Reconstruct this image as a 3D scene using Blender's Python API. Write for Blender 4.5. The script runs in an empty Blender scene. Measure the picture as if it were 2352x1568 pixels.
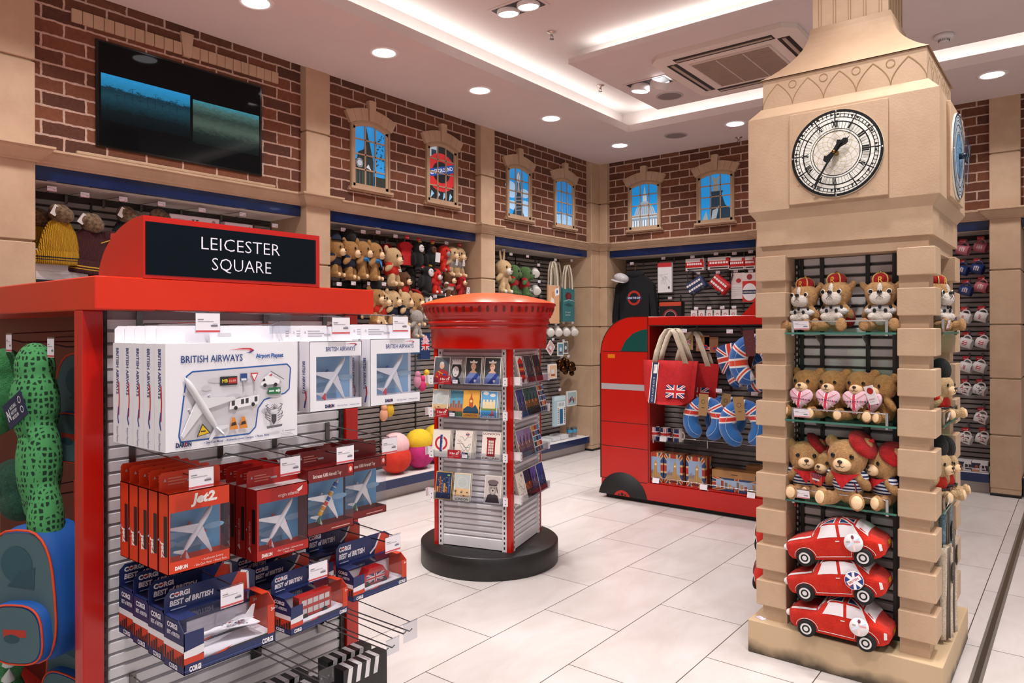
import bpy, math, random
from mathutils import Vector as V, Matrix as Mx
random.seed(7)
PI = math.pi
C = bpy.context.scene.collection
sc = bpy.context.scene

# ------------------------------------------------------------------ camera
cam = bpy.data.cameras.new('camera'); co = bpy.data.objects.new('camera', cam); C.objects.link(co)
cam.sensor_fit = 'HORIZONTAL'; cam.sensor_width = 36.0
cam.lens = 36.0 * 1652 / 2352
cam.shift_y = (757 - 784) / 2352.0
co.location = (0, 0, 1.40)
co.rotation_euler = (Mx.Rotation(math.radians(38.5), 4, 'Z') @ Mx.Rotation(PI / 2, 4, 'X') @ Mx.Rotation(-0.0032, 4, 'Z')).to_euler()
cam.clip_start = 0.05
sc.camera = co

# ------------------------------------------------------------------ world, exposure
w = bpy.data.worlds.new('World'); sc.world = w; w.use_nodes = True
bg = w.node_tree.nodes['Background']
bg.inputs['Color'].default_value = (1.0, 0.965, 0.955, 1); bg.inputs['Strength'].default_value = 0.5
sc.view_settings.view_transform = 'Standard'
sc.view_settings.look = 'None'
sc.view_settings.exposure = 0.0
sc.view_settings.gamma = 1.0
sc.view_settings.use_curve_mapping = False

def area_light(name, loc, rot, sx, sy, power, color=(1, 0.96, 0.93), shape='RECTANGLE', parent=None, spread=PI):
    l = bpy.data.lights.new(name, 'AREA'); l.shape = shape; l.size = sx
    if shape in ('RECTANGLE', 'ELLIPSE'): l.size_y = sy
    l.energy = power * 0.40; l.color = color; l.spread = spread
    o = bpy.data.objects.new(name, l); C.objects.link(o); o.location = loc; o.rotation_euler = rot
    if parent: o.parent = parent
    return o

# cove light strips tucked behind the ceiling lips (real LED troughs)
COOL = (0.93, 1.0, 0.97)
TZ, LZ = 3.56, 3.32          # tray ceiling, lower ceiling
area_light('cove_strip_left', (-3.545, 2.1, 3.396), (0, PI, 0), 0.04, 8.2, 32, COOL)
area_light('cove_strip_back', (-1.0, 6.275, 3.396), (PI, 0, 0), 4.9, 0.04, 20, COOL)
area_light('cove_strip_raft', (-0.85, 4.61, 3.435), (PI, 0, 0), 4.1, 0.04, 17, COOL)

# ------------------------------------------------------------------ materials
def lin(h):
    r = []
    for i in (0, 2, 4):
        c = int(h[i:i + 2], 16) / 255.0
        r.append(c / 12.92 if c <= 0.04045 else ((c + 0.055) / 1.055) ** 2.4)
    return (r[0], r[1], r[2], 1.0)

MATS = {}
def newmat(name):
    m = bpy.data.materials.new(name); m.use_nodes = True
    nt = m.node_tree; p = nt.nodes['Principled BSDF']
    return m, nt, p
def N(nt, t, **k):
    n = nt.nodes.new(t)
    for a, v in k.items():
        if a in n.bl_rna.properties: setattr(n, a, v)
        else: n.inputs[a].default_value = v
    return n
def mat(s):
    """'rrggbb', 'rrggbb:rough', 'rrggbb:roughm' (metal), 'rrggbb:roughe2' (glow 2) or a named material"""
    if not isinstance(s, str): return s
    if s in MATS: return MATS[s]
    h, _, q = s.partition(':')
    m, nt, p = newmat('paint_' + s.replace(':', '_'))
    p.inputs['Base Color'].default_value = lin(h)
    e = None
    if 'e' in q: q, e = q.split('e')
    if q.endswith('m'): p.inputs['Metallic'].default_value = 1.0; q = q[:-1]
    p.inputs['Roughness'].default_value = float(q) if q else 0.5
    if e:
        p.inputs['Emission Color'].default_value = lin(h); p.inputs['Emission Strength'].default_value = float(e)
    MATS[s] = m
    return m

def mottled(name, c1, c2, rough=0.6, scale=6.0, bump=0.05, bscale=60.0, coat=0.0, detail=6):
    m, nt, p = newmat(name); L = nt.links
    tc = N(nt, 'ShaderNodeTexCoord')
    no = N(nt, 'ShaderNodeTexNoise', Scale=scale, Detail=detail, Roughness=0.6)
    L.new(tc.outputs['Object'], no.inputs['Vector'])
    r = N(nt, 'ShaderNodeValToRGB')
    r.color_ramp.elements[0].color = lin(c1); r.color_ramp.elements[1].color = lin(c2)
    r.color_ramp.elements[0].position = 0.35; r.color_ramp.elements[1].position = 0.65
    L.new(no.outputs['Fac'], r.inputs['Fac']); L.new(r.outputs['Color'], p.inputs['Base Color'])
    p.inputs['Roughness'].default_value = rough
    if coat: p.inputs['Coat Weight'].default_value = coat
    if bump:
        n2 = N(nt, 'ShaderNodeTexNoise', Scale=bscale, Detail=4.0)
        L.new(tc.outputs['Object'], n2.inputs['Vector'])
        b = N(nt, 'ShaderNodeBump', Strength=bump * 4, Distance=0.01)
        L.new(n2.outputs['Fac'], b.inputs['Height']); L.new(b.outputs['Normal'], p.inputs['Normal'])
    MATS[name] = m
    return m

def fur(name, c1, c2, scale=90.0):
    m = mottled(name, c1, c2, rough=0.95, scale=scale, bump=0.22, bscale=260.0, detail=3)
    p = m.node_tree.nodes['Principled BSDF']
    p.inputs['Sheen Weight'].default_value = 0.12; p.inputs['Sheen Roughness'].default_value = 0.6
    p.inputs['Specular IOR Level'].default_value = 0.1
    return m

mottled('stone', 'b6977a', 'c1a386', 0.62, 5, 0.03, 130)
mottled('stone_dark', 'a58a69', 'b29676', 0.65, 7, 0.05, 90)
mottled('plaster', 'd3c5c1', 'd7c9c5', 0.85, 3, 0.0)
mottled('red_gloss', 'b81005', 'c01507', 0.25, 2, 0.0, coat=0.08)
mottled('red_orange', 'cc2404', 'd42a06', 0.33, 2, 0.0, coat=0.05)
mottled('dome_orange', 'e04d12', 'e85618', 0.3, 2, 0.0, coat=0.1)  # pillar box red shifted to orange: light from above painted into the dome
mottled('black_plinth', '151414', '1f1d1c', 0.42, 14, 0.02)
mottled('blue_gloss', '021a45', '032152', 0.16, 3, 0.0, coat=0.25)
mottled('slat_grey', '8d8683', '989190', 0.45, 8, 0.0)
mottled('slat_white', 'dedbe0', 'e6e3e6', 0.4, 8, 0.0)
mottled('canvas', 'cbbda6', 'd8cbb6', 0.9, 40, 0.1, 300)

def make_glass(name, tint, gloss=0.10, alpha=1.0):
    m = bpy.data.materials.new(name); m.use_nodes = True; nt = m.node_tree; nt.nodes.clear(); L = nt.links
    o = N(nt, 'ShaderNodeOutputMaterial'); t = N(nt, 'ShaderNodeBsdfTransparent'); t.inputs[0].default_value = lin(tint)
    g = N(nt, 'ShaderNodeBsdfGlossy', Roughness=0.06); mx = N(nt, 'ShaderNodeMixShader')
    fr = N(nt, 'ShaderNodeLayerWeight', Blend=0.5); pw = N(nt, 'ShaderNodeMath', operation='POWER'); pw.inputs[1].default_value = 4.5; L.new(fr.outputs['Facing'], pw.inputs[0])
    ad = N(nt, 'ShaderNodeMath', operation='MULTIPLY_ADD'); ad.inputs[1].default_value = 0.6; ad.inputs[2].default_value = gloss * 0.5
    L.new(pw.outputs[0], ad.inputs[0]); L.new(ad.outputs[0], mx.inputs[0])
    L.new(t.outputs[0], mx.inputs[1]); L.new(g.outputs[0], mx.inputs[2]); L.new(mx.outputs[0], o.inputs[0])
    MATS[name] = m
make_glass('clear', 'fbfbfd', 0.05)
make_glass('acrylic', 'eef0f4', 0.10)
make_glass('glass_green', 'b5d8c8', 0.12)

def brick_mat(name, axis, off):
    m, nt, p = newmat(name); L = nt.links
    tc = N(nt, 'ShaderNodeTexCoord'); sp = N(nt, 'ShaderNodeSeparateXYZ'); cb = N(nt, 'ShaderNodeCombineXYZ')
    L.new(tc.outputs['Object'], sp.inputs[0])
    L.new(sp.outputs[axis], cb.inputs[0]); L.new(sp.outputs[2], cb.inputs[1])
    dn = N(nt, 'ShaderNodeTexNoise', Scale=26.0, Detail=3.0); L.new(tc.outputs['Object'], dn.inputs['Vector'])
    sub = N(nt, 'ShaderNodeVectorMath', operation='SUBTRACT'); sub.inputs[1].default_value = (0.5, 0.5, 0.5)
    L.new(dn.outputs['Color'], sub.inputs[0])
    sca = N(nt, 'ShaderNodeVectorMath', operation='SCALE'); sca.inputs['Scale'].default_value = 0.013
    L.new(sub.outputs[0], sca.inputs[0])
    ad = N(nt, 'ShaderNodeVectorMath', operation='ADD'); L.new(cb.outputs[0], ad.inputs[0]); L.new(sca.outputs[0], ad.inputs[1])
    ad2 = N(nt, 'ShaderNodeVectorMath', operation='ADD'); ad2.inputs[1].default_value = off; L.new(ad.outputs[0], ad2.inputs[0])
    bt = N(nt, 'ShaderNodeTexBrick', offset=0.5, offset_frequency=2, squash=1.0, squash_frequency=2)
    L.new(ad2.outputs[0], bt.inputs['Vector'])
    for k, v in {'Scale': 1.0, 'Mortar Size': 0.0062, 'Mortar Smooth': 0.12, 'Bias': -0.15, 'Brick Width': 0.228, 'Row Height': 0.0803}.items():
        bt.inputs[k].default_value = v
    bt.inputs['Color1'].default_value = lin('7a472d'); bt.inputs['Color2'].default_value = lin('4c2a1d'); bt.inputs['Mortar'].default_value = lin('c4a594')
    no = N(nt, 'ShaderNodeTexNoise', Scale=38.0, Detail=8.0, Roughness=0.7); L.new(tc.outputs['Object'], no.inputs['Vector'])
    mp = N(nt, 'ShaderNodeMapRange'); mp.inputs['From Min'].default_value = 0.3; mp.inputs['From Max'].default_value = 0.75
    mp.inputs['To Min'].default_value = 0.7; mp.inputs['To Max'].default_value = 1.22
    L.new(no.outputs['Fac'], mp.inputs['Value'])
    mu = N(nt, 'ShaderNodeVectorMath', operation='SCALE'); L.new(bt.outputs['Color'], mu.inputs[0]); L.new(mp.outputs['Result'], mu.inputs['Scale'])
    L.new(mu.outputs[0], p.inputs['Base Color'])
    p.inputs['Roughness'].default_value = 0.85
    hm = N(nt, 'ShaderNodeMath', operation='MULTIPLY_ADD'); hm.inputs[1].default_value = 0.25
    L.new(no.outputs['Fac'], hm.inputs[0]); L.new(bt.outputs['Fac'], hm.inputs[2])
    b = N(nt, 'ShaderNodeBump', Strength=0.6, Distance=0.006); L.new(hm.outputs[0], b.inputs['Height']); L.new(b.outputs['Normal'], p.inputs['Normal'])
    MATS[name] = m
brick_mat('brick_left', 1, (0.105, 0.0015, 0))
brick_mat('brick_back', 0, (0.03, 0.0015, 0))

def floor_mat():
    m, nt, p = newmat('floor_tile'); L = nt.links
    tc = N(nt, 'ShaderNodeTexCoord'); sp = N(nt, 'ShaderNodeSeparateXYZ'); cb = N(nt, 'ShaderNodeCombineXYZ')
    L.new(tc.outputs['Object'], sp.inputs[0]); L.new(sp.outputs[1], cb.inputs[0]); L.new(sp.outputs[0], cb.inputs[1])
    ad = N(nt, 'ShaderNodeVectorMath', operation='ADD'); ad.inputs[1].default_value = (10.0 - 0.013 + 0.4163 * 1, 10.0 + 0.162, 0); L.new(cb.outputs[0], ad.inputs[0])
    bt = N(nt, 'ShaderNodeTexBrick', offset=0.5, offset_frequency=2)
    L.new(ad.outputs[0], bt.inputs['Vector'])
    for k, v in {'Scale': 1.0, 'Mortar Size': 0.0022, 'Mortar Smooth': 0.1, 'Bias': 0.0, 'Brick Width': 0.8325, 'Row Height': 0.4235}.items():
        bt.inputs[k].default_value = v
    bt.inputs['Color1'].default_value = lin('d3cbc8'); bt.inputs['Color2'].default_value = lin('cac2bf'); bt.inputs['Mortar'].default_value = lin('4a403b')
    # soft stone veining, stretched along each tile
    mpg = N(nt, 'ShaderNodeMapping'); mpg.inputs['Scale'].default_value = (2.2, 1.0, 1); mpg.inputs['Rotation'].default_value = (0, 0, 0.5)
    L.new(tc.outputs['Object'], mpg.inputs['Vector'])
    no = N(nt, 'ShaderNodeTexNoise', Scale=2.6, Detail=9.0, Roughness=0.62, Distortion=0.8); L.new(mpg.outputs[0], no.inputs['Vector'])
    r = N(nt, 'ShaderNodeValToRGB'); r.color_ramp.elements[0].position = 0.30; r.color_ramp.elements[1].position = 0.62
    r.color_ramp.elements[0].color = (0.88, 0.855, 0.83, 1); r.color_ramp.elements[1].color = (1, 1, 1, 1)
    L.new(no.outputs['Fac'], r.inputs['Fac'])
    mu = N(nt, 'ShaderNodeMix', data_type='RGBA', blend_type='MULTIPLY'); mu.inputs['Factor'].default_value = 1.0
    L.new(bt.outputs['Color'], mu.inputs['A']); L.new(r.outputs['Color'], mu.inputs['B']); L.new(mu.outputs['Result'], p.inputs['Base Color'])
    p.inputs['Roughness'].default_value = 0.36
    MATS['floor_tile'] = m
floor_mat()

# ------------------------------------------------------------------ mesh helpers
class B:
    """collects shapes and links them as ONE mesh object"""
    def __init__(s): s.v = []; s.f = []; s.m = []; s.s = []; s.mats = []; s.T = None
    def mi(s, m):
        m = mat(m)
        if m not in s.mats: s.mats.append(m)
        return s.mats.index(m)
    def add(s, vs, fs, m, smooth=False):
        o = len(s.v); i = s.mi(m)
        s.v += [tuple(s.T @ V(p)) if s.T else tuple(p) for p in vs]
        for f in fs: s.f.append(tuple(o + q for q in f)); s.m.append(i); s.s.append(smooth)
        return s
    def box(s, x0, x1, y0, y1, z0, z1, m):
        return s.add([(x, y, z) for x in (x0, x1) for y in (y0, y1) for z in (z0, z1)],
                     [(0, 1, 3, 2), (4, 6, 7, 5), (0, 4, 5, 1), (2, 3, 7, 6), (0, 2, 6, 4), (1, 5, 7, 3)], m)
    def prism(s, pts, d0, d1, m, ax='y', smooth=False, mside=None):
        def P(u, d, v): return (u, d, v) if ax == 'y' else (d, u, v) if ax == 'x' else (u, v, d)
        n = len(pts); vs = [P(u, d0, v) for u, v in pts] + [P(u, d1, v) for u, v in pts]
        s.add(vs, [tuple(range(n)), tuple(range(2 * n - 1, n - 1, -1))], m)
        s.add(vs, [(i, (i + 1) % n, n + (i + 1) % n, n + i) for i in range(n)], mside or m, smooth)
        return s
    def tube(s, path, r, m, n=8, smooth=True):
        P = [V(p) for p in path]; R = r if isinstance(r, (list, tuple)) else [r] * len(P)
        vs = []; up = None
        for i, p in enumerate(P):
            d = (P[min(i + 1, len(P) - 1)] - P[max(i - 1, 0)]).normalized()
            a = up if up is not None else (V((0, 0, 1)) if abs(d.z) < 0.9 else V((1, 0, 0)))
            x = (a - d * a.dot(d)); x = x.normalized() if x.length > 1e-6 else d.orthogonal().normalized(); y = d.cross(x); up = x
            vs += [tuple(p + (x * math.cos(t) + y * math.sin(t)) * R[i]) for t in [2 * PI * k / n for k in range(n)]]
        fs = [(i * n + k, i * n + (k + 1) % n, (i + 1) * n + (k + 1) % n, (i + 1) * n + k) for i in range(len(P) - 1) for k in range(n)]
        s.add(vs, fs, m, smooth)
        s.add(vs[:n], [tuple(range(n - 1, -1, -1))], m); s.add(vs[-n:], [tuple(range(n))], m)
        return s
    def lathe(s, prof, m, n=32, c=(0, 0, 0), ax='z', smooth=True):
        vs = []
        for r, z in prof:
            for k in range(n):
                a = 2 * PI * k / n; x, y = r * math.cos(a), r * math.sin(a)
                vs.append((c[0] + x, c[1] + y, c[2] + z) if ax == 'z' else (c[0] + x, c[1] - z, c[2] + y) if ax == 'y' else (c[0] + z, c[1] + x, c[2] + y))
        fs = [(i * n + k, i * n + (k + 1) % n, (i + 1) * n + (k + 1) % n, (i + 1) * n + k) for i in range(len(prof) - 1) for k in range(n)]
        return s.add(vs, fs, m, smooth)
    def ell(s, c, r, m, rot=(0, 0, 0), n=16, k=10):
        if not isinstance(r, (list, tuple)): r = (r, r, r)
        R = (Mx.Rotation(rot[2], 4, 'Z') @ Mx.Rotation(rot[1], 4, 'Y') @ Mx.Rotation(rot[0], 4, 'X')).to_3x3(); c = V(c)
        vs = [tuple(c + R @ V((0, 0, -r[2])))]
        for i in range(1, k):
            t = PI * i / k - PI / 2
            for j in range(n):
                a = 2 * PI * j / n
                vs.append(tuple(c + R @ V((r[0] * math.cos(t) * math.cos(a), r[1] * math.cos(t) * math.sin(a), r[2] * math.sin(t)))))
        vs.append(tuple(c + R @ V((0, 0, r[2])))); e = len(vs) - 1
        fs = [(0, 1 + (j + 1) % n, 1 + j) for j in range(n)]
        for i in range(k - 2):
            fs += [(1 + i * n + j, 1 + i * n + (j + 1) % n, 1 + (i + 1) * n + (j + 1) % n, 1 + (i + 1) * n + j) for j in range(n)]
        fs += [(e, 1 + (k - 2) * n + j, 1 + (k - 2) * n + (j + 1) % n) for j in range(n)]
        return s.add(vs, fs, m, True)
    def mesh(s, name):
        me = bpy.data.meshes.new(name); me.from_pydata(s.v, [], s.f)
        for m in s.mats: me.materials.append(m)
        me.polygons.foreach_set('material_index', s.m); me.polygons.foreach_set('use_smooth', s.s); me.update()
        return me
    def build(s, name, parent=None, loc=(0, 0, 0), rot=(0, 0, 0), bevel=0, label=None, seg=2):
        o = bpy.data.objects.new(name, s.mesh(name)); C.objects.link(o); o.location = loc; o.rotation_euler = rot
        if parent: o.parent = parent
        if bevel:
            b = o.modifiers.new('bevel', 'BEVEL'); b.width = bevel; b.segments = seg; b.limit_method = 'ANGLE'; b.angle_limit = 0.6
        if label: o['label'] = label
        return o

_txt = {}
def text_geo(t, bold=0.0, sp=1.0):
    k = (t, bold, sp)
    if k not in _txt:
        cu = bpy.data.curves.new('t', 'FONT'); cu.body = t; cu.size = 1.0; cu.resolution_u = 2; cu.offset = bold; cu.space_character = sp
        o = bpy.data.objects.new('t', cu); C.objects.link(o)
        me = bpy.data.meshes.new_from_object(o.evaluated_get(bpy.context.evaluated_depsgraph_get()))
        _txt[k] = ([(v.co.x, v.co.y) for v in me.vertices], [tuple(p.vertices) for p in me.polygons])
        bpy.data.objects.remove(o); bpy.data.curves.remove(cu); bpy.data.meshes.remove(me)
    return _txt[k]

class D:
    """flat print on a face of a builder: origin o, axes ux, uy (unit vectors); each call lies a hair above the last"""
    def __init__(s, b, o, ux, uy, h=0.0004, step=0.00012):
        s.b = b; s.o = V(o); s.ux = V(ux); s.uy = V(uy); s.n = s.ux.cross(s.uy).normalized(); s.h = h; s.step = step
    def P(s, x, y): return tuple(s.o + s.ux * x + s.uy * y + s.n * s.h)
    def poly(s, pts, m):
        s.b.add([s.P(*p) for p in pts], [tuple(range(len(pts)))], m); s.h += s.step; return s
    def rect(s, x, y, w, h, m): return s.poly([(x, y), (x + w, y), (x + w, y + h), (x, y + h)], m)
    def ell(s, x, y, rx, ry, m, n=20, a0=0, a1=2 * PI):
        k = n if a1 - a0 > 6.28 else n + 1
        return s.poly([(x + rx * math.cos(a0 + (a1 - a0) * i / n), y + ry * math.sin(a0 + (a1 - a0) * i / n)) for i in range(k)], m)
    def ring(s, x, y, r, t, m, n=28):
        vs = []
        for i in range(n):
            a = 2 * PI * i / n; c, q = math.cos(a), math.sin(a)
            vs += [s.P(x + r * c, y + r * q), s.P(x + (r - t) * c, y + (r - t) * q)]
        s.b.add(vs, [(2 * i, 2 * ((i + 1) % n), 2 * ((i + 1) % n) + 1, 2 * i + 1) for i in range(n)], m); s.h += s.step; return s
    def line(s, pts, t, m):
        for (x0, y0), (x1, y1) in zip(pts, pts[1:]):
            d = math.hypot(x1 - x0, y1 - y0) or 1; nx, ny = -(y1 - y0) / d * t / 2, (x1 - x0) / d * t / 2
            s.b.add([s.P(x0 + nx, y0 + ny), s.P(x0 - nx, y0 - ny), s.P(x1 - nx, y1 - ny), s.P(x1 + nx, y1 + ny)], [(0, 1, 2, 3)], m)
        s.h += s.step; return s
    def text(s, t, x, y, size, m, width=None, align='l', bold=0.0, shear=0.0, rot=0.0, sp=1.0):
        vs, fs = text_geo(t, bold, sp)
        if not vs: return s
        x0 = min(p[0] for p in vs); x1 = max(p[0] for p in vs); k = size / 0.72; kx = k if width is None else width / max(1e-6, x1 - x0)
        sh = {'l': 0, 'c': -(x1 - x0) * kx / 2, 'r': -(x1 - x0) * kx}[align]; c, q = math.cos(rot), math.sin(rot)
        out = []
        for px, py in vs:
            X = (px - x0) * kx + sh + shear * py * k; Y = py * k
            out.append(s.P(x + X * c - Y * q, y + X * q + Y * c))
        s.b.add(out, fs, m); s.h += s.step; return s
    def flag(s, x, y, w, h, blue='14275e', red='c4161f', white='f0ecea'):
        s.rect(x, y, w, h, blue); t = h * 0.2
        def diag(tk, m):
            for sx in (0, 1):
                e = tk * w / h * 0.5 * 1.1; f = tk * 0.5 * 1.1
                a = [(0, 0), (e, 0), (w, h - f), (w, h), (w - e, h), (0, f)]
                s.poly([(x + (p if not sx else w - p), y + q) for p, q in (a if not sx else a[::-1])], m)
        diag(t, white); diag(t * 0.36, red)
        s.rect(x + w / 2 - t * 0.83, y, t * 1.66, h, white); s.rect(x, y + h / 2 - t * 0.83, w, t * 1.66, white)
        s.rect(x + w / 2 - t / 2, y, t, h, red); s.rect(x, y + h / 2 - t / 2, w, t, red)
        return s

def tag(o, label, cat, group=None):
    o['label'] = label; o['category'] = cat
    if group: o['group'] = group
    return o
def thing(name, label, cat, loc=(0, 0, 0), rz=0.0, group=None, rot=None):
    o = bpy.data.objects.new(name, None); C.objects.link(o); o.empty_display_size = 0.05
    o.location = loc; o.rotation_euler = rot or (0, 0, rz)
    return tag(o, label, cat, group)
def struct(o): o['kind'] = 'structure'; return o
def dup(root, loc, rot, label=None, group=None, scale=None):
    def cp(o, par):
        c = o.copy(); C.objects.link(c)
        if par: c.parent = par
        for ch in o.children: cp(ch, c)
        return c
    r = cp(root, None); r.location = loc; r.rotation_euler = rot if isinstance(rot, tuple) else (0, 0, rot)
    if scale: r.scale = (scale,) * 3
    if label: r['label'] = label
    if group: r['group'] = group
    return r
ORD = ['first', 'second', 'third', 'fourth', 'fifth', 'sixth', 'seventh', 'eighth', 'ninth', 'tenth', 'eleventh', 'twelfth']
LEFT = PI / 2      # turns a front (-Y) to face the room from the left wall (+X)

# ================================================================== the room
XL, YB = -4.43, 7.21           # pilaster fronts on the two walls
XW, YW = -4.50, 7.28           # brick faces
XS, YS = -4.87, 7.66           # back of the display bays
b = B(); b.box(-5.3, 4.0, -3.2, 8.2, -0.1, 0.0, 'floor_tile'); struct(b.build('floor'))
b = B(); b.box(-0.362, -0.318, -3.0, 7.3, -0.02, 0.0025, '6e665f:.35'); b.box(-0.35, -0.33, -3.0, 7.3, -0.02, 0.004, '8f877e:.3m'); struct(b.build('trim_10'))

# ceiling: lower border, lip, tray
TX0, TY1, TX1, TY0 = -3.47, 6.20, 1.6, -2.2
b = B()
for x0, x1, y0, y1 in ((-4.44, TX0, -3.2, 7.22), (TX1, 4.0, -3.2, 7.22), (TX0, TX1, TY1, 7.22), (TX0, TX1, -3.2, TY0)):
    b.box(x0, x1, y0, y1, LZ, LZ + 0.07, 'plaster')
struct(b.build('ceiling'))
b = B()
b.box(TX0 - 0.17, TX0 - 0.15, TY0, TY1 + 0.15, LZ + 0.07, TZ, 'plaster'); b.box(TX0 - 0.17, TX1, TY1 + 0.15, TY1 + 0.17, LZ + 0.07, TZ, 'plaster')
b.box(TX1 + 0.1, TX1 + 0.12, TY0, TY1 + 0.17, LZ + 0.07, TZ, 'plaster')
b.box(TX0 - 0.17, TX1 + 0.12, TY0 - 0.1, TY1 + 0.17, TZ, TZ + 0.05, 'plaster')
struct(b.build('ceiling'))
b = B()   # raft with a lit trough on its near edge
b.box(-3.05, 1.2, 4.68, 5.99, 3.41, TZ, 'plaster'); b.box(-3.05, 1.2, 4.53, 4.68, 3.41, 3.43, 'plaster'); b.box(-3.05, 1.2, 4.53, 4.545, 3.43, 3.45, 'plaster')
struct(b.build('ceiling'))

# left wall: brick above, recessed bays below
LB = [(1.46, 3.163), (3.39, 5.10), (5.32, 7.045)]          # bay openings along the left wall
b = B(); b.box(-4.62, XW, -3.2, 7.28, 2.315, 3.45, 'brick_left'); struct(b.build('wall_left'))
b = B(); b.box(-4.5, 4.0, YW, 7.40, 2.315, 3.45, 'brick_back'); struct(b.build('wall_back'))
BB = [(-4.325, -2.60), (-2.37, -0.632), (-0.395, 1.3)]     # bay openings along the back wall
def bay_shell(name, along, a0, a1, parts=True):
    """dark slatted back, soffit and plinth of one recess; along='y' on the left wall, 'x' on the back wall"""
    b = B()
    def bx(a, c, d0, d1, z0, z1, m):   # d = distance into the wall from the brick face
        if along == 'y': b.box(XW - d1, XW - d0, a, c, z0, z1, m)
        else: b.box(a, c, YW + d0, YW + d1, z0, z1, m)
    bx(a0 - 0.2, a1 + 0.2, 0.385, 0.42, 0, 2.4, '3a3634:.8')
    bx(a0, a1, 0.03, 0.385, 2.236, 2.30, 'cbbfb6:.7')
    n = 46
    for i in range(n):
        z = 0.20 + i * 0.0435
        if along == 'y': b.prism([(XW - 0.385, z), (XW - 0.37, z + 0.004), (XW - 0.366, z + 0.03), (XW - 0.385, z + 0.036)], a0 + 0.01, a1 - 0.01, 'slat_grey', ax='y')
        else: b.prism([(YW + 0.385, z), (YW + 0.37, z + 0.004), (YW + 0.366, z + 0.03), (YW + 0.385, z + 0.036)], a0 + 0.01, a1 - 0.01, 'slat_grey', ax='x')
    k = int((a1 - a0) / 0.55)
    for i in range(1, k + 1):
        a = a0 + (a1 - a0) * i / (k + 1); bx(a - 0.006, a + 0.006, 0.362, 0.385, 0.2, 2.2, '26231f:.6')
    struct(b.build(name))
    b = B()
    bx(a0, a1, -0.005, 0.03, 2.236, 2.315, 'blue_gloss'); struct(b.build('trim_%d' % (1 if along == 'y' else 2)))
    b = B()
    bx(a0, a1, -0.035, 0.0, 0.095, 0.168, 'blue_gloss'); bx(a0, a1, 0.0, 0.385, 0.13, 0.168, 'd9d4d2:.4'); bx(a0, a1, 0.03, 0.05, 0, 0.13, 'c3b9b4:.5'); bx(a0, a1, -0.034, 0.0, 0.168, 0.172, 'd9d4d2:.4')
    struct(b.build('baseboard_left' if along == 'y' else 'baseboard_back'))
for a0, a1 in LB: bay_shell('wall_left', 'y', a0, a1)
for a0, a1 in BB: bay_shell('wall_back', 'x', a0, a1)

# stone pilasters in coursed blocks
GR = [0.06, 0.51, 0.98, 1.43, 1.885, 2.36, 2.858, 3.46]
def pilaster(x0, x1, y0, y1, dx, dy, name):
    b = B()
    for z0, z1 in zip(GR, GR[1:]):
        b.box(x0, x1, y0, y1, z0 + 0.006, z1 - 0.006, 'stone'); 
    e = 0.012
    b.box(x0, x1 - e, y0 + e, y1 - e, 0.03, 3.44, 'stone_dark') if dy else b.box(x0 + e, x1 - e, y0 + e, y1, 0.03, 3.44, 'stone_dark')
    b.box(x0 - .001, x1 + .001, y0 - .001, y1 + .001, 0.0, 0.022, '17120f:.7')
    b.box(x0 + .002, x1 - .002, y0 + .002, y1 - .002, 0.022, GR[0] + .006, 'stone')
    struct(b.build(name, bevel=0.004, seg=1))
PL = [(-3.2, 1.44), (3.17, 3.383), (5.109, 5.314), (7.045, 7.30)]
for y0, y1 in PL: pilaster(-4.93, XL, y0, y1, 0, 1, 'wall_left')
PB = [(-4.43, -4.33), (-2.59, -2.38), (-0.62, -0.405), (1.31, 1.52)]
for x0, x1 in PB: pilaster(x0, x1, YB, 7.75, 1, 0, 'wall_back')

# cornice: moulded rail, breaking forward over the pilasters
PROF = [(0, 2.312), (0.012, 2.312), (0.014, 2.322), (0.022, 2.325), (0.026, 2.335), (0.04, 2.345), (0.056, 2.36), (0.064, 2.372), (0.064, 2.38), (0.075, 2.384), (0.075, 2.396), (0, 2.398)]
def cornice(segs, along, face, name):
    b = B(); n = len(PROF)
    pts = []
    for a, d in segs: pts.append((a, d))
    rows = []
    # build offset polyline: every profile point shifts out of the face, mitred at the steps
    for k, (a, d) in enumerate(pts):
        prev = pts[k - 1][1] if k else d; nxt = pts[k + 1][1] if k < len(pts) - 1 else d
        row = []
        for o, z in PROF:
            s = 0
            if k and pts[k - 1][0] == a: s = (1 if d < prev else -1) * o      # after the step
            elif k < len(pts) - 1 and pts[k + 1][0] == a: s = (-1 if nxt > d else 1) * o
            aa = a + s; dd = d + o
            row.append((face[0] + face[1] * dd, aa, z) if along == 'y' else (aa, face[0] + face[1] * dd, z))
        rows.append(row)
    vs = [p for r in rows for p in r]; fs = [(i * n + j, i * n + j + 1, (i + 1) * n + j + 1, (i + 1) * n + j) for i in range(len(rows) - 1) for j in range(n - 1)]
    b.add(vs, fs, 'stone'); struct(b.build(name))
sg = [(-3.2, 0.07)]
for i, (y0, y1) in enumerate(PL):
    if i: sg += [(y0, 0.0), (y0, 0.07)]
    sg += [(y1, 0.07), (y1, 0.0)] if i < 3 else []
sg[-1:] = [sg[-1]]
cornice(sg[:-2] + [(7.05, 0.0), (7.05, 0.07), (7.30, 0.07)], 'y', (XW, 1), 'trim_3')
sg = [(-4.5, 0.07), (-4.33, 0.07), (-4.33, 0.0)]
for x0, x1 in PB[1:]: sg += [(x0, 0.0), (x0, 0.07), (x1, 0.07), (x1, 0.0)]
sg += [(4.0, 0.0)]
cornice(sg, 'x', (YW, -1), 'trim_4')
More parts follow.
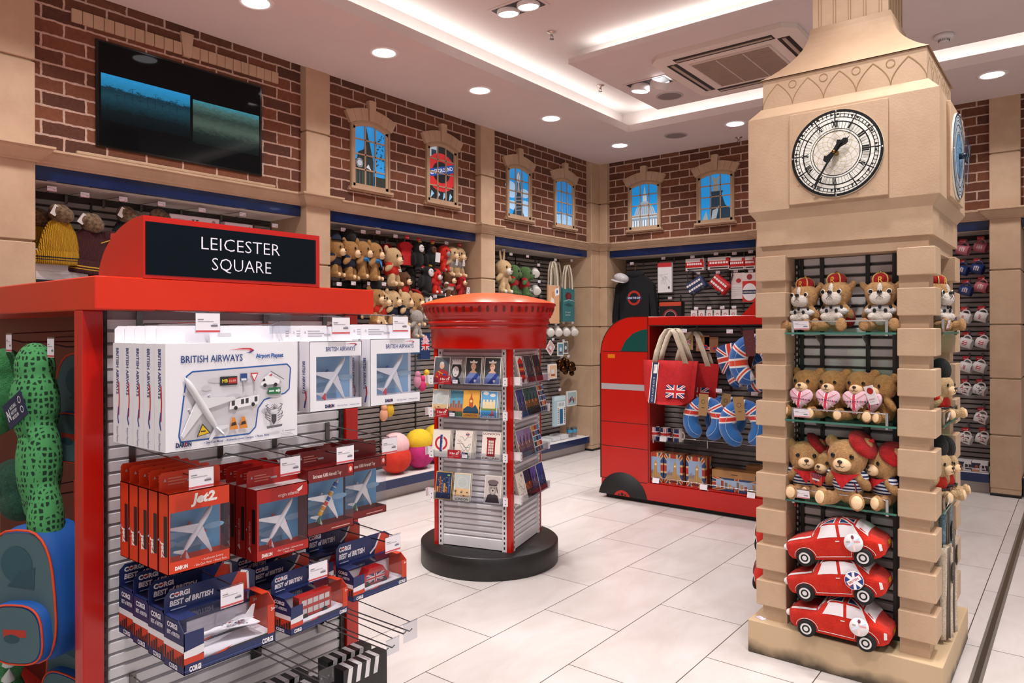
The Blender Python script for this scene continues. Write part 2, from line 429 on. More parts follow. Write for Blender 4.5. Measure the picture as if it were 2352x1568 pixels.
# small ledge and flat arch around the wall screen
b = B(); b.box(XW - 0.01, XW + 0.022, 1.663, 2.946, 2.409, 2.428, 'stone'); struct(b.build('trim_5', bevel=0.004))
b = B()
n = 23
for i in range(n):
    a = 1.641 + (2.981 - 1.641) * i / n; c = a + (2.981 - 1.641) / n - 0.003
    if i != 11: b.box(XW - 0.01, XW + 0.014, a, c, 3.157, 3.233, 'stone')
b.prism([(2.285, 3.15), (2.335, 3.15), (2.352, 3.302), (2.268, 3.302)], XW - 0.01, XW + 0.022, 'stone', ax='x')
struct(b.build('trim_6', bevel=0.002, seg=1))

# arched windows with a lit view behind the glazing bars
def window(n, along, a0, a1, view):
    """a0..a1 is the outer frame width; sill z 2.455, spring 2.80"""
    b = B(); w = a1 - a0; zs = 2.535; zt = 3.06; rise = 0.05
    R = Mx.Identity(4)
    if along == 'y': b.T = Mx.Translation((XW, (a0 + a1) / 2, 0)) @ Mx.Rotation(LEFT, 4, 'Z')
    else: b.T = Mx.Translation(((a0 + a1) / 2, YW, 0))
    h = w / 2
    def arc(x, dz=0.0, k=1.0): return zt - rise + dz + rise * (1 - (x / (h * k)) ** 2) if abs(x) <= h * k else zt - rise + dz
    def arch_strip(dx, z_lo, z_hi, y0, y1, m, nseg=14):
        xs = [-dx + 2 * dx * i / nseg for i in range(nseg + 1)]
        pts = [(x, arc(x, z_hi)) for x in xs]; lo = [(x, arc(x, z_lo)) for x in reversed(xs)]
        for i in range(nseg):
            b.prism([(xs[i], arc(xs[i], z_lo)), (xs[i + 1], arc(xs[i + 1], z_lo)), (xs[i + 1], arc(xs[i + 1], z_hi)), (xs[i], arc(xs[i], z_hi))], y0, y1, m)
    ft = 0.026
    # frame, casing
    b.box(-h, -h + ft, -0.016, 0.03, zs, zt - rise, 'stone'); b.box(h - ft, h, -0.016, 0.03, zs, zt - rise, 'stone')
    b.box(-h, h, -0.016, 0.03, zs, zs + ft, 'stone'); arch_strip(h, -ft, 0.0, -0.016, 0.03, 'stone')
    b.box(-h - 0.018, -h, -0.022, 0.03, zs - 0.005, zt - rise, 'stone_dark'); b.box(h, h + 0.018, -0.022, 0.03, zs - 0.005, zt - rise, 'stone_dark')
    arch_strip(h + 0.018, 0.0, 0.02, -0.022, 0.03, 'stone_dark')
    b.box(-h - 0.035, h + 0.035, -0.045, 0.03, zs - 0.024, zs - 0.004, 'stone'); b.box(-h - 0.045, h + 0.045, -0.03, 0.03, zs - 0.036, zs - 0.024, 'stone')
    gx0, gx1, gz0, gz1 = -h + ft, h - ft, zs + ft, zt - ft
    for i in (1, 2): x = gx0 + (gx1 - gx0) * i / 3; b.box(x - 0.0055, x + 0.0055, -0.011, 0.02, gz0, arc(x, -ft * .8), 'stone')
    for i in (1, 2, 3): z = gz0 + (gz1 - gz0) * i / 4; b.box(gx0, gx1, -0.011, 0.02, z - 0.0055, z + 0.0055, 'stone')
    fr = struct(b.build('window_%d' % n))
    # voussoirs
    b2 = B(); b2.T = b.T
    k = 7
    ho = h + 0.075
    for i in range(k):
        u0, u1 = -1 + 2 * i / k + 0.004, -1 + 2 * (i + 1) / k - 0.004
        hk = 0.10 if i != 3 else 0.165
        y = -0.03 if i != 3 else -0.042
        def pt(u, q): x = u * (h + 0.03 + min(q, 0.1) * 0.05 / 0.1); zz = zt - rise + 0.012 + 0.05 * (1 - u * u) + q * (1 - 0.12 * abs(u)); return (x, zz)
        c = [pt(u0, -0.0), pt((u0 + u1) / 2, -0.0), pt(u1, -0.0), pt(u1, hk), pt((u0 + u1) / 2, hk), pt(u0, hk)]
        b2.prism(c, y, 0.03, 'stone')
    o = b2.build('lintel', fr, bevel=0.003, seg=1)
    # the lit transparency behind the bars
    b3 = B(); b3.T = b.T
    xs = [gx0 + (gx1 - gx0) * i / 8 for i in range(9)]
    d = D(b3, (gx0, -0.002, gz0), (1, 0, 0), (0, 0, 1), h=0.0, step=0.00012)
    W, H = gx1 - gx0, gz1 - gz0
    view(d, W, H)
    b3.build('pane', fr)
    return fr
SKY = '1f8fd8:.3e0.55'; SKY2 = '49a9e6:.3e0.55'
def sky(d, W, H, m=SKY): d.rect(-0.004, -0.004, W + 0.008, H + 0.012, m)
def g(s, e=0.35): return s + ':.4e%g' % e
def v_tower(d, W, H):
    sky(d, W, H)
    d.poly([(0, 0), (W * .62, 0), (W * .62, H * .42), (W * .52, H * .66), (W * .42, H * .9), (W * .40, H), (W * .385, H * .9), (W * .3, H * .6), (W * .12, H * .54), (W * .08, H * .42), (0, H * .4)], g('27302f'))
    d.ell(W * .17, H * .36, W * .11, H * .075, g('b9c4cf')); d.ring(W * .17, H * .36, W * .1, W * .02, g('39424a'))
    for i in range(5): d.rect(W * (.04 + .11 * i), 0, W * .03, H * .24, g('46504c'))
    d.rect(W * .34, H * .45, W * .05, H * .22, g('4e5a5c')); d.poly([(W * .38, H * .3), (W * .55, H * .26), (W * .45, H * .36)], g('c8d4dc'))
    for i in range(46):
        x, y = W * random.uniform(.68, 1), H * random.uniform(.3, .9); d.ell(x, y, W * .02, H * .012, g('23323a'), 6)
    d.rect(W * .62, 0, W * .38, H * .17, g('2a312c'))
def v_roundel(d, W, H):
    d.rect(-.004, -.004, W + .008, H + .01, g('1c2226')); d.rect(0, H * .78, W * .32, H * .22, g('b9d4e6')); d.rect(W * .1, H * .8, W * .2, H * .12, g('2a3c48'))
    cx, cy = W * .5, H * .52
    d.ell(cx, cy, W * .62, H * .36, g('c22a2e', .5), 36); d.ell(cx, cy, W * .36, H * .2, g('1a1f24'), 30)
    d.poly([(0, H * .40), (W, H * .56), (W, H * .72), (0, H * .54)], g('1b4fa0', .5))
    d.text('NDERGROUND', W * .02, H * .435, H * .075, g('f4f2f0', .6), width=W * 1.0, rot=0.27)
    for i in range(4): d.poly([(W * (.05 + .25 * i), 0), (W * (.2 + .25 * i), H * .1), (W * (.1 + .25 * i), H * .16)], g('8fc3e0'))
def v_column(d, W, H):
    sky(d, W, H)
    for x, y in ((.15, .45), (.8, .5), (.2, .2), (.85, .25), (.1, .6), (.9, .1)): d.ell(W * x, H * y, W * .26, H * .1, g('9cc3e4', .5), 12)
    d.poly([(W * .2, 0), (W * .78, 0), (W * .66, H * .18), (W * .62, H * .5), (W * .56, H * .92), (W * .44, H * .92), (W * .42, H * .5), (W * .34, H * .2)], g('2b3b48'))
    d.ell(W * .5, H * .8, W * .07, H * .13, g('d8cfc4')); d.poly([(W * .44, H * .5), (W * .5, H * .98), (W * .56, H * .5)], g('a79f97'))
    for i in range(5): d.line([(W * .38, H * (.1 + .07 * i)), (W * .64, H * (.13 + .07 * i))], W * .03, g('73848f'))
def v_sky(d, W, H):
    sky(d, W, H, '2a86cf:.3e0.5'); d.rect(0, 0, W, H * .2, g('a9cbe6', .5)); d.poly([(0, H * .15), (W * .4, H * .25), (W, H * .2), (W, 0), (0, 0)], g('8fb8dc', .5))
    for i in range(7): d.line([(W * .15 * i, H * .1), (W * .15 * i + W * .05, H * .8)], W * .012, g('2467a8'))
def v_dome(d, W, H):
    sky(d, W, H)
    d.poly([(W * .08, H * .28), (W * .92, H * .28), (W * .84, H * .42), (W * .7, H * .55), (W * .56, H * .6), (W * .44, H * .6), (W * .3, H * .55), (W * .16, H * .42)], g('9fb6c8'))
    for i in range(9): d.line([(W * (.14 + .09 * i), H * .28), (W * (.3 + .05 * i), H * .56)], W * .014, g('5f7d96'))
    d.rect(0, H * .2, W, H * .08, g('b9cbd8')); d.rect(W * .42, H * .6, W * .16, H * .13, g('c6d4de')); d.poly([(W * .44, H * .73), (W * .56, H * .73), (W * .5, H * .97)], g('a8bccb'))
    d.rect(0, 0, W, H * .2, g('8299ad'))
    for i in range(10): d.rect(W * (.02 + .1 * i), 0, W * .045, H * .15, g('e2e8ec'))
    for i in range(8): d.rect(W * (.1 + .1 * i), H * .23, W * .03, H * .03, g('33506a'))
def v_statue(d, W, H):
    sky(d, W, H)
    d.poly([(W * .3, 0), (W, 0), (W, H * .2), (W * .82, H * .3), (W * .7, H * .55), (W * .76, H * .62), (W * .3, H * .62), (W * .36, H * .55), (W * .35, H * .2)], g('1d3a4c'))
    d.poly([(W * .4, H * .62), (W * .6, H * .62), (W * .58, H * .85), (W * .66, H * .97), (W * .5, H * .9), (W * .38, H * .96), (W * .44, H * .8)], g('8e8f86'))
    d.poly([(W * .35, 0), (W * .52, H * .02), (W * .62, H * .3), (W * .5, H * .22), (W * .4, H * .2)], g('9fb0b8')); d.poly([(W * .05, 0), (W * .25, 0), (W * .18, H * .2)], g('9aa59f'))
window(1, 'y', 3.64, 4.005, v_tower)
window(2, 'y', 4.464, 4.828, v_roundel)
window(3, 'y', 5.58, 5.955, v_column)
window(4, 'y', 6.40, 6.765, v_sky)
window(5, 'x', -4.06, -3.685, v_dome)
window(6, 'x', -3.228, -2.85, v_statue)

# ------------------------------------------------------------------ ceiling fittings
def downlight(x, y, z, label, power=15.0):
    t = thing('ceiling_downlight', label, 'ceiling light', (x, y, z), 0, 'recessed downlights')
    b = B(); b.lathe([(0.078, 0.03), (0.078, 0.0), (0.078, -0.004), (0.1, -0.006), (0.106, 0.0)], 'e6dcd8:.35', 36); b.build('trim_ring', t)
    b = B(); b.lathe([(0.0, -0.009), (0.06, -0.008), (0.077, -0.003)], 'ffffff:.4e5', 32); b.build('diffuser', t)
    area_light('downlight_lamp', (0, 0, -0.012), (0, 0, 0), 0.15, 0.15, power, (1, 0.965, 0.95), 'DISK', t, math.radians(120))
    return t
for i, (x, y) in enumerate(((-3.79, 2.365), (-3.79, 3.35), (-3.79, 4.36), (-3.79, 5.345), (-3.79, 6.58))):
    downlight(x, y, LZ, 'round white downlight, %s from the near end of the row along the left wall' % ORD[i], 20)
downlight(-2.55, 6.57, LZ, 'round white downlight in front of the rear brick wall beside the clock tower', 14)
downlight(-0.54, 6.54, LZ, 'round white downlight at far right above the mug display', 22)
for x, y in ((-3.79, 1.36), (-3.79, 0.36), (1.0, 6.55), (2.4, 0.5), (2.4, 2.0), (2.4, 3.5), (2.4, 5.0), (2.4, 6.5)): downlight(x, y, LZ, 'round white downlight outside the picture', 24)  # unseen downlights, added for fill and stronger light from the right

def sensor_can(x, y, z, label):
    t = thing('ceiling_speaker', label, 'speaker', (x, y, z), 0, 'ceiling speakers')
    b = B(); b.lathe([(0.115, 0.0), (0.115, -0.004), (0.1, -0.008), (0.098, -0.003)], 'b8aca8:.5', 40); b.build('rim', t)
    b = B(); b.lathe([(0.099, -0.004), (0.06, -0.007), (0, -0.008)], '857a77:.7', 40); b.build('grille', t)
sensor_can(-3.16, 6.59, LZ, 'round grey ceiling speaker on the lower border near the rear corner')
sensor_can(-2.79, 5.70, 3.41, 'round grey ceiling speaker on the raised tray beside the bright spotlight')
t = thing('ceiling_air_conditioner', 'square white four-way ceiling air conditioner with a brown grille behind the clock tower', 'air conditioner', (-2.0, 5.32, 3.41))
b = B(); b.prism([(-.53, -.45), (-.45, -.53), (.45, -.53), (.53, -.45), (.53, .45), (.45, .53), (-.45, .53), (-.53, .45)], -0.035, 0, 'e2d3c8:.45', ax='z'); b.build('casing', t, bevel=0.012)
b = B(); b.box(-.3, .3, -.3, .3, -0.046, -0.03, 'd9c9bc:.5')
for i in range(30): b.box(-.285, .285, -.285 + i * .0196, -.277 + i * .0196, -0.05, -0.045, 'a58f80:.6')
for i in (-.1, .1): b.box(i - .004, i + .004, -.285, .285, -0.051, -0.045, 'cdbcb0:.5')
b.build('grille', t)
for x0, x1, y0, y1, lx in ((-.36, .36, -.45, -.37, 1), (-.36, .36, .37, .45, 1), (-.45, -.37, -.36, .36, 0), (.37, .45, -.36, .36, 0)):
    b = B(); b.box(x0, x1, y0, y1, -0.0375, -0.03, '2a221d:.5'); c = .012
    if lx: b.box(x0 + .01, x1 - .01, (y0 + y1) / 2 - c, (y0 + y1) / 2 + c, -0.042, -0.036, 'b3a191:.4')
    else: b.box((x0 + x1) / 2 - c, (x0 + x1) / 2 + c, y0 + .01, y1 - .01, -0.042, -0.036, 'b3a191:.4')
    b.build('louvre', t)
def twin_spot(x, y, z, label, aim, power, tilt):
    t = thing('twin_spotlight', label, 'spotlight', (x, y, z), 0, 'recessed twin spotlights')
    b = B(); b.box(-.19, .19, -.1, .1, -0.006, 0.0, 'd6c6bf:.4'); b.box(-.17, .17, -.08, .08, -0.008, -0.0055, '39343a:.5'); b.build('frame', t, bevel=.002, seg=1)
    for i, dx in enumerate((-.085, .085)):
        a = aim[i]; l = B(); l.lathe([(0.075, 0.05), (0.078, 0.0), (0.072, -0.012), (0.066, -0.004)], 'ded6d2:.3', 28)
        h = l.build('lamp_head', t, (dx, 0, -0.018 - tilt), a)
        d = B(); d.lathe([(0.068, -0.005), (0, -0.009)], 'ffffff:.4e9', 28); d.build('lens', h)
        area_light('spot_lamp', (0, 0, -0.015), (0, 0, 0), 0.13, 0.13, power, (1, 0.97, 0.955), 'DISK', h, math.radians(95))
twin_spot(-2.77, 5.29, 3.41, 'twin spotlight flaring brightly beside the air conditioner', ((0, 0.12, 0), (0.35, 0.5, 0)), 26, 0.03)
twin_spot(-2.96, 3.80, TZ, 'twin spotlight with two round lamps in the raised ceiling near the camera', ((0.1, 0.0, 0), (0.1, 0, 0)), 26, 0.0)
for x, y, q in ((-0.62, 2.6, 9), (0.3, 3.2, 26), (-2.9, 1.9, 26), (-1.2, 0.2, 26), (0.8, 1.2, 26)): twin_spot(x, y, TZ, 'twin spotlight outside the picture', ((0.1, 0.0, 0), (0.1, 0, 0)), q, 0.0)  # unseen spots, added to brighten the tower roof, its right side and the room
twin_spot(-0.35, 1.15, TZ, 'twin spotlight outside the picture', ((0, .58, 0), (0, .58, 0)), 14, 0.0)  # added pair out of view, tilted to brighten the toy display
twin_spot(-0.6, 1.75, TZ, 'twin spotlight outside the picture', ((.5, 0, 0), (.5, 0, 0)), 11, 0.0)  # another added, unseen pair, aimed to lift the tower's shelves
def sprinkler(x, y, z, label):
    t = thing('sprinkler_head', label, 'sprinkler', (x, y, z), 0, 'ceiling sprinklers')
    b = B(); b.lathe([(0, 0), (0.035, 0.0), (0.033, -0.006), (0.012, -0.01), (0.009, -0.03), (0.016, -0.034), (0, -0.035)], 'c9bbb2:.3m', 20); b.build('body', t)
    b = B(); b.lathe([(0, -0.052), (0.017, -0.052), (0.017, -0.055), (0, -0.055)], '8d827c:.3m', 16); b.tube([(-.012, 0, -.034), (-.012, 0, -.052)], .002, '8d827c:.3m', 6); b.tube([(.012, 0, -.034), (.012, 0, -.052)], .002, '8d827c:.3m', 6); b.build('deflector', t)
sprinkler(-3.02, 4.27, TZ, 'small sprinkler hanging from the raised pink ceiling near the twin spotlight')
sprinkler(-2.70, 7.05, LZ, 'small sprinkler on the ceiling above the rear brick wall')
sprinkler(-3.35, 5.48, TZ, 'small sprinkler in the tray beside the left cove light')
t = thing('smoke_detector', 'round white smoke detector on the ceiling at top right', 'smoke detector', (-0.747, 5.705, 3.41))
b = B(); b.lathe([(0, 0), (0.06, 0.0), (0.06, -0.022), (0.045, -0.03), (0.0, -0.03)], 'd9d2d0:.4', 32); b.build('base', t)
b = B(); b.lathe([(0.034, -0.028), (0.03, -0.05), (0.018, -0.056), (0, -0.056)], 'd2cac8:.4', 28)
for k in range(18):
    a = 2 * PI * k / 18; b.box(0.033 * math.cos(a) - .0015, 0.033 * math.cos(a) + .0015, 0.033 * math.sin(a) - .0015, 0.033 * math.sin(a) + .0015, -.047, -.033, '4a4442:.6')
b.build('sensor', t)

# ------------------------------------------------------------------ wall screen
t = thing('wall_screen', 'large black wall television playing two blue building-site views on the brick wall', 'television', (XW, 2.3075, 2.79), LEFT)
b = B(); b.box(-.54, .54, -.012, 0.0, -.313, .313, '060708:.12'); b.build('casing', t, bevel=.003, seg=1)
tvm, nt, p = newmat('tv_glass'); p.inputs['Base Color'].default_value = (.004, .005, .006, 1); p.inputs['Roughness'].default_value = 0.04; p.inputs['Specular IOR Level'].default_value = .14; MATS['tv_glass'] = tvm
b = B(); d = D(b, (-.525, -.0125, -.30), (1, 0, 0), (0, 0, 1)); d.rect(0, 0, 1.05, .60, 'tv_glass')
def tvimg(name, cols):
    m, nt, p = newmat(name); L = nt.links; tc = N(nt, 'ShaderNodeTexCoord'); sp = N(nt, 'ShaderNodeSeparateXYZ'); L.new(tc.outputs['Object'], sp.inputs[0])
    no = N(nt, 'ShaderNodeTexNoise', Scale=34.0, Detail=8.0, Roughness=.75); mpn = N(nt, 'ShaderNodeMapping'); mpn.inputs['Scale'].default_value = (1, 1, 2.2)
    L.new(tc.outputs['Object'], mpn.inputs[0]); L.new(mpn.outputs[0], no.inputs['Vector'])
    ma = N(nt, 'ShaderNodeMath', operation='MULTIPLY_ADD'); ma.inputs[1].default_value = .10; L.new(no.outputs['Fac'], ma.inputs[0]); L.new(sp.outputs[2], ma.inputs[2])
    mr = N(nt, 'ShaderNodeMapRange'); mr.inputs['From Min'].default_value = -.14; mr.inputs['From Max'].default_value = .27; L.new(ma.outputs[0], mr.inputs['Value'])
    r = N(nt, 'ShaderNodeValToRGB'); e = r.color_ramp.elements
    e[0].position, e[0].color = cols[0][0], lin(cols[0][1]); e[1].position, e[1].color = cols[-1][0], lin(cols[-1][1])
    for q, c in cols[1:-1]: n = e.new(q); n.color = lin(c)
    L.new(mr.outputs[0], r.inputs[0]); p.inputs['Base Color'].default_value = (0, 0, 0, 1); p.inputs['Roughness'].default_value = .04
    L.new(r.outputs[0], p.inputs['Emission Color']); p.inputs['Emission Strength'].default_value = 1.5; p.inputs['Specular IOR Level'].default_value = .14; MATS[name] = m
tvimg('tv_left', [(0.0, '07090b'), (.25, '0b1418'), (.45, '14343f'), (.56, '0f2630'), (.6, '1d6487'), (.8, '2277a8'), (1, '2f9fdd')])
tvimg('tv_right', [(0.0, '0a0e10'), (.2, '18211f'), (.35, '3c4a42'), (.5, '24302c'), (.62, '39524e'), (.7, '2f6b78'), (1, '35a5d8')])
d.rect(.012, .145, .535, .275, 'tv_left'); d.rect(.565, .12, .475, .28, 'tv_right')
for i in range(9): x = .1 + .045 * i; d.line([(x, .28), (x, .28 + .03 * (i % 3 + 1))], .0018, '0d2630:.1'); d.line([(x - .012, .275 + .03 * (i % 3 + 1)), (x + .02, .28 + .03 * (i % 3 + 1))], .0015, '0d2630:.1')
b.build('screen', t)
# ================================================================== soft toy makers
fur('fur_honey', 'a3743f', 'b98a52'); fur('fur_tan', 'b08252', 'c99b68'); fur('fur_cream', 'e9dcd0', 'f3e9df'); fur('fur_white', 'ece6e4', 'f6f2f0')
fur('fur_brown', '5a3419', '6f4526'); fur('fur_black', '0f0e10', '1a191b'); fur('fur_green', '3f5a30', '567540'); fur('fur_grey', '9b948d', 'b5aea6'); fur('fur_sand', 'c8a274', 'd9b98c')
fur('velvet_red', '9c0f13', 'c0181b', 30); fur('plush_red', 'd3220f', 'e02c16', 20)
mottled('sole', 'e2bd92', 'eccaa3', 0.9, 40, 0.05); mottled('cloth_red', 'b5121a', 'c8181f', 0.85, 30, 0.05); mottled('cloth_navy', '10182c', '172038', 0.9, 30, 0.05)
def striped(name, c1, c2, period, axis=2):
    m, nt, p = newmat(name); L = nt.links; tc = N(nt, 'ShaderNodeTexCoord'); sp = N(nt, 'ShaderNodeSeparateXYZ'); L.new(tc.outputs['Object'], sp.inputs[0])
    d = N(nt, 'ShaderNodeMath', operation='DIVIDE'); d.inputs[1].default_value = period; L.new(sp.outputs[axis], d.inputs[0])
    f = N(nt, 'ShaderNodeMath', operation='FRACT'); L.new(d.outputs[0], f.inputs[0])
    g_ = N(nt, 'ShaderNodeMath', operation='GREATER_THAN'); g_.inputs[1].default_value = .5; L.new(f.outputs[0], g_.inputs[0])
    mx = N(nt, 'ShaderNodeMix', data_type='RGBA'); L.new(g_.outputs[0], mx.inputs['Factor']); mx.inputs['A'].default_value = lin(c1); mx.inputs['B'].default_value = lin(c2)
    L.new(mx.outputs['Result'], p.inputs['Base Color']); p.inputs['Roughness'].default_value = .9; MATS[name] = m
striped('stripes_navy', '18234e', 'd9dbe2', .0135)

_fused = {}
def fused(key, ells, m, voxel, smooth=6):
    """ellipsoids melted into one continuous skin"""
    if key in _fused: return _fused[key]
    b = B()
    for e in ells: b.ell(e[0], e[1], m, e[2] if len(e) > 2 else (0, 0, 0), 14, 9)
    o = bpy.data.objects.new('t', b.mesh('t')); C.objects.link(o)
    r = o.modifiers.new('r', 'REMESH'); r.mode = 'VOXEL'; r.voxel_size = voxel; r.use_smooth_shade = True
    s = o.modifiers.new('s', 'SMOOTH'); s.iterations = smooth; s.factor = .5
    me = bpy.data.meshes.new_from_object(o.evaluated_get(bpy.context.evaluated_depsgraph_get()))
    om = o.data; bpy.data.objects.remove(o); bpy.data.meshes.remove(om)
    me.materials.clear(); me.materials.append(mat(m)); me.polygons.foreach_set('use_smooth', [True] * len(me.polygons))
    _fused[key] = me
    return me
def link_mesh(name, me, parent=None, loc=(0, 0, 0), rot=(0, 0, 0)):
    o = bpy.data.objects.new(name, me); C.objects.link(o); o.location = loc; o.rotation_euler = rot
    if parent: o.parent = parent
    return o
SIT = [((0, 0.02, .25), (.20, .17, .25)), ((.21, -.05, .36), (.075, .085, .17), (.35, -.55, 0)), ((-.21, -.05, .36), (.075, .085, .17), (.35, .55, 0)),
       ((.17, -.19, .095), (.095, .2, .095), (0, 0, .3)), ((-.17, -.19, .095), (.095, .2, .095), (0, 0, -.3)), ((.235, -.33, .12), (.10, .065, .125), (-.15, 0, .25)), ((-.235, -.33, .12), (.10, .065, .125), (-.15, 0, -.25))]
HANG = [((0, 0.0, .34), (.19, .15, .22)), ((.23, -.05, .42), (.075, .08, .16), (.2, -.9, 0)), ((-.23, -.05, .42), (.075, .08, .16), (.2, .9, 0)),
        ((.13, -.05, .12), (.095, .1, .17), (.3, -.15, 0)), ((-.13, -.05, .12), (.095, .1, .17), (.3, .15, 0)), ((.15, -.12, .03), (.085, .11, .07)), ((-.15, -.12, .03), (.085, .11, .07))]
ROUND_EARS = [((.235, .02, .865), (.095, .05, .095)), ((-.235, .02, .865), (.095, .05, .095))]
DOG_EARS = [((.27, .0, .80), (.06, .06, .11), (0, .6, 0)), ((-.27, .0, .80), (.06, .06, .11), (0, -.6, 0))]
LONG_EARS = [((.09, .02, 1.04), (.055, .035, .17), (0, .15, 0)), ((-.09, .02, 1.04), (.055, .035, .17), (0, -.15, 0))]
HEAD = [((0, -.02, .68), (.275, .23, .235)), ((0, -.03, .60), (.255, .215, .17))]
def plush(name, label, cat, loc, rot, h, furm, muzz='sole', pose='sit', ears='round', shirt=None, group=None, head_tilt=0, face=True, pads=True, scale_head=1.0):
    t = thing(name, label, cat, loc, 0, group, rot if isinstance(rot, tuple) else (0, 0, rot))
    hd = HEAD + {'round': ROUND_EARS, 'dog': DOG_EARS, 'long': LONG_EARS, 'none': []}[ears]
    key = (pose, ears, furm, round(h, 4))
    e = [tuple([tuple(q * h for q in x[0]), tuple(q * h for q in x[1])] + list(x[2:])) for x in (SIT if pose == 'sit' else HANG) + hd]
    link_mesh('body', fused(key, e, furm, max(.0035, h * .021)), t)
    S = lambda *p: tuple(q * h for q in p)
    if face:
        b = B(); b.ell(S(0, -.225, .585), S(.125, .085, .095), muzz); m = b.build('muzzle', t)
        b = B(); b.ell(S(0, -.305, .632), S(.036, .022, .026), '2b1a10:.35', n=10, k=7); b.build('nose', m)
        b = B(); b.tube([S(0, -.311, .61), S(0, -.311, .575)], h * .006, '3a2418:.7', 5); b.tube([S(-.06, -.292, .575), S(-.03, -.305, .557), S(0, -.310, .575), S(.03, -.305, .557), S(.06, -.292, .575)], h * .006, '3a2418:.7', 5); b.build('mouth', m)
        for sx in (-1, 1):
            b = B(); b.ell(S(sx * .125, -.222, .70), S(.033, .018, .036), '120c0a:.12', n=10, k=7); b.build('eye', t)
    if pads and pose == 'sit':
        for sx in (-1, 1):
            b = B(); b.ell(S(sx * .248, -.378, .125), S(.072, .03, .09), muzz, (-.15, 0, sx * .25)); b.build('foot_pad', t)
    if pads and pose == 'hang':
        for sx in (-1, 1):
            b = B(); b.ell(S(sx * .155, -.205, .03), S(.06, .035, .05), muzz); b.build('foot_pad', t)
    if shirt:
        z0 = .3 if pose == 'sit' else .36
        key2 = ('shirt', pose, shirt, round(h, 4))
        se = [(S(0, .015, z0), S(.225, .195, .185)), (S(.19, -.03, z0 + .11), S(.095, .10, .10), (.35, -.55, 0)), (S(-.19, -.03, z0 + .11), S(.095, .10, .10), (.35, .55, 0))]
        link_mesh('shirt', fused(key2, se, shirt, max(.0035, h * .024), 3), t)
    return t
def swing_tag(parent, loc, rot, w, hgt, back, draw=None, name='swing_tag'):
    b = B(); b.box(-w / 2, w / 2, -.001, .001, -hgt, 0, back)
    if draw: draw(D(b, (-w / 2, -.001, -hgt), (1, 0, 0), (0, 0, 1)), w, hgt)
    return b.build(name, parent, loc, rot)
def ticket(d, w, h, red=False):
    """shop price ticket: pale card, grey print lines, red foot"""
    if red: d.rect(0, 0, w, h, 'bd1622:.5'); d.rect(w * .15, h * .4, w * .5, h * .12, 'e9b9b7:.6'); d.rect(w * .7, h * .35, w * .18, h * .3, 'f1dcd9:.6'); return
    d.rect(0, 0, w, h, 'efe9f0:.5'); d.rect(0, h * .03, w, h * .1, 'd0545a:.6')
    d.rect(w * .08, h * .66, w * .24, h * .05, '84808a:.6'); d.rect(w * .08, h * .57, w * .66, h * .035, 'a9a5ae:.6'); d.rect(w * .62, h * .32, w * .28, h * .09, '77737d:.6'); d.rect(w * .7, h * .44, w * .18, h * .03, 'b5b1ba:.6')

# ================================================================== the clock tower
TXC, TYC = -0.78, 3.45
tower = thing('clock_tower_display', 'tall beige stone-look clock tower display stand with shelves of soft toys', 'display stand', (TXC, TYC, 0))
def sq(b, h0, h1, z0, z1, m):
    b.add([(-h0, -h0, z0), (h0, -h0, z0), (h0, h0, z0), (-h0, h0, z0), (-h1, -h1, z1), (h1, -h1, z1), (h1, h1, z1), (-h1, h1, z1)],
          [(3, 2, 1, 0), (4, 5, 6, 7), (0, 1, 5, 4), (1, 2, 6, 5), (2, 3, 7, 6), (3, 0, 4, 7)], m)
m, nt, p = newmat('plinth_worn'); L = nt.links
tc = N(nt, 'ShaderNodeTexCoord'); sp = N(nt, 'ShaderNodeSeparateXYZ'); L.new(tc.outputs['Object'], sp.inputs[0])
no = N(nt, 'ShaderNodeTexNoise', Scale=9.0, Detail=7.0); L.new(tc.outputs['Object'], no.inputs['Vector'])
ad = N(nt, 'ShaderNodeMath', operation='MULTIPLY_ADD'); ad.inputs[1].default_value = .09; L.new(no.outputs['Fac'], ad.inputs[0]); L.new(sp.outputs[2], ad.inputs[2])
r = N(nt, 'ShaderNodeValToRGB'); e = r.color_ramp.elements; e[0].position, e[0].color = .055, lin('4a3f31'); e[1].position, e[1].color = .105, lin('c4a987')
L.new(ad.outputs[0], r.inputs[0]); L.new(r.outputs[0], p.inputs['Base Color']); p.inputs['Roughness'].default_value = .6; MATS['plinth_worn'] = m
b = B()
for s_ in (0, 1):    # plinth ring with a shallow tray
    pass
sq(b, .367, .367, 0, .14, 'plinth_worn'); b.build('plinth', tower, bevel=.004, label='scuffed stone-look plinth with a dark worn foot')
# piers behind the quoins, lintels and the core
b = B(); hq, hp = .340, .318
for sx in (-1, 1):
    for sy in (-1, 1):
        x0, x1 = sorted((sx * .215, sx * hp)); y0, y1 = sorted((sy * .215, sy * hp)); b.box(x0, x1, y0, y1, .14, 1.705, 'stone')
sq(b, hp, hp, 1.705, 1.758, 'stone'); b.build('pier', tower)
Q = 0
for k in range(10):
    z1 = 1.712 - .1555 * k; z0 = z1 - .107
    for sx in (-1, 1):
        for sy in (-1, 1):
            x0, x1 = sorted((sx * (hq - .128), sx * (hq + (.003 if sx > 0 else 0)))); y0, y1 = sorted((sy * (hq - .132), sy * hq))
            b = B(); b.box(x0, x1, y0, y1, z0, z1, 'stone'); b.build('quoin_block', tower, bevel=.003, seg=1)
b = B(); b.box(-.17, .17, -.17, .17, .14, 1.71, '2a2826:.7'); b.build('core', tower)
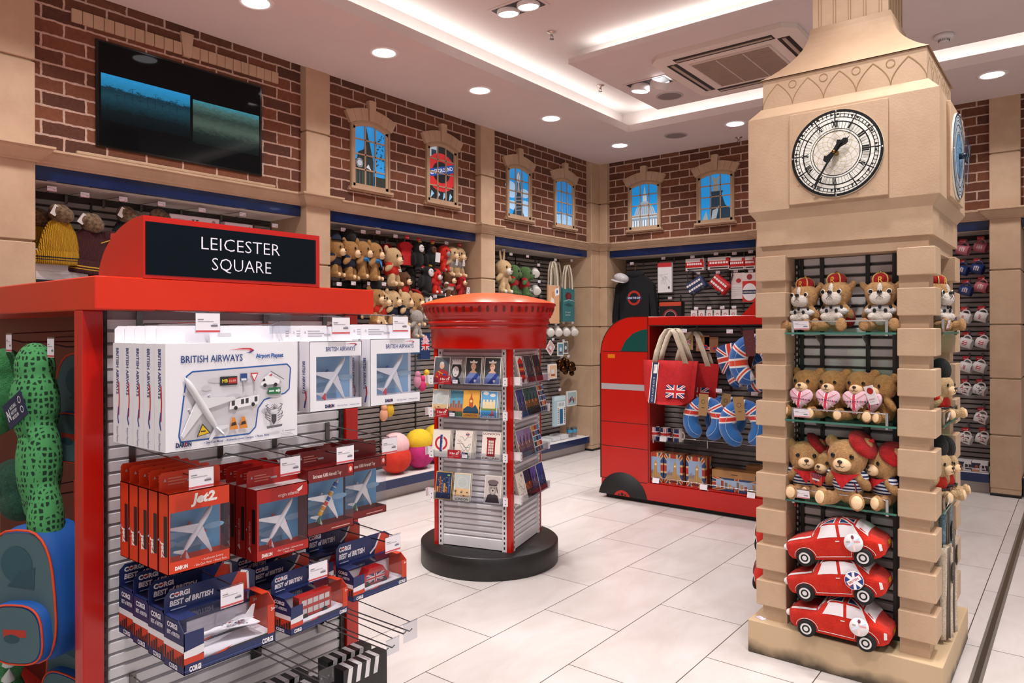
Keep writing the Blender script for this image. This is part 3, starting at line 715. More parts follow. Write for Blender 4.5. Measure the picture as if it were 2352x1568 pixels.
# slatted back panels, uprights with slots
for rz in (0, PI / 2):
    b = B(); yb = -.185
    for i in range(36):
        z = .16 + i * .0432; b.prism([(yb, z), (yb - .012, z + .003), (yb - .014, z + .03), (yb, z + .034)], -.2, .2, 'd6cfce:.5', ax='x')
    b.box(-.215, .215, yb, yb + .012, .14, 1.705, '4a4442:.7')
    b.build('slat_panel', tower, rot=(0, 0, rz))
    b = B()
    for x in (-.205, -.185, -.1, .08, .203): b.box(x - .008, x + .008, yb - .022, yb, .14, 1.705, '1c1a19:.5')
    for i in range(60):
        z = .16 + i * .0255
        for x in (-.205, .203): b.box(x - .002, x + .004, yb - .0235, yb - .021, z, z + .012, 'b8b2ac:.4')
    b.build('upright', tower, rot=(0, 0, rz))
# glass shelves with a chrome rail and a price ticket
for rz, lab in ((0, ''), (PI / 2, '')):
    for z in (1.385, 1.02, .683):
        b = B(); b.box(-.211, .211, -.352, -.2, z - .008, z, 'glass_green'); b.box(-.211, .211, -.3528, -.3522, z - .008, z, '3d7463:.15'); sh = b.build('glass_shelf', tower, rot=(0, 0, rz))
        b = B(); b.tube([(-.175, -.346, z + .046), (.175, -.346, z + .046)], .003, 'c8c4c2:.2m', 8)
        for x in (-.178, .178): b.box(x - .005, x + .005, -.351, -.341, z - .014, z + .05, 'c8c4c2:.2m')
        for x in (-.1, .08): b.prism([(-.2, z - .012), (-.30, z - .012), (-.29, z - .022), (-.2, z - .06)], x - .003, x + .003, '4a4643:.4', ax='x')
        b.build('rail', sh)
        b = B(); d = D(b, (-.172, -.354, z + .012), (1, 0, 0), (0, -.25, .968)); ticket(d, .062, .036); b.build('price_ticket', sh)
# clock housing
b = B(); sq(b, .334, .334, 1.757, 1.865, 'stone'); sq(b, .334, .3605, 1.865, 1.905, 'stone'); sq(b, .3605, .3605, 1.905, 2.303, 'stone'); sq(b, .3605, .318, 2.303, 2.352, 'stone'); b.build('clock_housing', tower)
b = B(); sq(b, .313, .313, 2.352, 2.478, 'stone')
for rz in (0, PI / 2, PI, 3 * PI / 2):
    c, s_ = math.cos(rz), math.sin(rz)
    ux = (c, s_, 0); o = V((-.313 * c + .313 * s_, -.313 * s_ - .313 * c, 2.352)); d = D(b, o, ux, (0, 0, 1), h=.0006)
    for i in range(5):
        x0 = .626 * (i - .0) / 5; w_ = .626 / 5; cx = x0 + w_ / 2
        for sg_ in (-1, 1): d.line([(cx + sg_ * (w_ * .5) * (1 - (q / 8) ** 1.8) if q < 8 else cx, .004 + .098 * q / 8) for q in range(9)], .0035, '94774f:.8')
        d.ring(x0, .088, .017, .003, '94774f:.8', 18) if i else None
b.build('frieze', tower)
b = B(); NS = 10
pr_ = [(.16 + .16 * (1 - q / NS) ** 2.0, 2.478 + .235 * q / NS) for q in range(NS + 1)]
pr_[0] = (.322, 2.478)
for (h0, z0), (h1, z1) in zip(pr_, pr_[1:]):
    b.add([(-h0, -h0, z0), (h0, -h0, z0), (h0, h0, z0), (-h0, h0, z0), (-h1, -h1, z1), (h1, -h1, z1), (h1, h1, z1), (-h1, h1, z1)], [(0, 1, 5, 4), (1, 2, 6, 5), (2, 3, 7, 6), (3, 0, 4, 7)], 'stone', True)
b.build('flared_roof', tower)
b = B(); sq(b, .15, .15, 2.69, TZ, 'stone')
for rz in range(4):
    for i in range(5):
        x = -.12 + .06 * i
        for e_ in (-.005, .005):
            q = Mx.Rotation(rz * PI / 2, 4, 'Z'); b.T = q; b.box(x + e_ - .0016, x + e_ + .0016, -.1515, -.149, 2.70, TZ, '9c7f5a:.8'); b.T = None
b.build('spire_shaft', tower)
def clock_face(parent, loc, rz, lit):
    b = B(); b.box(-.187, .187, -.014, 0.01, -.187, .187, 'stone'); pn = b.build('clock_panel', parent, loc, (0, 0, rz), bevel=.002, seg=1)
    b = B(); b.lathe([(0.0, .02), (.172, .02), (.174, .0165), (.174, .012)], 'f0eee2:.35', 64, ax='y')
    pale, ink, gold = ('f1efe6:.3', '0c0c0d:.35', '9a8a3e:.5') if lit else ('c3d6e4:.25', '1c2a36:.35', '3f6a8f:.4')
    d = D(b, (0, -.0205, 0), (1, 0, 0), (0, 0, 1), step=.0001)
    d.ell(0, 0, .172, .172, pale, 64); d.ell(0, 0, .09, .09, 'e6dfd8:.4' if lit else '6fa3cc:.3', 48)
    d.ring(0, 0, .1738, .011, ink, 64); d.ring(0, 0, .157, .0026, ink, 64); d.ring(0, 0, .1445, .003, ink, 64); d.ring(0, 0, .1285, .0045, ink, 64); d.ring(0, 0, .099, .0022, ink, 48); d.ring(0, 0, .0905, .0028, ink, 48)
    def rad(a, r0, r1, t_, m): c, s = math.sin(a), math.cos(a); d.line([(r0 * c, r0 * s), (r1 * c, r1 * s)], t_, m)
    for k in range(60):
        a = 2 * PI * k / 60; rad(a, .143, .157, .003, ink); rad(a, .099, .127, .0013, ink)
        if k % 5: rad(a, .158, .165, .001, ink)
    for k in range(12):
        a = 2 * PI * k / 12; rad(a, .125, .166, .0045, ink)
        c, s = math.sin(a), math.cos(a)
        for q in (-1, 1):
            d.line([(.150 * c + q * .008 * s, .150 * s - q * .008 * c), (.150 * c + q * .016 * s, .150 * s - q * .016 * c)], .008, ink)
        nums = ['XII', 'I', 'II', 'III', 'IV', 'V', 'VI', 'VII', 'VIII', 'IX', 'X', 'XI'][k]
        d.text(nums, .102 * c - 0 * s, .102 * s, .024, ink, width=.0075 * len(nums), align='c', rot=-a, bold=.06)
    for k in range(12):   # leaded tracery in the centre
        a = 2 * PI * k / 12; p0 = lambda r, t_: (r * math.sin(t_), r * math.cos(t_)); w_ = PI / 12
        d.line([p0(.018, a), p0(.035, a + w_), p0(.05, a), p0(.062, a + w_), p0(.075, a), p0(.09, a + w_)], .0012, gold)
        d.line([p0(.018, a), p0(.035, a - w_), p0(.05, a), p0(.062, a - w_), p0(.075, a), p0(.09, a - w_)], .0012, gold)
        d.line([p0(.075, a), p0(.09, a)], .0012, gold)
    dl = b.build('dial', pn)
    for a in range(4):
        q = B(); q.ell((.169 * math.cos(a * PI / 2), -.023, .169 * math.sin(a * PI / 2)), .004, 'd8d6d4:.2m', n=8, k=6); q.build('stud', dl)
    b = B(); b.lathe([(0, .02), (.012, .02), (.012, .045), (.006, .047), (.006, .062), (0, .062)], '8a6a35:.3m' if lit else '3d4248:.3m', 20, ax='y'); b.build('spindle', pn)
    def hand(a, pts, y):
        q = B(); c, s = math.sin(a), math.cos(a); out = [(x * s + r * c, r * s - x * c) for x, r in pts]; q.prism(out, y - .002, y, ink); q.build('hand', pn)
    w2 = [(.006, -.03), (.012, -.045), (0, -.05), (-.012, -.045), (-.006, -.03), (-.007, .02), (-.004, .05), (-.0035, .14), (0, .155), (.0035, .14), (.004, .05), (.007, .02)]
    hand(math.radians(210), w2, -.055)
    w1 = [(.01, -.03), (.018, -.035), (.006, -.05), (-.006, -.05), (-.018, -.035), (-.01, -.03), (-.006, .03), (-.013, .05), (-.012, .06), (-.002, .068), (0, .082), (.002, .068), (.012, .06), (.013, .05), (.006, .03)]
    hand(math.radians(47), w1, -.05)
clock_face(tower, (.003, -.3605, .704 + 1.40), 0, True)
clock_face(tower, (.3605, 0, 2.104), PI / 2, False)
# fallen price ticket on the plinth corner
b = B(); b.box(-.02, .02, -.014, .014, 0, .0012, 'e8e2ee:.5'); d = D(b, (-.02, -.014, .0012), (1, 0, 0), (0, 1, 0)); d.rect(.004, .01, .02, .003, 'a39fd0:.6'); d.rect(0, 0, .04, .003, 'cf8f98:.6')
tag(b.build('price_ticket', None, (-1.105, 3.125, .1405), (0, 0, -.5)), 'loose white price ticket lying on the corner of the clock tower plinth', 'price ticket')

# ---------------------------------------------------------------- bulldogs in crowns, top shelf
def crown(parent, h, tilt=(0, 0, 0), off=(0, 0, 0)):
    b = B(); n = 24; prof = [(.0, 1.03), (.08, 1.02), (.14, .98), (.165, .92), (.16, .86), (.13, .82)]
    b.lathe([(r_ * h, z * h) for r_, z in prof], 'velvet_red', n); b.ell((0, 0, 1.04 * h), .03 * h, 'c6a04e:.35m')
    for k in range(4):
        a = k * PI / 2 + PI / 4; b.tube([(r_ * 1.03 * h * math.cos(a), r_ * 1.03 * h * math.sin(a), (z + .004) * h) for r_, z in prof[::-1]], .012 * h, 'd2af62:.4', 6)
    d = D(b, (-.05 * h, -.168 * h, .86 * h), (1, 0, 0), (0, .1, 1), h=.001); d.text('R', .02 * h, 0, .1 * h, 'd2a53c:.5', width=.07 * h); d.ring(.05 * h, .075 * h, .032 * h, .008 * h, 'd2a53c:.5', 14)
    c = b.build('crown', parent, off, tilt); return c
def bulldog(label, loc, rot, h, look=0):
    t = plush('bulldog_plush', label, 'soft toy', loc, rot, h, 'fur_tan', 'fur_cream', 'sit', 'dog', group='bulldog soft toys in crowns', face=False, pads=False)
    S = lambda *p: tuple(q * h for q in p)
    key = ('dogface', h)
    link_mesh('muzzle', fused(key, [(S(-.06, -.19, .59), S(.12, .09, .12)), (S(.06, -.19, .59), S(.12, .09, .12)), (S(0, -.20, .70), S(.055, .055, .16)), (S(0, -.17, .53), S(.15, .09, .07))], 'fur_cream', h * .02), t)
    b = B(); b.ell(S(0, -.272, .69), S(.045, .028, .032), '15100f:.25', n=12, k=8); b.build('nose', t)
    b = B(); b.tube([S(0, -.29, .665), S(0, -.298, .62)], h * .005, '2c2220:.7', 5); b.tube([S(-.055, -.285, .575), S(-.02, -.295, .608), S(0, -.298, .62), S(.02, -.295, .608), S(.055, -.285, .575)], h * .005, '2c2220:.7', 5); b.build('mouth', t)
    for sx in (-1, 1):
        b = B(); b.ell(S(sx * .145, -.215, .70), S(.045, .016, .045), 'efe9e4:.3', n=12, k=8); ey = b.build('eye', t)
        b = B(); b.ell(S(sx * .145, -.228, .70), S(.034, .012, .036), '160f0c:.1', n=12, k=8); b.build('pupil', ey)
    key = ('ermine', h); link_mesh('fur_collar', fused(key, [(S(0, .0, .40), S(.26, .22, .085)), (S(-.15, -.1, .36), S(.12, .1, .07)), (S(.15, -.1, .36), S(.12, .1, .07))], 'fur_white', h * .024), t)
    b = B()
    for k in range(9):
        a = -PI * (k + .5) / 9; b.ell(S(.255 * math.cos(a), .222 * math.sin(a), .40 + .03 * (-1) ** k), S(.028, .02, .035), '141215:.8', n=8, k=6)
    b.build('ermine_spot', t)
    key = ('robe', h); link_mesh('robe', fused(key, [(S(.2, .06, .24), S(.1, .12, .17)), (S(-.2, .06, .24), S(.1, .12, .17)), (S(0, .12, .24), S(.2, .08, .2))], 'velvet_red', h * .024), t)
    key = ('belly', h); link_mesh('belly', fused(key, [(S(0, -.1, .26), S(.17, .12, .16)), (S(.13, -.2, .26), S(.075, .07, .075)), (S(-.13, -.2, .26), S(.075, .07, .075))], 'fur_cream', h * .024), t)
    crown(t, h)
    return t
bulldog('crowned bulldog soft toy at the left end of the top glass shelf', (-.935, 3.195, 1.3885), -.28, .222)
bulldog('crowned bulldog soft toy in the middle of the top glass shelf, leaning on another', (-.808, 3.195, 1.3885), -.2, .235)
bulldog('crowned bulldog soft toy sitting alone at the right end of the top glass shelf', (-.640, 3.195, 1.3885), .1, .228)
bulldog('crowned bulldog soft toy on the top shelf of the right-hand tower side', (-.490, 3.50, 1.3885), PI / 2 - .4, .23)

# ---------------------------------------------------------------- bears with union jack hearts, second shelf
def heart(parent, h, loc, rot):
    b = B(); n = 30; out = []
    for i in range(n):
        a = 2 * PI * i / n; x = 16 * math.sin(a) ** 3; z = 13 * math.cos(a) - 5 * math.cos(2 * a) - 2 * math.cos(3 * a) - math.cos(4 * a); out.append((x * h / 34, (z + 2) * h / 34))
    K = [(1.0, 0.0), (.97, .045), (.88, .085), (.7, .11), (.4, .125), (0.001, .13)]
    for sy in (-1, 1):
        vs = []
        for k, dd in K: vs += [(x * k, sy * dd * h, z * k) for x, z in out]
        fs = [(i * n + j, i * n + (j + 1) % n, (i + 1) * n + (j + 1) % n, (i + 1) * n + j) for i in range(len(K) - 1) for j in range(n)]
        b.add(vs, fs, 'e0b9c6:.9', True)
    def on(pts, t_, m, lift):   # stripes that follow the padded front
        for (x0, z0), (x1, z1) in zip(pts, pts[1:]):
            L_ = math.hypot(x1 - x0, z1 - z0); nx, nz = -(z1 - z0) / L_ * t_ / 2, (x1 - x0) / L_ * t_ / 2; N_ = 10; vs = []
            for i in range(N_ + 1):
                for sg in (-1, 1):
                    x = x0 + (x1 - x0) * i / N_ + nx * sg; z = z0 + (z1 - z0) * i / N_ + nz * sg
                    a = math.atan2(x, z); best = min(out, key=lambda o: abs(math.atan2(o[0], o[1]) - a)); R_ = math.hypot(*best); q = min(1, math.hypot(x, z) / R_)
                    k = 0
                    for (k0, d0), (k1, d1) in zip(K, K[1:]):
                        if k1 <= q <= k0: k = d0 + (d1 - d0) * (k0 - q) / (k0 - k1)
                    vs.append((x, -k * h - lift, z))
            b.add(vs, [(2 * i, 2 * i + 1, 2 * i + 3, 2 * i + 2) for i in range(N_)], m)
    H = h * .5
    for t_, m, l in ((.17 * h, 'f1e9ea:.9', .0015), (.10 * h, 'cf2f4a:.9', .002)):
        on([(0, .26 * h), (0, -.42 * h)], t_, m, l)
    for sx in (-1, 1):
        on([(sx * .06 * h, .07 * h), (sx * .38 * h, .30 * h)], .05 * h, 'f1e9ea:.9', .0015); on([(sx * .06 * h, .07 * h), (sx * .38 * h, .30 * h)], .022 * h, 'cf2f4a:.9', .002)
        on([(sx * .06 * h, -.06 * h), (sx * .28 * h, -.2 * h)], .05 * h, 'f1e9ea:.9', .0015); on([(sx * .06 * h, -.06 * h), (sx * .28 * h, -.2 * h)], .022 * h, 'cf2f4a:.9', .002)
    for i in range(14): on([((-.42 + .06 * i) * h, .0), ((-.385 + .06 * i) * h, .0)], .06 * h, ['b02a48:.9', '3a3350:.9'][i % 2], .0026)
    return b.build('heart_cushion', parent, loc, rot)
def heart_bear(label, loc, rot, h):
    t = plush('teddy_bear', label, 'soft toy', loc, rot, h, 'fur_honey', 'sole', group='bears holding union jack hearts')
    heart(t, h * .5, (0, -.255 * h, .36 * h), (-.15, random.uniform(-.12, .12), 0)); return t
hb = [(-.927, 3.196, 'at the left end'), (-.822, 3.197, 'second from left'), (-.714, 3.193, 'third from left')]
for i, (x, y, w_) in enumerate(hb): heart_bear('brown bear holding a pink heart, %s on the second glass shelf' % w_, (x, y, 1.0235), -.22 + .02 * i, .222)
t = heart_bear('brown bear with two white tags at the right end of the second glass shelf', (-.627, 3.197, 1.0235), -.75, .21)
def seal(d, w, h): d.ell(w * .55, h * .72, w * .34, w * .3, 'b01d1a:.6', 16); d.rect(w * .15, h * .25, w * .6, h * .06, 'd0a5ac:.7'); d.rect(w * .15, h * .12, w * .5, h * .04, 'c9c3c6:.7')
swing_tag(t, (-.03, -.085, .165), (.5, 0, .1), .042, .034, 'f3eef0:.6', seal); swing_tag(t, (.035, -.10, .15), (.2, -.25, .2), .045, .075, 'f3eef0:.6', seal)

# ---------------------------------------------------------------- bears in berets, third shelf
def beret(parent, h, off, rot):
    b = B(); b.lathe([(0, .075), (.1, .07), (.2, .035), (.235, -.01), (.2, -.045), (.13, -.05), (.12, -.03)], 'velvet_red', 28)
    b.v = [(x * h, y * h, z * h) for x, y, z in b.v]; b.tube([(0, 0, .07 * h), (.02 * h, 0, .11 * h), (.035 * h, 0, .15 * h)], [.02 * h, .018 * h, .024 * h], 'cloth_red', 8)
    b.build('beret', parent, off, rot)
def beret_bear(label, loc, rot, h, tags=()):
    t = plush('teddy_bear', label, 'soft toy', loc, rot, h, 'fur_tan', 'sole', shirt='stripes_navy', group='bears in red berets')
    S = lambda *p: tuple(q * h for q in p)
    beret(t, h, S(.2, .03, .86), (.25, .85, 0))
    b = B(); b.add([S(-.2, -.13, .47), S(-.1, -.215, .455), S(0, -.235, .45), S(.1, -.215, .455), S(.2, -.13, .47), S(.06, -.245, .33), S(0, -.235, .25), S(-.06, -.245, .33)], [(0, 1, 7), (1, 2, 7), (2, 6, 7), (2, 5, 6), (2, 3, 5), (3, 4, 5)], 'cloth_red'); b.build('neckerchief', t)
    return t
beret_bear('bear in a red beret turned to the right, leftmost on the third glass shelf', (-.935, 3.187, .6865), .35, .258)
beret_bear('smaller bear in a red neckerchief half hidden between two larger bears', (-.848, 3.20, .6865), -.3, .222)
t1 = beret_bear('largest bear in striped jersey and red beret, centre of the third shelf', (-.752, 3.14, .6865), -.12, .29)
t = beret_bear('bear in a red beret pressed against the right pier on the third glass shelf', (-.628, 3.19, .6865), -.7, .255)
def redtag(d, w, h): d.rect(0, 0, w, h, 'cf2a1a:.5'); d.rect(0, 0, w, h * .18, '141d3c:.5'); d.rect(w * .1, h * .3, w * .8, h * .3, 'efe8e4:.5'); [d.rect(w * (.14 + .07 * i), h * .34, w * .03, h * .2, '8a8486:.5') for i in range(10)]
swing_tag(t, (-.02, -.13, .10), (.3, .25, -.2), .05, .045, '141d3c:.5', redtag)
def unitag(d, w, h): d.rect(0, 0, w, h, 'd0341f:.5'); [d.poly([(w * .5, h * .1), (w * .15 * i, h), (w * (.15 * i + .08), h)], '17224a:.5') for i in range(7)]; d.rect(w * .2, h * .4, w * .6, h * .16, 'ece6e2:.5')
swing_tag(t1, (-.11, -.05, .115), (.3, .15, 0), .05, .05, '17224a:.5', unitag)

# ---------------------------------------------------------------- plush cars stacked at the foot
def plush_car(label, loc, rot, tagside):
    t = thing('plush_car', label, 'soft toy', loc, 0, 'stacked red plush cars', rot)
    Ln = .40
    #      x,     z0,   zs (waist), zt (top), hw
    ST = [(-0.2, 0.0631, 0.0806, 0.0849, 0.045), (-0.193, 0.0414, 0.0849, 0.0953, 0.07), (-0.175, 0.0284, 0.0892, 0.1066, 0.083), (-0.14, 0.024, 0.0936, 0.1154, 0.09), (-0.1, 0.024, 0.098, 0.1223, 0.092), (-0.075, 0.024, 0.1023, 0.1284, 0.093), (-0.055, 0.024, 0.1066, 0.1588, 0.093), (-0.03, 0.024, 0.1093, 0.1745, 0.093), (0.0, 0.024, 0.111, 0.1806, 0.093), (0.06, 0.024, 0.111, 0.1797, 0.093), (0.1, 0.024, 0.1093, 0.1693, 0.092), (0.128, 0.024, 0.1058, 0.1501, 0.09), (0.15, 0.0257, 0.1006, 0.1258, 0.088), (0.175, 0.031, 0.0936, 0.1093, 0.082), (0.192, 0.0414, 0.0849, 0.098, 0.07), (0.2, 0.0588, 0.0762, 0.0849, 0.045)]
    def sec(x):
        for a, c in zip(ST, ST[1:]):
            if a[0] <= x <= c[0]:
                k = (x - a[0]) / (c[0] - a[0]); return [p + (q - p) * k for p, q in zip(a, c)]
        return ST[0] if x < 0 else ST[-1]
    RING = [(-.80, -1.0), (-.97, -.75), (-1.0, -.35), (-1.0, 0.0)]
    def pt(x, v, lift=0.0):
        """v: 0 sill .. .3 waist .. .62 roof edge .. 1 roof centre (near side); beyond 1 mirrors"""
        _, z0, zs, zt, hw = sec(x); sg = -1
        if v > 1: v = 2 - v; sg = 1
        if v < .3: q = v / .3; y = hw * (.86 + .14 * math.sin(q * PI / 2)); z = z0 + (zs - z0) * q; n = (0, 1, 0)
        elif v < .62: q = (v - .3) / .32; y = hw * (1 - .22 * q); z = zs + (zt - zs) * .82 * q
        else: q = (v - .62) / .38; y = hw * .78 * (1 - q); z = zs + (zt - zs) * (.82 + .18 * math.sin(q * PI / 2))
        ny, nz = (1, .15) if v < .3 else (.9, .45) if v < .62 else (.35, .95)
        return (x, sg * (y + lift * ny), z + lift * nz)
    xs = [-.2 + .4 * i / 48 for i in range(49)]; vsq = [i / 20 for i in range(41)]
    b = B(); vs = [pt(x, v) for x in xs for v in vsq]; n = len(vsq)
    b.add(vs, [(i * n + j, (i + 1) * n + j, (i + 1) * n + j + 1, i * n + j + 1) for i in range(48) for j in range(n - 1)], 'plush_red', True)
    for i in (0, 48): b.add([vs[i * n + j] for j in range(n)], [tuple(range(n))], 'plush_red')
    b.add([pt(x, 0) for x in xs] + [pt(x, 2) for x in xs], [(i, 49 + i, 50 + i, i + 1) for i in range(48)], '3a0a08:.9')
    b.build('body', t)
    def patch(bb, c, m, lift=.0016, N_=8):
        (xa, va), (xb, vb), (xc, vc), (xd, vd) = c; P = []
        for i in range(N_ + 1):
            for j in range(N_ + 1):
                s, q = i / N_, j / N_; x = (xa * (1 - s) + xb * s) * (1 - q) + (xd * (1 - s) + xc * s) * q; v = (va * (1 - s) + vb * s) * (1 - q) + (vd * (1 - s) + vc * s) * q; P.append(pt(x, v, lift))
        bb.add(P, [(i * (N_ + 1) + j, (i + 1) * (N_ + 1) + j, (i + 1) * (N_ + 1) + j + 1, i * (N_ + 1) + j + 1) for i in range(N_) for j in range(N_)], m, True)
    mir = lambda c: [(x, 2 - v) for x, v in c]
    W = 'dcd3d6:.8'
    for c in ([(-.052, .335), (.03, .335), (.026, .60), (-.03, .60)], [(.042, .335), (.122, .335), (.098, .60), (.038, .60)]):
        for cc in (c, mir(c)): b = B(); patch(b, cc, W); b.build('side_window', t)
    b = B(); patch(b, [(-.073, .5), (-.045, .64), (-.045, 1.36), (-.073, 1.5)], W); b.build('windscreen', t)
    b = B(); patch(b, [(.104, .62), (.146, .5), (.146, 1.5), (.104, 1.38)], W); b.build('rear_window', t)
    b = B(); bl = '16335a:.9'
    for f in (lambda c: c, mir):
        for x0, x1 in ((-.036, .022), (.040, .098)):
            patch(b, f([(x0, .64), (x1, .64), (x1, .94), (x0, .94)]), 'ddd8da:.9', .0016); patch(b, f([(x0 + .004, .66), (x1 - .004, .66), (x1 - .004, .90), (x0 + .004, .90)]), bl, .0022)
        for (xa, va), (xb, vb) in (((.022, .93), (-.036, .65)), ((.040, .93), (.098, .65))):
            for k, m_, l in ((.075, 'ddd8da:.9', .0028), (.034, 'c41d18:.9', .0034)): patch(b, f([(xa, va - k), (xa, va + k), (xb, vb + k), (xb, vb - k)]), m_, l)
    b.build('roof_flag', t)
    b = B(); patch(b, [(-.185, .55), (-.078, .52), (-.078, .60), (-.185, .66)], 'e2dadb:.8'); patch(b, mir([(-.185, .55), (-.078, .52), (-.078, .60), (-.185, .66)]), 'e2dadb:.8'); b.build('bonnet_stripe', t)
    for x in (-.115, .115):
        for sy in (-1, 1):
            b = B(); b.lathe([(0, .012), (.03, .012), (.036, .007), (.037, 0), (.037, -.012)], '121112:.85', 24, ax='y')
            d = D(b, (0, -.0125, 0), (1, 0, 0), (0, 0, 1)); d.ell(0, 0, .023, .023, 'd8d4d4:.8', 22); d.ell(0, 0, .016, .016, '141314:.8', 22); d.ell(0, 0, .0095, .0095, 'd8d4d4:.8', 18)
            b.build('wheel', t, (x, sy * .088, .036), (0, 0, 0 if sy < 0 else PI))
    b = B()
    for x in (-.115, .115): b.tube([pt(x + .045 * math.cos(a), max(.02, min(.3, (.036 + .043 * math.sin(a) - .024) / .076 * .3)), .002) for a in [PI * k / 12 for k in range(13)]], .0012, 'e3d5d2:.8', 5)
    b.tube([pt(-.07 + .14 * k / 8, .045, .002) for k in range(9)], .0012, 'e3d5d2:.8', 5); b.build('piping', t)
    b = B(); b.ell((-.2, -.045, .07), (.013, .014, .014), 'e6e0df:.8'); b.ell((-.2, .045, .07), (.013, .014, .014), 'e6e0df:.8'); b.build('headlamp', t)
    b = B(); patch(b, [(.178, .12), (.188, .12), (.188, .28), (.178, .28)], 'e6e0df:.8'); b.build('tail_lamp', t)
    b = B(); d = D(b, (.2, -.02, .07), (0, 1, 0), (0, 0, 1), h=.002); d.rect(0, 0, .04, .018, 'd9a714:.7'); b.build('number_plate', t)
    b = B(); patch(b, [(.02, .26), (.036, .26), (.036, .275), (.02, .275)], 'e3d5d2:.8'); b.build('door_handle', t)
    b = B(); b.lathe([(0, .001), (.036, .001), (.036, -.001)], 'ece6e6:.6', 28, ax='y'); d = D(b, (0, -.001, 0), (1, 0, 0), (0, 0, 1))
    if tagside: 
        d.ell(0, 0, .034, .034, '1d3a78:.6', 28); d.rect(-.005, -.033, .01, .066, 'e9e4e4:.6'); d.line([(-.025, -.022), (.025, .022)], .012, 'c9282a:.6'); d.line([(-.025, .022), (.025, -.022)], .012, 'e9e4e4:.6'); d.line([(-.025, -.012), (.025, .014)], .018, 'f0ebea:.6'); d.text('BRITISH', 0, -.004, .009, 'b3242a:.6', align='c', rot=.48, bold=.03)
    else:
        d.rect(-.004, -.03, .008, .06, 'efc9cb:.6'); d.line([(-.026, -.014), (.026, .016)], .008, 'cfdcec:.6'); d.ell(0, .022, .006, .008, '7f3a4a:.6', 10); d.rect(-.026, .002, .014, .006, 'a9a5aa:.6'); d.rect(.002, 0, .024, .007, 'df9a9c:.6')
    b.build('round_tag', t, (.093, -.107, .098), (-.1, 0, .1)); t.scale = (.97,) * 3; return t
plush_car('red plush car at the bottom of the stack on the clock tower plinth', (-.779, 3.135, .143), (0, 0, 0), False)
plush_car('red plush car in the middle of the stack, with a round union jack tag', (-.779, 3.135, .306), (0, -.17, 0), True)
plush_car('red plush car with a flag roof on top of the stack of three', (-.779, 3.135, .452), (0, -.19, 0), False)

# ---------------------------------------------------------------- side of the tower facing the door: guards, dog coats
def guard(label, loc, rot, h, hat=True):
    t = plush('guardsman_bear', label, 'soft toy', loc, rot, h, 'fur_sand', 'sole', 'sit', shirt='plush_red', group='guardsman bears')
    S = lambda *p: tuple(q * h for q in p)
    b = B(); b.ell(S(0, 0, 1.0), S(.22, .2, .26), 'fur_black'); b.build('bearskin_hat', t)
    b = B(); b.tube([S(.235 * math.cos(a), .205 * math.sin(a), .22) for a in [2 * PI * k / 20 for k in range(21)]], .022 * h, '111113:.4', 8); b.build('belt', t)
    return t
guard('guardsman bear with a crimson label on the second shelf of the tower side', (-.475, 3.50, 1.0235), PI / 2 - .35, .2)
g2 = guard('guardsman bear with a tall black hat on the third shelf of the tower side', (-.485, 3.46, .6865), PI / 2 - .35, .22)
guard('guardsman bear slumped at the outer edge of the third shelf of the tower side', (-.47, 3.585, .6865), PI / 2 - .2, .2)
mottled('tweed', 'b9a58e', 'd8cab8', .95, 160, .1, 300); mottled('tweed_blue', '4d6470', '7d929a', .95, 160, .1, 300)
def dog_coat(label, loc, m, h, w):
    t = thing('folded_scarf', label, 'scarf', loc, PI / 2, 'checked scarves hanging on the tower side')
    b = B(); n = 10; rows = 14; vs = []
    for i in range(rows + 1):
        z = -h * i / rows
        for j in range(n + 1):
            u = j / n * 2 - 1; k = .72 + .5 * i / rows; vs.append((u * w / 2 * k, -.02 - .03 * (1 - u * u) - .012 * math.sin(u * 7 + i * .1), z))
    b.add(vs, [(i * (n + 1) + j, (i + 1) * (n + 1) + j, (i + 1) * (n + 1) + j + 1, i * (n + 1) + j + 1) for i in range(rows) for j in range(n)], m, True)
    d = None
    for i in range(4):
        u = -.6 + .36 * i; b.tube([((u * w / 2) * (.72 + .5 * q / 6), -.053 + .012 * abs(u), -h * q / 6) for q in range(7)], .002, '6f6258:.9', 5)
    so = b.build('cloth', t); s_ = so.modifiers.new('thick', 'SOLIDIFY'); s_.thickness = .006
    b = B(); b.box(-.016, .016, -.0605, -.0585, -.14, -.06, '17130f:.6'); d = D(b, (-.016, -.0605, -.14), (1, 0, 0), (0, 0, 1)); d.ring(.016, .04, .011, .003, 'c9b48f:.5', 16); d.ring(.016, .06, .006, .002, 'c9b48f:.5', 12); d.rect(.003, .004, .026, .003, 'c9b48f:.5'); b.build('label', t)
dog_coat('beige checked scarf hanging nearest on the tower side, with a black label', (-.475, 3.36, .52), 'tweed', .36, .10)
dog_coat('beige checked scarf hanging behind another, its black label higher up', (-.475, 3.49, .56), 'tweed', .42, .11)
dog_coat('blue-grey checked scarf folded above the beige ones on the tower side', (-.485, 3.43, .67), 'tweed_blue', .15, .09)
# red plush car on the far face, poking past the left pier
pc = plush_car('red plush car poking out past the left edge of the clock tower, low down', (-1.11, 3.47, .36), (0, 0, -PI / 2), False)
pc2 = dup(pc, (-1.12, 3.47, .18), -PI / 2, 'lower red plush car poking out past the left edge of the clock tower')
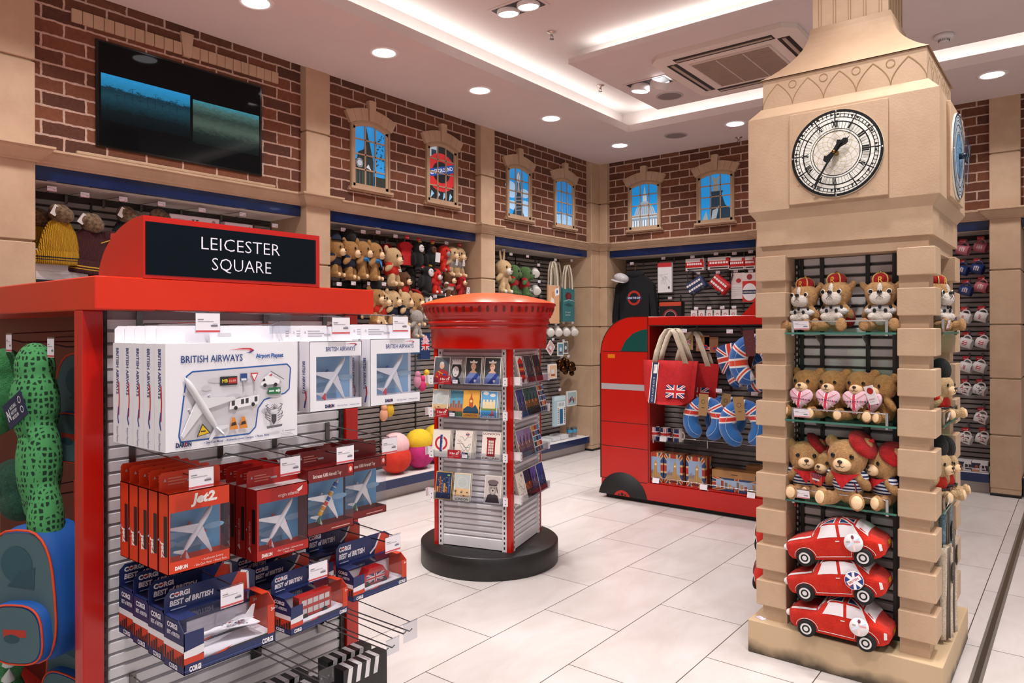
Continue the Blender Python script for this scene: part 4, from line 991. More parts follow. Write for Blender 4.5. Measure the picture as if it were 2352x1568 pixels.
# ================================================================== pillar box postcard stand
PBR = math.radians(16)
pb = thing('pillar_box_stand', 'red pillar box shaped postcard stand on a round black base', 'display stand', (-2.858, 3.366, 0), PBR)
b = B(); b.lathe([(0, .0), (.415, .0), (.419, .006), (.419, .124), (.412, .13), (0, .13)], 'black_plinth', 72); b.build('base', pb)
b = B()
prof = [(0, 1.627), (.12, 1.621), (.24, 1.604), (.34, 1.58), (.395, 1.562), (.409, 1.556), (.412, 1.549), (.410, 1.543), (.404, 1.541), (.398, 1.515), (.388, 1.487), (.382, 1.482), (.382, 1.472), (.372, 1.468), (.368, 1.452), (.374, 1.448), (.374, 1.436), (.362, 1.432), (.358, 1.42), (.366, 1.416), (.366, 1.407), (.353, 1.402), (.352, 1.30), (.352, 1.288), (.33, 1.288), (.0, 1.288)]
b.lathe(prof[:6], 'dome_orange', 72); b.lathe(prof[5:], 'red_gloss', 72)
for k in range(54):
    a = 2 * PI * k / 54; c, s = math.cos(a), math.sin(a); n = 10; pts = []
    for i in range(n): t_ = 2 * PI * i / n; u, v = .0085 * math.cos(t_), .0155 * math.sin(t_) ; v = max(-.014, min(.014, v * 1.3)); z = 1.514 + v; R = .3985 + (z - 1.514) * .38 + .0008; pts.append((R * c - u * s, R * s + u * c, z))
    b.add(pts, [tuple(range(n))], '6b0805:.4')
b.build('cap', pb, label='domed red cap with a band of oval slots')
HW = .2525
b = B()
for sx in (-1, 1):
    for sy in (-1, 1):
        x0, y0 = sx * HW, sy * HW; k = .030
        b.prism([(x0, y0 - sy * k), (x0 - sx * .006, y0 - sy * .002), (x0 - sx * k, y0), (x0 - sx * k, y0 - sy * .05), (x0 - sx * .05, y0 - sy * k)], .13, 1.30, 'red_gloss', ax='z')
b.build('corner_post', pb)
for f in range(4):
    b = B(); b.T = Mx.Rotation(f * PI / 2, 4, 'Z'); y = -HW + .018
    b.box(-.222, .222, y + .006, y + .02, .13, 1.29, 'b9b3b5:.6')
    for i in range(33):
        z = .20 + .0327 * i; b.prism([(y + .006, z), (y - .004, z + .004), (y - .006, z + .021), (y + .006, z + .0255)], -.19, .19, 'slat_white', ax='x')
    b.prism([(y + .006, .135), (y - .008, .135), (y - .008, .19), (y + .006, .195)], -.2, .2, 'slat_white', ax='x')
    b.build('slat_panel', pb)
    b = B(); b.T = Mx.Rotation(f * PI / 2, 4, 'Z')
    for x in (-.205, .205):
        b.box(x - .014, x + .014, y - .014, y + .006, .13, 1.287, 'e3e0e2:.35')
        for i in range(40): z = .145 + .0285 * i; b.box(x - .004, x + .004, y - .0146, y - .0138, z, z + .015, '141414:.6')
    b.build('upright', pb)
def rack(parent, f, z, x0=-.222, x1=.222):
    """clear acrylic pocket on two white brackets"""
    b = B(); b.T = Mx.Rotation(f * PI / 2, 4, 'Z'); y = -HW
    b.box(x0, x1, y - .052, y - .0495, z - .004, z + .034, 'acrylic'); b.box(x0, x1, y - .052, y - .004, z - .006, z - .0035, 'acrylic')
    r = b.build('card_rack', parent)
    for s_ in (-1, 1):
        b = B(); b.T = Mx.Rotation(f * PI / 2, 4, 'Z')
        x = x1 if s_ > 0 else x0
        b.box(x - .0012, x + .0012, y - .052, y - .002, z - .008, z + .04, 'eceaec:.4'); b.box(*sorted((x, x + s_ * .028)), y - .0535, y - .052, z - .008, z + .04, 'eceaec:.4')
        for q in (z + .004, z + .026): b.lathe([(0, .0002), (.0032, .0002), (.0032, 0)], '2b2b2d:.5', 8, (x + s_ * .014, y - .0536, q), ax='y')
        b.build('bracket', r)
RZ = [1.090, .898, .662, .415]
for z in RZ:
    rack(pb, 0, z); rack(pb, 1, z); rack(pb, 3, z)
# printed faces of the cards (d, w, h)
def frame_(d, w, h, m='efe6d8:.6'): d.rect(0, 0, w, h, m)
def p_officer(d, w, h):
    frame_(d, w, h, 'd9d2cc:.6'); d.rect(.004, .004, w - .008, h - .008, '4c5258:.6'); d.poly([(.008, .004), (w - .008, .004), (w * .92, h * .4), (w * .66, h * .52), (w * .36, h * .52), (w * .1, h * .38)], 'a81f24:.6')
    d.ell(w * .5, h * .66, w * .15, h * .12, 'd0a184:.6'); d.ell(w * .5, h * .75, w * .13, h * .06, 'c2bab2:.6'); d.line([(w * .25, h * .45), (w * .8, h * .3)], .004, 'c9a23e:.6'); d.rect(w * .6, h * .26, w * .2, h * .1, '2d3f86:.6'); d.line([(w * .2, h * .25), (w * .5, h * .2), (w * .8, h * .14)], .005, 'c9a23e:.6'); d.line([(w * .35, .004), (w * .38, h * .45)], .003, 'c9a23e:.6')
def p_mono(d, w, h):
    frame_(d, w, h, 'c9c5c2:.6'); d.rect(.003, .003, w - .006, h - .006, '8b8886:.6'); d.ell(w * .5, h * .5, w * .32, h * .3, '2a2727:.6'); d.ell(w * .46, h * .45, w * .2, h * .2, 'd3cecb:.6'); d.poly([(w * .2, h * .72), (w * .8, h * .72), (w * .75, h * .86), (w * .25, h * .86)], 'e6e3e0:.6'); [d.ell(w * (.24 + .13 * i), h * .87, w * .05, h * .04, 'f2f0ee:.6', 8) for i in range(5)]; d.poly([(w * .25, 0), (w * .8, 0), (w * .7, h * .22), (w * .4, h * .22)], '3a3737:.6')
    d.line([(w * .36, h * .5), (w * .42, h * .51)], .003, '2a2727:.6'); d.line([(w * .5, h * .51), (w * .57, h * .5)], .003, '2a2727:.6'); d.line([(w * .41, h * .34), (w * .51, h * .34)], .003, '5c5654:.6')
def p_gown(d, w, h):
    frame_(d, w, h, 'e9e1d8:.6'); d.rect(.005, .005, w - .01, h - .01, '35383c:.6'); d.poly([(.005, .005), (w - .005, .005), (w - .008, h * .3), (w * .72, h * .42), (w * .28, h * .42), (.01, h * .26)], '6f82b5:.6'); d.poly([(w * .25, h * .42), (w * .75, h * .42), (w * .6, h * .5), (w * .57, h * .56), (w * .43, h * .56), (w * .4, h * .5)], 'dcb094:.6')
    d.ell(w * .5, h * .67, w * .21, h * .15, '5b4232:.6'); d.ell(w * .5, h * .645, w * .145, h * .125, 'e2b89c:.6'); d.poly([(w * .22, .005), (w * .55, .005), (w * .88, h * .36), (w * .72, h * .42)], '1f3d8f:.6'); d.poly([(w * .3, h * .77), (w * .7, h * .77), (w * .74, h * .85), (w * .6, h * .83), (w * .5, h * .9), (w * .4, h * .83), (w * .26, h * .85)], 'efeade:.6'); d.ell(w * .63, h * .13, w * .07, h * .05, 'efe9e0:.6', 10)
    for sx in (-1, 1): d.line([(w * (.5 + sx * .07), h * .66), (w * (.5 + sx * .035), h * .662)], .0028, '33251e:.6')
    d.line([(w * .46, h * .585), (w * .54, h * .585)], .003, 'b0453f:.6')
def p_wheel(d, w, h):
    frame_(d, w, h, 'efe4d0:.6'); d.rect(.004, .004, w - .008, h - .008, 'd8b98c:.6'); d.rect(.004, h * .45, w - .008, h * .5, 'b9c4c6:.6'); d.ring(w * .5, h * .66, w * .32, .003, 'e4d8b8:.6'); [d.line([(w * .5, h * .66), (w * .5 + w * .31 * math.cos(k), h * .66 + w * .31 * math.sin(k))], .0012, 'e4d8b8:.6') for k in range(7)]; [d.ell(w * random.uniform(.1, .9), h * random.uniform(.1, .38), w * .05, h * .025, random.choice(['2b3c58', '7a2f28', '1d2226', 'c98f4e']) + ':.6', 7) for _ in range(16)]
def p_palace(d, w, h):
    frame_(d, w, h, 'dfe6e2:.6'); d.rect(.004, .004, w - .008, h - .008, '5fa3bd:.6'); d.text('LONDON', w / 2, h * .86, .012, '2b5668:.6', width=w * .75, align='c', bold=.02); [d.rect(w * (.12 + .16 * i), h * .2, w * .11, h * (.28 + .12 * (i % 2)), 'a4552e:.6') for i in range(5)]; d.rect(.004, h * .18, w - .008, h * .16, 'b96a3c:.6'); d.rect(.004, .004, w - .008, h * .17, '4c6b42:.6')
def p_bell(d, w, h):
    frame_(d, w, h, 'e6a33e:.6'); d.rect(.003, .003, w - .006, h - .006, 'eeb24c:.6'); d.poly([(w * .38, h * .3), (w * .62, h * .3), (w * .62, h * .66), (w * .56, h * .72), (w * .5, h * .93), (w * .44, h * .72), (w * .38, h * .66)], 'b9532a:.6'); d.ell(w * .5, h * .6, w * .08, h * .05, 'f1d08c:.6', 12); d.poly([(0.004, h * .16), (w - .004, h * .16), (w - .004, h * .28), (w * .75, h * .48), (w * .6, h * .36), (w * .3, h * .42), (.004, h * .3)], '1f4660:.6'); d.text('LONDON', w / 2, h * .05, .012, 'a5341f:.6', width=w * .8, align='c', bold=.02)
def p_castle(d, w, h):
    frame_(d, w, h, 'f0e8d8:.6'); d.rect(.004, .004, w - .008, h - .008, '67aee0:.6'); [d.ell(w * x, h * y, w * .18, h * .06, 'f2eee4:.6', 12) for x, y in ((.3, .9), (.7, .84))]; d.rect(.004, h * .28, w - .008, h * .12, '6d8f4a:.6'); d.rect(w * .12, h * .36, w * .76, h * .24, 'ecd9ac:.6'); [d.rect(w * (.14 + .2 * i), h * .5, w * .12, h * .18, 'f2e3bd:.6') for i in range(4)]; d.rect(.004, .004, w - .008, h * .26, '3f8fc2:.6'); d.poly([(w * .55, h * .16), (w * .85, h * .16), (w * .78, h * .1), (w * .6, h * .1)], 'b5361f:.6'); d.poly([(w * .68, h * .17), (w * .68, h * .36), (w * .82, h * .18)], 'd8472a:.6'); d.text('LONDON', w / 2, h * .03, .011, 'f2eee4:.6', width=w * .75, align='c', bold=.02)
def roundel(d, cx, cy, r, txt, m='c3202c:.6', bar='20397e:.6', vert=False, tw=1.9):
    d.ring(cx, cy, r, r * .3, m, 32)
    if vert: d.rect(cx - r * .2, cy - r * 1.18, r * .4, r * 2.36, bar); d.text(txt, cx + r * .11, cy + r * 1.05, r * .24, 'f2efec:.6', width=r * 2.1, rot=-PI / 2, bold=.02)
    else: d.rect(cx - r * 1.18, cy - r * .2, r * 2.36, r * .4, bar); d.text(txt, cx, cy - r * .11, r * .24, 'f2efec:.6', width=r * tw, align='c', bold=.02)
def p_gap(d, w, h): frame_(d, w, h, 'ece3d6:.6'); roundel(d, w / 2, h / 2, w * .36, 'MIND THE GAP', vert=True)
def p_map(d, w, h):
    frame_(d, w, h, 'ece3d8:.6'); rr = random.Random(4)
    for c in ('b5473c', '6d7a94', '8b5e55', '4c7a6a', '9a8f88'): 
        x, y = rr.uniform(.1, .3) * w, rr.uniform(.2, .8) * h; P = [(x, y)]
        for _ in range(5): x = min(w * .92, x + w * .15); y = max(h * .08, min(h * .8, y + rr.choice([-1, 0, 1]) * h * .14)); P.append((x, y))
        d.line(P, .0022, c + ':.6')
    roundel(d, w * .72, h * .87, w * .09, '')
def p_booth(d, w, h):
    frame_(d, w, h, 'ece2d6:.6'); d.text('LONDON', w / 2, h * .90, .012, '5c1f22:.6', width=w * .9, align='c', bold=.02); d.text('CALLING', w / 2, h * .03, .012, '5c1f22:.6', width=w * .9, align='c', bold=.02); d.rect(w * .28, h * .13, w * .44, h * .68, '9d1d24:.6'); d.rect(w * .25, h * .74, w * .5, h * .07, '8a161d:.6'); [d.rect(w * (.36 + .1 * i), h * (.22 + .1 * j), w * .075, h * .08, 'ddd4cc:.6') for i in range(3) for j in range(5)]
def p_night(d, w, h):
    frame_(d, w, h, 'c9a25a:.6'); d.rect(.004, .004, w - .008, h - .008, '173056:.6'); [d.rect(w * (.08 + .14 * i), h * .25, w * .1, h * (.2 + .13 * (i * 7 % 4)), ['c98a35', '8f4a2c', '3a4f84'][i % 3] + ':.6') for i in range(6)]; [d.ell(w * random.uniform(.1, .9), h * random.uniform(.08, .8), .0022, .0022, 'f0c868:.6', 6) for _ in range(26)]; d.ell(w * .8, h * .88, w * .09, h * .03, '7fb06a:.6')
def p_crowd(d, w, h): p_wheel(d, w, h); d.rect(0, 0, w, h * .16, 'efe6d6:.6'); d.text('LONDON', w * .93, h * .03, .013, '2a2a38:.6', width=w * .8, align='r', bold=.02)
def p_dog(d, w, h):
    frame_(d, w, h, 'dcd4ce:.6'); d.rect(.006, .006, w - .012, h - .012, 'c6bdb8:.6'); d.poly([(w * .08, .006), (w * .92, .006), (w * .8, h * .3), (w * .6, h * .36), (w * .4, h * .36), (w * .2, h * .3)], '3a2f34:.6'); d.ell(w * .5, h * .52, w * .25, h * .2, '9a918c:.6'); d.ell(w * .5, h * .45, w * .13, h * .09, 'b9b0aa:.6'); d.ell(w * .5, h * .47, w * .05, h * .03, '1f1b1c:.6', 10); d.ell(w * .4, h * .56, w * .03, h * .02, '1f1b1c:.6', 8); d.ell(w * .6, h * .56, w * .03, h * .02, '1f1b1c:.6', 8); d.rect(w * .26, h * .64, w * .48, h * .07, '2c2629:.6'); d.ell(w * .5, h * .76, w * .32, h * .09, '6e5f63:.6')
    d.line([(w * .72, h * .6), (w * .8, h * .4)], .004, '2c2629:.6')
NB = 'behind it in the same stack'
def postcard(face, z, x, prn, label, n=1, w=.105, h=.158, lean=.16, dy=0.0, roll=0.0):
    Rf = Mx.Rotation(PBR, 4, 'Z') @ Mx.Rotation(face * PI / 2, 4, 'Z')
    base = None
    for i in range(n):
        p = V((-2.858, 3.366, 0)) + (Rf @ V((x + .005 * i, -HW - .046 + dy + .0075 * i, z - .0025)))
        if i == 0:
            b = B(); b.box(-w / 2, w / 2, 0, .0022, 0, h, 'ded5cb:.6'); d = D(b, (-w / 2, 0, 0), (1, 0, 0), (0, 0, 1)); prn(d, w, h); base = b.build('postcard')
            tag(base, label, 'postcard', 'postcards on the pillar box stand'); o = base
        else: o = dup(base, (0, 0, 0), 0, ' '.join(label.replace('postcard', 'card').split()[:10 if ',' in label else 9]).rstrip(',') + ', %s in its stack' % ORD[i])
        o.location = p; o.rotation_euler = (Rf @ Mx.Rotation(-lean - .012 * i, 4, 'X') @ Mx.Rotation(roll, 4, 'Y')).to_euler()
postcard(0, RZ[0], -.175, p_officer, 'postcard of an officer in a red tunic, top row left', 2)
postcard(0, RZ[0], -.082, p_mono, 'black and white portrait postcard with a crown, top row', 2, lean=.19, dy=.004)
postcard(0, RZ[0], .030, p_gown, 'gowned portrait postcard in the top row, centre', 3)
postcard(0, RZ[0], .150, p_gown, 'gowned portrait postcard in the top row, right', 3)
postcard(0, RZ[1], -.185, p_wheel, 'sepia postcard of a big wheel over a crowd, second row left', 3)
postcard(0, RZ[1], -.085, p_palace, 'blue postcard of a brick palace, second row', 2, lean=.2, dy=.006)
postcard(0, RZ[1], .015, p_bell, 'orange postcard of a clock tower silhouette, second row', 1)
postcard(0, RZ[1], .128, p_castle, 'blue postcard of a castle with a red sailing boat, second row right', 3)
postcard(0, RZ[2], -.180, p_gap, 'cream postcard with a red ring and blue bar, third row left', 3, w=.115)
postcard(0, RZ[2], -.035, p_map, 'cream postcard printed with a tube map, third row', 4, w=.11)
postcard(0, RZ[2], .140, p_booth, 'cream postcard with a red telephone box, third row right', 2, w=.115)
postcard(0, RZ[3], -.165, p_night, 'dark blue postcard of city lights, bottom row left', 2)
postcard(0, RZ[3], -.045, p_crowd, 'sepia postcard of a big wheel lettered along its foot, bottom row', 2)
postcard(0, RZ[3], .150, p_dog, 'grey postcard of a dog in a sailor cap, bottom row right', 2)
# red offer cards on the racks
for i, (z, x) in enumerate(((RZ[0], -.145), (RZ[1], -.165), (RZ[2], -.085))):
    Rf = Mx.Rotation(PBR, 4, 'Z'); b = B(); b.box(-.042, .042, -.001, .0005, 0, .05, 'a91a26:.5'); d = D(b, (-.042, -.001, 0), (1, 0, 0), (0, 0, 1)); d.text('3 for £9', .042, .024, .013, 'efe2de:.5', align='c', bold=.03); d.rect(.026, .014, .045, .0025, 'd99a98:.5'); d.rect(.008, .007, .03, .0025, 'd99a98:.5'); d.ell(.072, .041, .005, .005, 'e2c9c0:.5', 10)
    o = b.build('offer_card'); o.location = V((-2.858, 3.366, 0)) + Rf @ V((x, -HW - .0545, z - .006)); o.rotation_euler = (0, 0, PBR)
    tag(o, 'red 3 for 9 pounds offer card on the %s postcard rack' % ['top', 'second', 'third'][i], 'sign', 'red offer cards')
    b = B(); b.box(-.02, .02, -.001, .0005, 0, .034, '23283a:.4'); d = D(b, (-.02, -.001, 0), (1, 0, 0), (0, 0, 1)); d.rect(.003, .003, .034, .021, 'e3dfe8:.5'); d.rect(.006, .014, .02, .003, '9a97a6:.5'); d.rect(.002, .027, .02, .004, '8b90b0:.5'); o = b.build('price_holder'); o.location = V((-2.858, 3.366, 0)) + Rf @ V((x + .068, -HW - .0545, z - .002)); o.rotation_euler = (0, 0, PBR)
    tag(o, 'small dark price holder beside the red offer card on the %s rack' % ['top', 'second', 'third'][i], 'price holder')
# right-hand face: city views in stacks
def p_bus(d, w, h):
    d.rect(0, 0, w, h, 'f0eceb:.5'); d.poly([(.012, .01), (w - .008, .03), (w - .006, h - .03), (w * .6, h - .008), (.02, h - .03)], 'cf2a17:.5'); [d.rect(.022 + .026 * i, h * y, .02, h * .12, '2a2a33:.5') for i in range(3) for y in (.6, .32)]; d.rect(.014, h * .5, w - .026, .008, 'dca648:.5'); d.ell(.04, .02, .014, .014, '1b1b1d:.5', 12)
def p_dusk(c1, c2, c3):
    def f(d, w, h):
        d.rect(0, 0, w, h, 'e6e0dc:.5'); d.rect(.003, .003, w - .006, h - .006, c1 + ':.5'); d.rect(.003, h * .3, w - .006, h * .25, c2 + ':.5'); [d.rect(w * (.05 + .12 * i), h * .2, w * .08, h * (.25 + .11 * (i * 5 % 4)), c3 + ':.5') for i in range(8)]; d.rect(.003, .003, w - .006, h * .2, c3 + ':.5'); [d.ell(w * random.uniform(.1, .9), h * random.uniform(.1, .5), .002, .002, 'efc070:.5', 6) for _ in range(12)]
    return f
def p_multi(d, w, h):
    d.rect(0, 0, w, h, 'f0eeec:.5'); cs = ['2a5f9a', 'a83226', '3c6d8f', '22314a', 'c98a4a', '7a2a2a', '4a87b0', '1f2f4f']
    [d.rect(.004 + (w - .004) / 3 * (i % 3), .005 + (h - .004) / 5 * (i // 3), (w - .016) / 3, (h - .03) / 5, cs[(i * 5) % 8] + ':.5') for i in range(15)]
RF = [(0, -.165, p_bus, 'die-cut postcard of a red double-decker bus, top rack of the right side', 5, .10), (0, -.04, p_dusk('4a4f5c', '6d6470', '26242c'), 'dark city postcard beside the bus cards, top rack of the right side', 3, .115), (0, .10, p_dusk('2f3442', '8a4a3c', '1a1a22'), 'dark red city postcard, far end of the top rack of the right side', 3, .115),
      (1, -.165, p_dusk('3a4f86', '6a76a8', '1d2440'), 'blue river postcard, near end of the second rack of the right side', 4, .115), (1, -.05, p_dusk('2f5d58', 'c98a4a', '1c2a26'), 'green dusk skyline postcard, second rack of the right side', 3, .115), (1, .06, p_dusk('35606a', 'd08a4c', '221f22'), 'orange sunset tower postcard, second rack of the right side', 2, .115), (1, .18, p_multi, 'multi-view postcard at the far end of the second rack of the right side', 4, .115),
      (2, -.16, p_dusk('8f7fa8', 'c79aa6', '2a2434'), 'lilac dusk skyline postcard, third rack of the right side', 3, .115), (2, -.05, p_dusk('8a6f9a', 'd0a39a', '382c3c'), 'pink dusk bridge postcard, third rack of the right side', 2, .115), (2, .09, p_multi, 'multi-view postcard leaning out of the third rack of the right side', 6, .13),
      (3, -.165, p_map, 'white patterned postcard, near end of the bottom rack of the right side', 4, .115), (3, -.05, p_dusk('2a2440', 'c45a2a', '3a1c1c'), 'orange and black night postcard, bottom rack of the right side', 3, .115), (3, .04, p_dusk('5a4a9a', '8f6fb0', '1f1a34'), 'violet night postcard, bottom rack of the right side', 2, .115), (3, .165, p_dusk('1f3a86', '3f62b8', '101a34'), 'deep blue night postcard, far end of the bottom rack of the right side', 4, .12)]
for r_, x, f, lab, n, w_ in RF: postcard(1, RZ[r_], x, f, lab, n, w=w_, h=.165, lean=.24, roll=0)
# ================================================================== red double-decker shelf unit
bus = thing('bus_shelf_unit', 'red display unit shaped like the front of a double-decker bus', 'display stand', (-3.167, 5.18, 0))
BL_, BD = 1.95, .58
b = B()
out = [(.0, .163), (.0, 1.20)] + [(.30 - .30 * math.cos(a), 1.20 + .298 * math.sin(a)) for a in [PI / 2 * k / 12 for k in range(1, 13)]] + [(.435, 1.499), (.435, .163)]
b.prism(out, .0, BD, 'red_gloss')
d = D(b, (0, 0, 0), (1, 0, 0), (0, 0, 1), h=.0006)
for pts in ([(.018, 1.217), (.433, 1.219)], [(.0, .636), (.433, .636)], [(0, .435), (.433, .435)], [(0, .166), (.433, .166)], [(.434, .163), (.434, 1.499)]): d.line(pts, .005, '2c0606:.5')
d.rect(.003, .905, .405, .048, 'a9a4a6:.5'); d.rect(.065, 1.163, .068, .032, 'd9780e:.4')
b.build('end_panel', bus, label='flat red panel with a grey stripe and rounded top corner')
b = B(); b.prism([(.0, .163), (-.0, 1.2), (-.012, 1.2), (-.012, .163)], .0, BD, '121212:.5'); b.prism([(-.012, 1.2), (0, 1.2)] + [(.30 - .30 * math.cos(a), 1.20 + .298 * math.sin(a)) for a in [PI / 2 * k / 10 for k in range(1, 11)]] + [(.30 - .308 * math.cos(a), 1.20 + .306 * math.sin(a)) for a in [PI / 2 * k / 10 for k in range(10, -1, -1)]], 0, BD, '3a0a08:.5'); b.build('edge_strip', bus)
b = B(); d = D(b, (0, 0, 0), (1, 0, 0), (0, 0, 1), h=.001); d.poly([(.185, 1.222), (.43, 1.222), (.43, 1.40), (.38, 1.396), (.30, 1.365), (.235, 1.31)], '0f4a44:.15'); b.build('window', bus, label='dark green quarter-round cab window')
b = B(); b.box(.435, BL_, 0, BD, 1.432, 1.500, 'red_gloss'); b.build('top_rail', bus, bevel=.003, seg=1)
b = B(); b.box(0, BL_, 0, BD, .036, .163, 'red_gloss'); b.box(.43, BL_, -.006, .02, .036, .172, 'red_gloss'); b.box(.03, BL_ - .03, .03, BD - .03, .0, .036, '0d0c0c:.6'); b.build('skirt', bus)
b = B(); b.lathe([(0, .004), (.225, .004), (.227, 0)], '151515:.6', 40, (.20, 0, .0), ax='y')
b.v = [(x, y, max(z, .034)) if True else 0 for x, y, z in b.v]; w0 = b.build('wheel', bus, (0, -.0015, 0))
b = B(); d = D(b, (.2, -.0058, .0), (1, 0, 0), (0, 0, 1)); d.poly([(.082 * math.cos(a), max(.036, .082 * math.sin(a))) for a in [PI * k / 20 for k in range(21)]], 'b51c12:.4'); d.ell(0, .05, .014, .012, '151515:.5', 12); d.ell(-.03, .045, .008, .007, '151515:.5', 10); d.ell(.03, .045, .008, .007, '151515:.5', 10); b.build('hub', w0)
b = B(); b.box(.435, BL_, .27, .285, .17, 1.43, '3a3533:.7')
for i in range(30): z = .18 + .0415 * i; b.prism([(.27, z), (.262, z + .004), (.258, z + .028), (.27, z + .033)], .44, BL_ - .01, '8d8682:.5', ax='x')
b.build('slat_panel', bus)
b = B(); b.box(.435, .45, .0, .27, .17, 1.43, 'a8140a:.4'); b.box(BL_ - .02, BL_, 0, .27, .17, 1.43, 'a8140a:.4'); b.box(.435, BL_, .003, .27, 1.425, 1.432, '1b1514:.6'); b.build('side_cheek', bus)
for z in (.515, .185):
    b = B(); b.box(.45, BL_ - .02, .01, .262, z - .01, z, 'acrylic' if z > .3 else 'b51c12:.4'); s_ = b.build('shelf', bus)
    b = B(); b.tube([(.465, .012, z + .036), (BL_ - .04, .012, z + .036)], .0028, 'cfcbc9:.2m', 8)
    for x in (.475, .93, 1.4): b.box(x - .004, x + .004, .009, .016, z - .02, z + .04, 'cfcbc9:.2m')
    b.build('rail', s_)
b = B(); b.prism([(1.19, 1.50), (1.45, 1.50), (1.45, 1.62), (1.31, 1.62)], .02, .1, 'red_gloss'); b.build('roof_board', bus)
def shelf_ticket(x, y, z, label, w_=.058):
    t = tag(B().box(-w_ / 2, w_ / 2, -.001, .001, -.02, .02, 'efe9f0:.5').build('price_ticket', None, (x, y, z), (-.25, 0, 0)), label, 'price ticket', 'price tickets on the bus shelf unit')
    return t
for i, (x, z) in enumerate(((-2.60, .535), (-2.665, .20), (-2.265, .20), (-1.90, .19))): shelf_ticket(x, 5.178, z, 'white price ticket on the bus unit, %s' % ['under the union jack mugs', 'below the first clock tower box', 'below the third clock tower box', 'lowest and nearest the clock tower'][i])
# pegs with tickets along the top
def peg(name, label, loc, rz, length, tw=.05, th=.034, red=False, group=None, blank=False, drop=.0, bent=True, double=False, cat='display hook', clear=False):
    """wire display hook: local -Y is out of the panel; the ticket hangs at its tip"""
    t = thing(name, label, cat, loc, rz, group)
    b = B(); P = [(0, 0, 0), (0, -.012, .0), (0, -.03, .012), (0, -length + .03, .012), (0, -length, .02)]
    if double:
        for x in (-.012, .012): b.tube([(x, 0, 0), (x, -length + .01, .002), (x, -length, .012)], .0022, '8d8a8a:.25m', 6)
        b.box(-.018, .018, -.004, 0, -.03, .012, '8d8a8a:.25m')
    else: b.tube(P, .0022, '8d8a8a:.25m', 6)
    b.tube([(0, -.01, .05), (0, -length - .004, .038 + drop)], .0017, '8d8a8a:.25m', 6); b.box(-.008, .008, -.004, 0, -.005, .06, '6d6a6a:.3m'); b.build('wire', t)
    y = -length - .006
    b = B(); b.box(-tw / 2, tw / 2, y - .0008, y + .0008, .038 + drop - th, .038 + drop, 'acrylic' if (clear or not red) else 'bd1622:.5'); b.tube([(-tw / 2 - .001, y, .038 + drop), (tw / 2 + .001, y, .038 + drop)], .002, 'acrylic', 6)
    d = D(b, (-tw / 2 + .001, y - .0008, .038 + drop - th + .001), (1, 0, 0), (0, 0, 1))
    if not blank: ticket(d, tw - .002, th - .004, red)
    b.build('ticket_holder', t); return t
BP = [(-2.56, 1.405), (-2.43, 1.405), (-2.065, 1.40), (-1.83, 1.398), (-2.15, .955), (-1.88, .945)]
for i, (x, z) in enumerate(BP): peg('display_hook', 'hook with white price ticket inside the bus unit, %s' % ['above the red tote bag', 'above the union jack badge card', 'above the small cushion', 'above the upper neck pillow', 'above the left blue neck pillow', 'above the right blue neck pillow'][i], (x, 5.44, z - .038), 0, .235, group='hooks inside the bus unit')

# goods in the unit
flagm = None
def mug_mesh(b, r, h, body, inner='e9e4de:.3', draw=None):
    n = 28
    b.lathe([(0, 0), (r * .9, 0), (r, .004), (r, h), (r - .003, h), (r - .004, .006), (0, .006)], body, n)
def mug(label, loc, rot, body, draw=None, r=.040, h=.092, group=None, handle=0.0, hm=None, name='mug', cat='mug'):
    t = thing(name, label, cat, loc, 0, group, rot); b = B(); mug_mesh(b, r, h, body)
    if draw:
        def wrap(u, v, e=.0006): a = u / r; return ((r + e) * math.sin(a), -(r + e) * math.cos(a), v)
        class W(D):
            def P(s, x, y): return wrap(x - .06, y, s.h)
            def poly(s, pts, m):
                # slice wide shapes so that they follow the round wall
                xs = [p[0] for p in pts]; n_ = max(1, int((max(xs) - min(xs)) / .012))
                if len(pts) == 4 and n_ > 1 and abs(pts[0][0] - pts[3][0]) < 1e-6 and abs(pts[1][0] - pts[2][0]) < 1e-6:
                    L_, R_ = [], []
                    for i in range(n_ + 1):
                        q = i / n_; L_.append(tuple(pts[0][k] + (pts[1][k] - pts[0][k]) * q for k in (0, 1))); R_.append(tuple(pts[3][k] + (pts[2][k] - pts[3][k]) * q for k in (0, 1)))
                    for i in range(n_): D.poly(s, [L_[i], L_[i + 1], R_[i + 1], R_[i]], m); s.h -= s.step
                    s.h += s.step; return s
                return D.poly(s, pts, m)
        d = W(b, (0, 0, 0), (1, 0, 0), (0, 0, 1)); draw(d, .12, h)
    b.build('body', t)
    q = B(); q.tube([(r * .96 + .026 * math.sin(a), 0, h * .5 + .030 * math.cos(a)) for a in [PI * k / 10 for k in range(11)]], .0055, hm or body, 8); q.build('handle', t, rot=(0, 0, handle)); return t
def m_flag(d, w, h): d.flag(0, 0, w, h)
for i, (x, rr) in enumerate(((-2.715, .2), (-2.615, .35), (-2.505, .15))):
    mug('union jack mug, %s on the bus unit shelf' % ['leftmost of three', 'middle of three', 'rightmost of three, mostly white side showing'][i], (x, 5.255, .5155), (0, 0, rr - (1.1 if i == 2 else 0)), 'e9e4de:.3', m_flag, .041, .1, 'union jack mugs', handle=.6)
